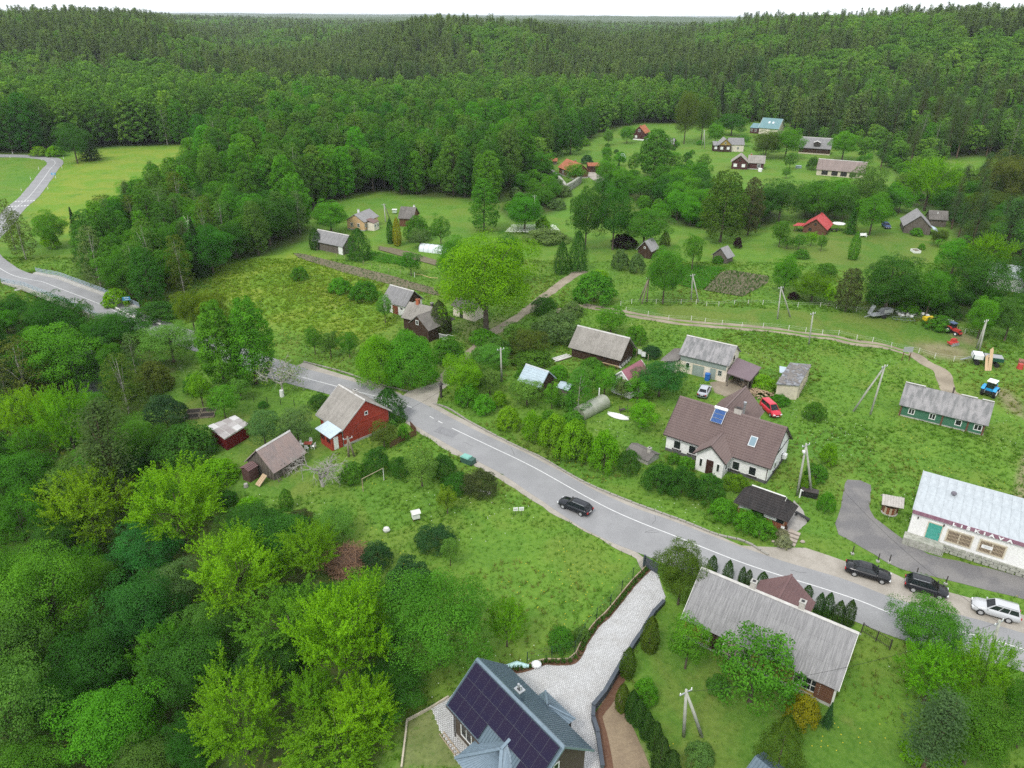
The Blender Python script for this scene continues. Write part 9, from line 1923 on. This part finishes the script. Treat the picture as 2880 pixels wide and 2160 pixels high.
for i, p in enumerate(X_rocks):
    for j in range(3): m = MB(); m.ball((0, 0, .22), rng.uniform(.3, .5), 7, sz=(1.2, .9, .75)); b = tag(m.build('field_stone', FRAME if (i+j) % 2 else FRAME_OLD), 'white field stone heaped behind the grey harvester', 'stone', 'white stones at the paddock fence'); b.location = (p[0]+rng.normal(0, .6), p[1]+rng.normal(0, .5), 0); b.rotation_euler = (0, 0, rng.uniform(0, 3))
o = empty('harrow', (*X_harrow[0], 0), -.2, 'thin green steel harrow lying right of the grey harvester', 'farm machine'); m = MB()
for i in range(6): m.bar((-2+i*.8, -.8, .2), (-2+i*.8, .8, .2), .06)
m.bar((-2, -.8, .25), (2, -.8, .25), .07); m.bar((-2, .8, .25), (2, .8, .25), .07); m.build('frame', plain('harrow_green', (.16, .22, .17), .7), o)
for i in range(12): m = MB(); m.cyl((-1.9+i*.35, .8*(-1)**i, 0), (-1.9+i*.35, .8*(-1)**i, .2), .03, 5); m.build('tine', STEEL, o)
for nm, lb in (('bluesign', 'blue road sign on two posts beyond the bridge'), ('bluesign2', 'small blue road sign beside the far meadow')):
    x, y = globals()['X_'+nm][0]; simple('road_sign', lb, 'sign', (x, y), [('plate', SIGNBLUE, lambda m: (m.box((0, 0, 2.0), (1.5, .06, .35)), m.box((0, 0, 1.6), (1.5, .06, .3)))), ('post', STEEL, lambda m: [m.cyl((s_, .06, 0), (s_, .06, 2.2), .04, 6) for s_ in (-.55, .55)]), ('print', WHITE, lambda m: (m.box((.05, -.04, 2.0), (.9, .01, .1)), m.box((.05, -.04, 1.6), (.7, .01, .08))))], .25)
q = spline(X_rail_white, 1.0); o = empty('road_barrier', (*q[0], 0), 0, 'white edge barrier along the road after the bridge', 'barrier'); b_ = Vector(o.location); m = MB()
for i in range(len(q)-1): m.bar((*(q[i]-[b_.x, b_.y]), .35), (*(q[i+1]-[b_.x, b_.y]), .35), .15, .3)
m.build('beam', WHITEFENCE, o)
for p in q[::2]: m = MB(); m.box((p[0]-b_.x, p[1]-b_.y, .15), (.12, .12, .5)); m.build('post', CONC, o)
dl = side(both, 3.9); sl_ = s_at((-170, 290)); 
for k_, (t_, sd_) in enumerate([(sl_+d, e) for d in (-40, -20, 0, 20, 40) for e in (3.9, -3.9)]):
    i = int(np.argmin(np.abs(s-t_))); p = side(both[max(0, i-2):i+3], sd_)[2]; m = MB(); m.box((0, 0, .5), (.12, .08, 1.0)); m.box((0, 0, .82), (.125, .085, .14), m=1); o = m.build('marker_post', [WHITE, BLACK]); o.location = (*p, H(*p)); tag(o, 'white marker post along the far road bend', 'marker post', 'white marker posts at the far bend')
# stone wall of the hill house
q = X_stonewall; o = empty('stone_wall', (*q[0], 0), 0, 'rubble stone retaining wall below the orange roofed house', 'wall'); b_ = o.location
for i in range(len(q)-1):
    A, B_ = np.array(q[i])-[b_.x, b_.y], np.array(q[i+1])-[b_.x, b_.y]; n_ = max(1, int(np.linalg.norm(B_-A)/1.1))
    for j in range(n_):
        for r_ in range(4): c = A+(B_-A)*(j+.5+.3*(r_ % 2))/n_; m = MB(); m.box((c[0], c[1], .35+.62*r_), (1.05*rng.uniform(.8, 1), .9, .58), math.atan2(*(B_-A)[::-1])+rng.normal(0, .05)); m.build('stone', STONEWALL, o)
x, y = X_bag[0]; simple('gravel_bag', 'white bulk bag at the corner of the green mesh fence', 'bag', (x, y), [('bag', TARP, lambda m: m.ball((0, 0, .3), .5, 10, sz=(1, .9, .6)))]); m = MB(); m.tube([(x-2.9, y-.2, .12), (x-1.8, y+.05, .22), (x-.7, y-.1, .12)], [.2, .3, .2], 8); tag(m.build('plastic_sheet', plain('pale_teal_sheet', (.42, .62, .62), .4)), 'pale teal plastic sheet folded against the mesh fence', 'sheet')
x, y = X_rockpile[0]
for i in range(6): m = MB(); m.ball((0, 0, .12), rng.uniform(.18, .3), 7, sz=(1.3, .9, .6)); b = tag(m.build('field_stone', CONC), 'grey stone lying under the dull brownish shrub', 'stone', 'grey stones by the brownish shrub'); b.location = (x+rng.normal(0, .7), y+rng.normal(0, .35), 0)
x, y = X_hive2[0]; simple('bird_table', 'pale hive box on the lawn behind the A-shaped pole', 'box', (x, y), [('box', plain('pale_green_box', (.45, .55, .45), .7), lambda m: m.box((0, 0, .7), (1.2, 1.0, .9))), ('roof', FRAME_OLD, lambda m: m.box((0, 0, 1.2), (1.5, 1.3, .12)))])
# ---------------------------------------------------------------- rough grass, weeds and flowers on the open ground
def open_ground(n, x0, x1, y0, y1, clump=0):
    X = rng.uniform(x0, x1, n); Y = rng.uniform(y0, y1, n); ok = in_view(X, Y, height(X, Y), .74, .56); X, Y = X[ok], Y[ok]
    for p, mg in NOGRASS:
        pa = np.array(p); bb = (X > pa[:, 0].min()-1) & (X < pa[:, 0].max()+1) & (Y > pa[:, 1].min()-1) & (Y < pa[:, 1].max()+1); i = np.where(bb)[0]
        if len(i): k_ = np.ones(len(X), bool); k_[i[in_poly(X[i], Y[i], p)]] = False; X, Y = X[k_], Y[k_]
    for p in FOOT:
        k_ = ~in_poly(X, Y, p); X, Y = X[k_], Y[k_]
    return X, Y
def mask(name, X, Y): return in_poly(X, Y, AREAS[name])
def tufts(name, X, Y, hgt, nb, spread, colr):
    V, F, v = blades(X, Y, height(X, Y), hgt, nb, spread); o = link(name, np_mesh(name, V, F, LEAF, {'v': ('POINT', v)}, nrm=up_normals(len(V)))); o.color = (*colr, 1); o['kind'] = 'stuff'; return o
X, Y = open_ground(230000, -130, 120, 38, 175); nz_ = vnoise(X, Y, 3.1, 3)*.5+vnoise(X, Y, 9, 5)*.5
lawn_m = mask('garden_lawn', X, Y) | mask('hill_lawn', X, Y) | ((Y < 52-(X-20)*.7) & (X > 12)) | mask('plot', X, Y)
padd = mask('paddock', X, Y) | mask('dirt_patch', X, Y) | mask('dirt_patch2', X, Y) | mask('sandstrip', X, Y); drym = mask('mead_mid', X, Y) | mask('meadow_far', X, Y)
rough = ~lawn_m & ~padd; d_ = np.hypot(X, Y)
k_ = rough & ~drym & (rng.random(len(X)) < .25+.6*nz_); tufts('meadow_grass', X[k_], Y[k_], rng.uniform(.08, .20, k_.sum())*(.7+.7*nz_[k_])*(1+d_[k_]/260), 5, .8, (.102, .222, .027))
k_ = rough & (nz_ > .58) & (rng.random(len(X)) < .05); tufts('dark_weeds', X[k_], Y[k_], rng.uniform(.15, .34, k_.sum())*(1+d_[k_]/300), 7, .8, (.085, .20, .026))
k_ = rough & (vnoise(X, Y, 6, 8) > .60) & (rng.random(len(X)) < .20); tufts('dry_grass', X[k_], Y[k_], rng.uniform(.15, .32, k_.sum())*(1+d_[k_]/300), 5, .7, (.16, .20, .05))
k_ = drym & (rng.random(len(X)) < .6); tufts('yellow_grass', X[k_], Y[k_], rng.uniform(.15, .35, k_.sum())*(1+d_[k_]/300), 5, .8, (.155, .265, .028))
k_ = (lawn_m | padd) & (rng.random(len(X)) < .5); tufts('lawn_grass', X[k_], Y[k_], rng.uniform(.05, .11, k_.sum()), 5, .9, (.085, .175, .024))
# umbels and small flowers
def flowers(name, X, Y, mat, z, r):
    n = len(X); a = rng.uniform(0, 6.28, n); Z = height(X, Y)+z; c, s_ = np.cos(a)*r, np.sin(a)*r; P = np.stack([np.c_[X+c, Y+s_, Z], np.c_[X-s_, Y+c, Z+.02], np.c_[X-c, Y-s_, Z], np.c_[X+s_, Y-c, Z+.02]], 1).reshape(-1, 3)
    o = link(name, np_mesh(name, P, np.arange(4*n).reshape(-1, 4), mat)); o['kind'] = 'stuff'
WF = plain('umbel_white', (.62, .66, .56), .8, .1); YF = plain('flower_yellow', (.58, .48, .03), .8, .1)
X, Y = open_ground(26000, -125, 115, 40, 170); nz_ = vnoise(X, Y, 4, 9); ro_ = ~(mask('garden_lawn', X, Y) | mask('paddock', X, Y) | ((Y < 52-(X-20)*.7) & (X > 12)))
k_ = ro_ & (nz_ > .68) & (rng.random(len(X)) < .3); flowers('white_flowers', X[k_], Y[k_], WF, rng.uniform(.3, .6, k_.sum()), .055)
k_ = (nz_ < .34) & (rng.random(len(X)) < .45) & (ro_ | (Y < 60)); flowers('yellow_flowers', X[k_], Y[k_], YF, rng.uniform(.15, .4, k_.sum()), .055)
p = np.array(X_whiteflow); xs = rng.uniform(p[:, 0].min(), p[:, 0].max(), 1600); ys = rng.uniform(p[:, 1].min(), p[:, 1].max(), 1600); k_ = in_poly(xs, ys, X_whiteflow); flowers('white_flower_field', xs[k_], ys[k_], WF, np.full(k_.sum(), .8), .16)
# ---------------------------------------------------------------- thin air haze over the whole valley
hb = MB(); hb.box((0, 7050, 28.5), (19400, 15300, 83)); kz = NT('haze_air'); pv = kz.n('ShaderNodeVolumePrincipled'); pv.inputs['Color'].default_value = (.86, .92, 1, 1); pv.inputs['Density'].default_value = HAZE
kz.t.links.new(pv.outputs[0], kz.out.inputs['Volume']); hz = hb.build('haze', kz.m); hz['kind'] = 'stuff'
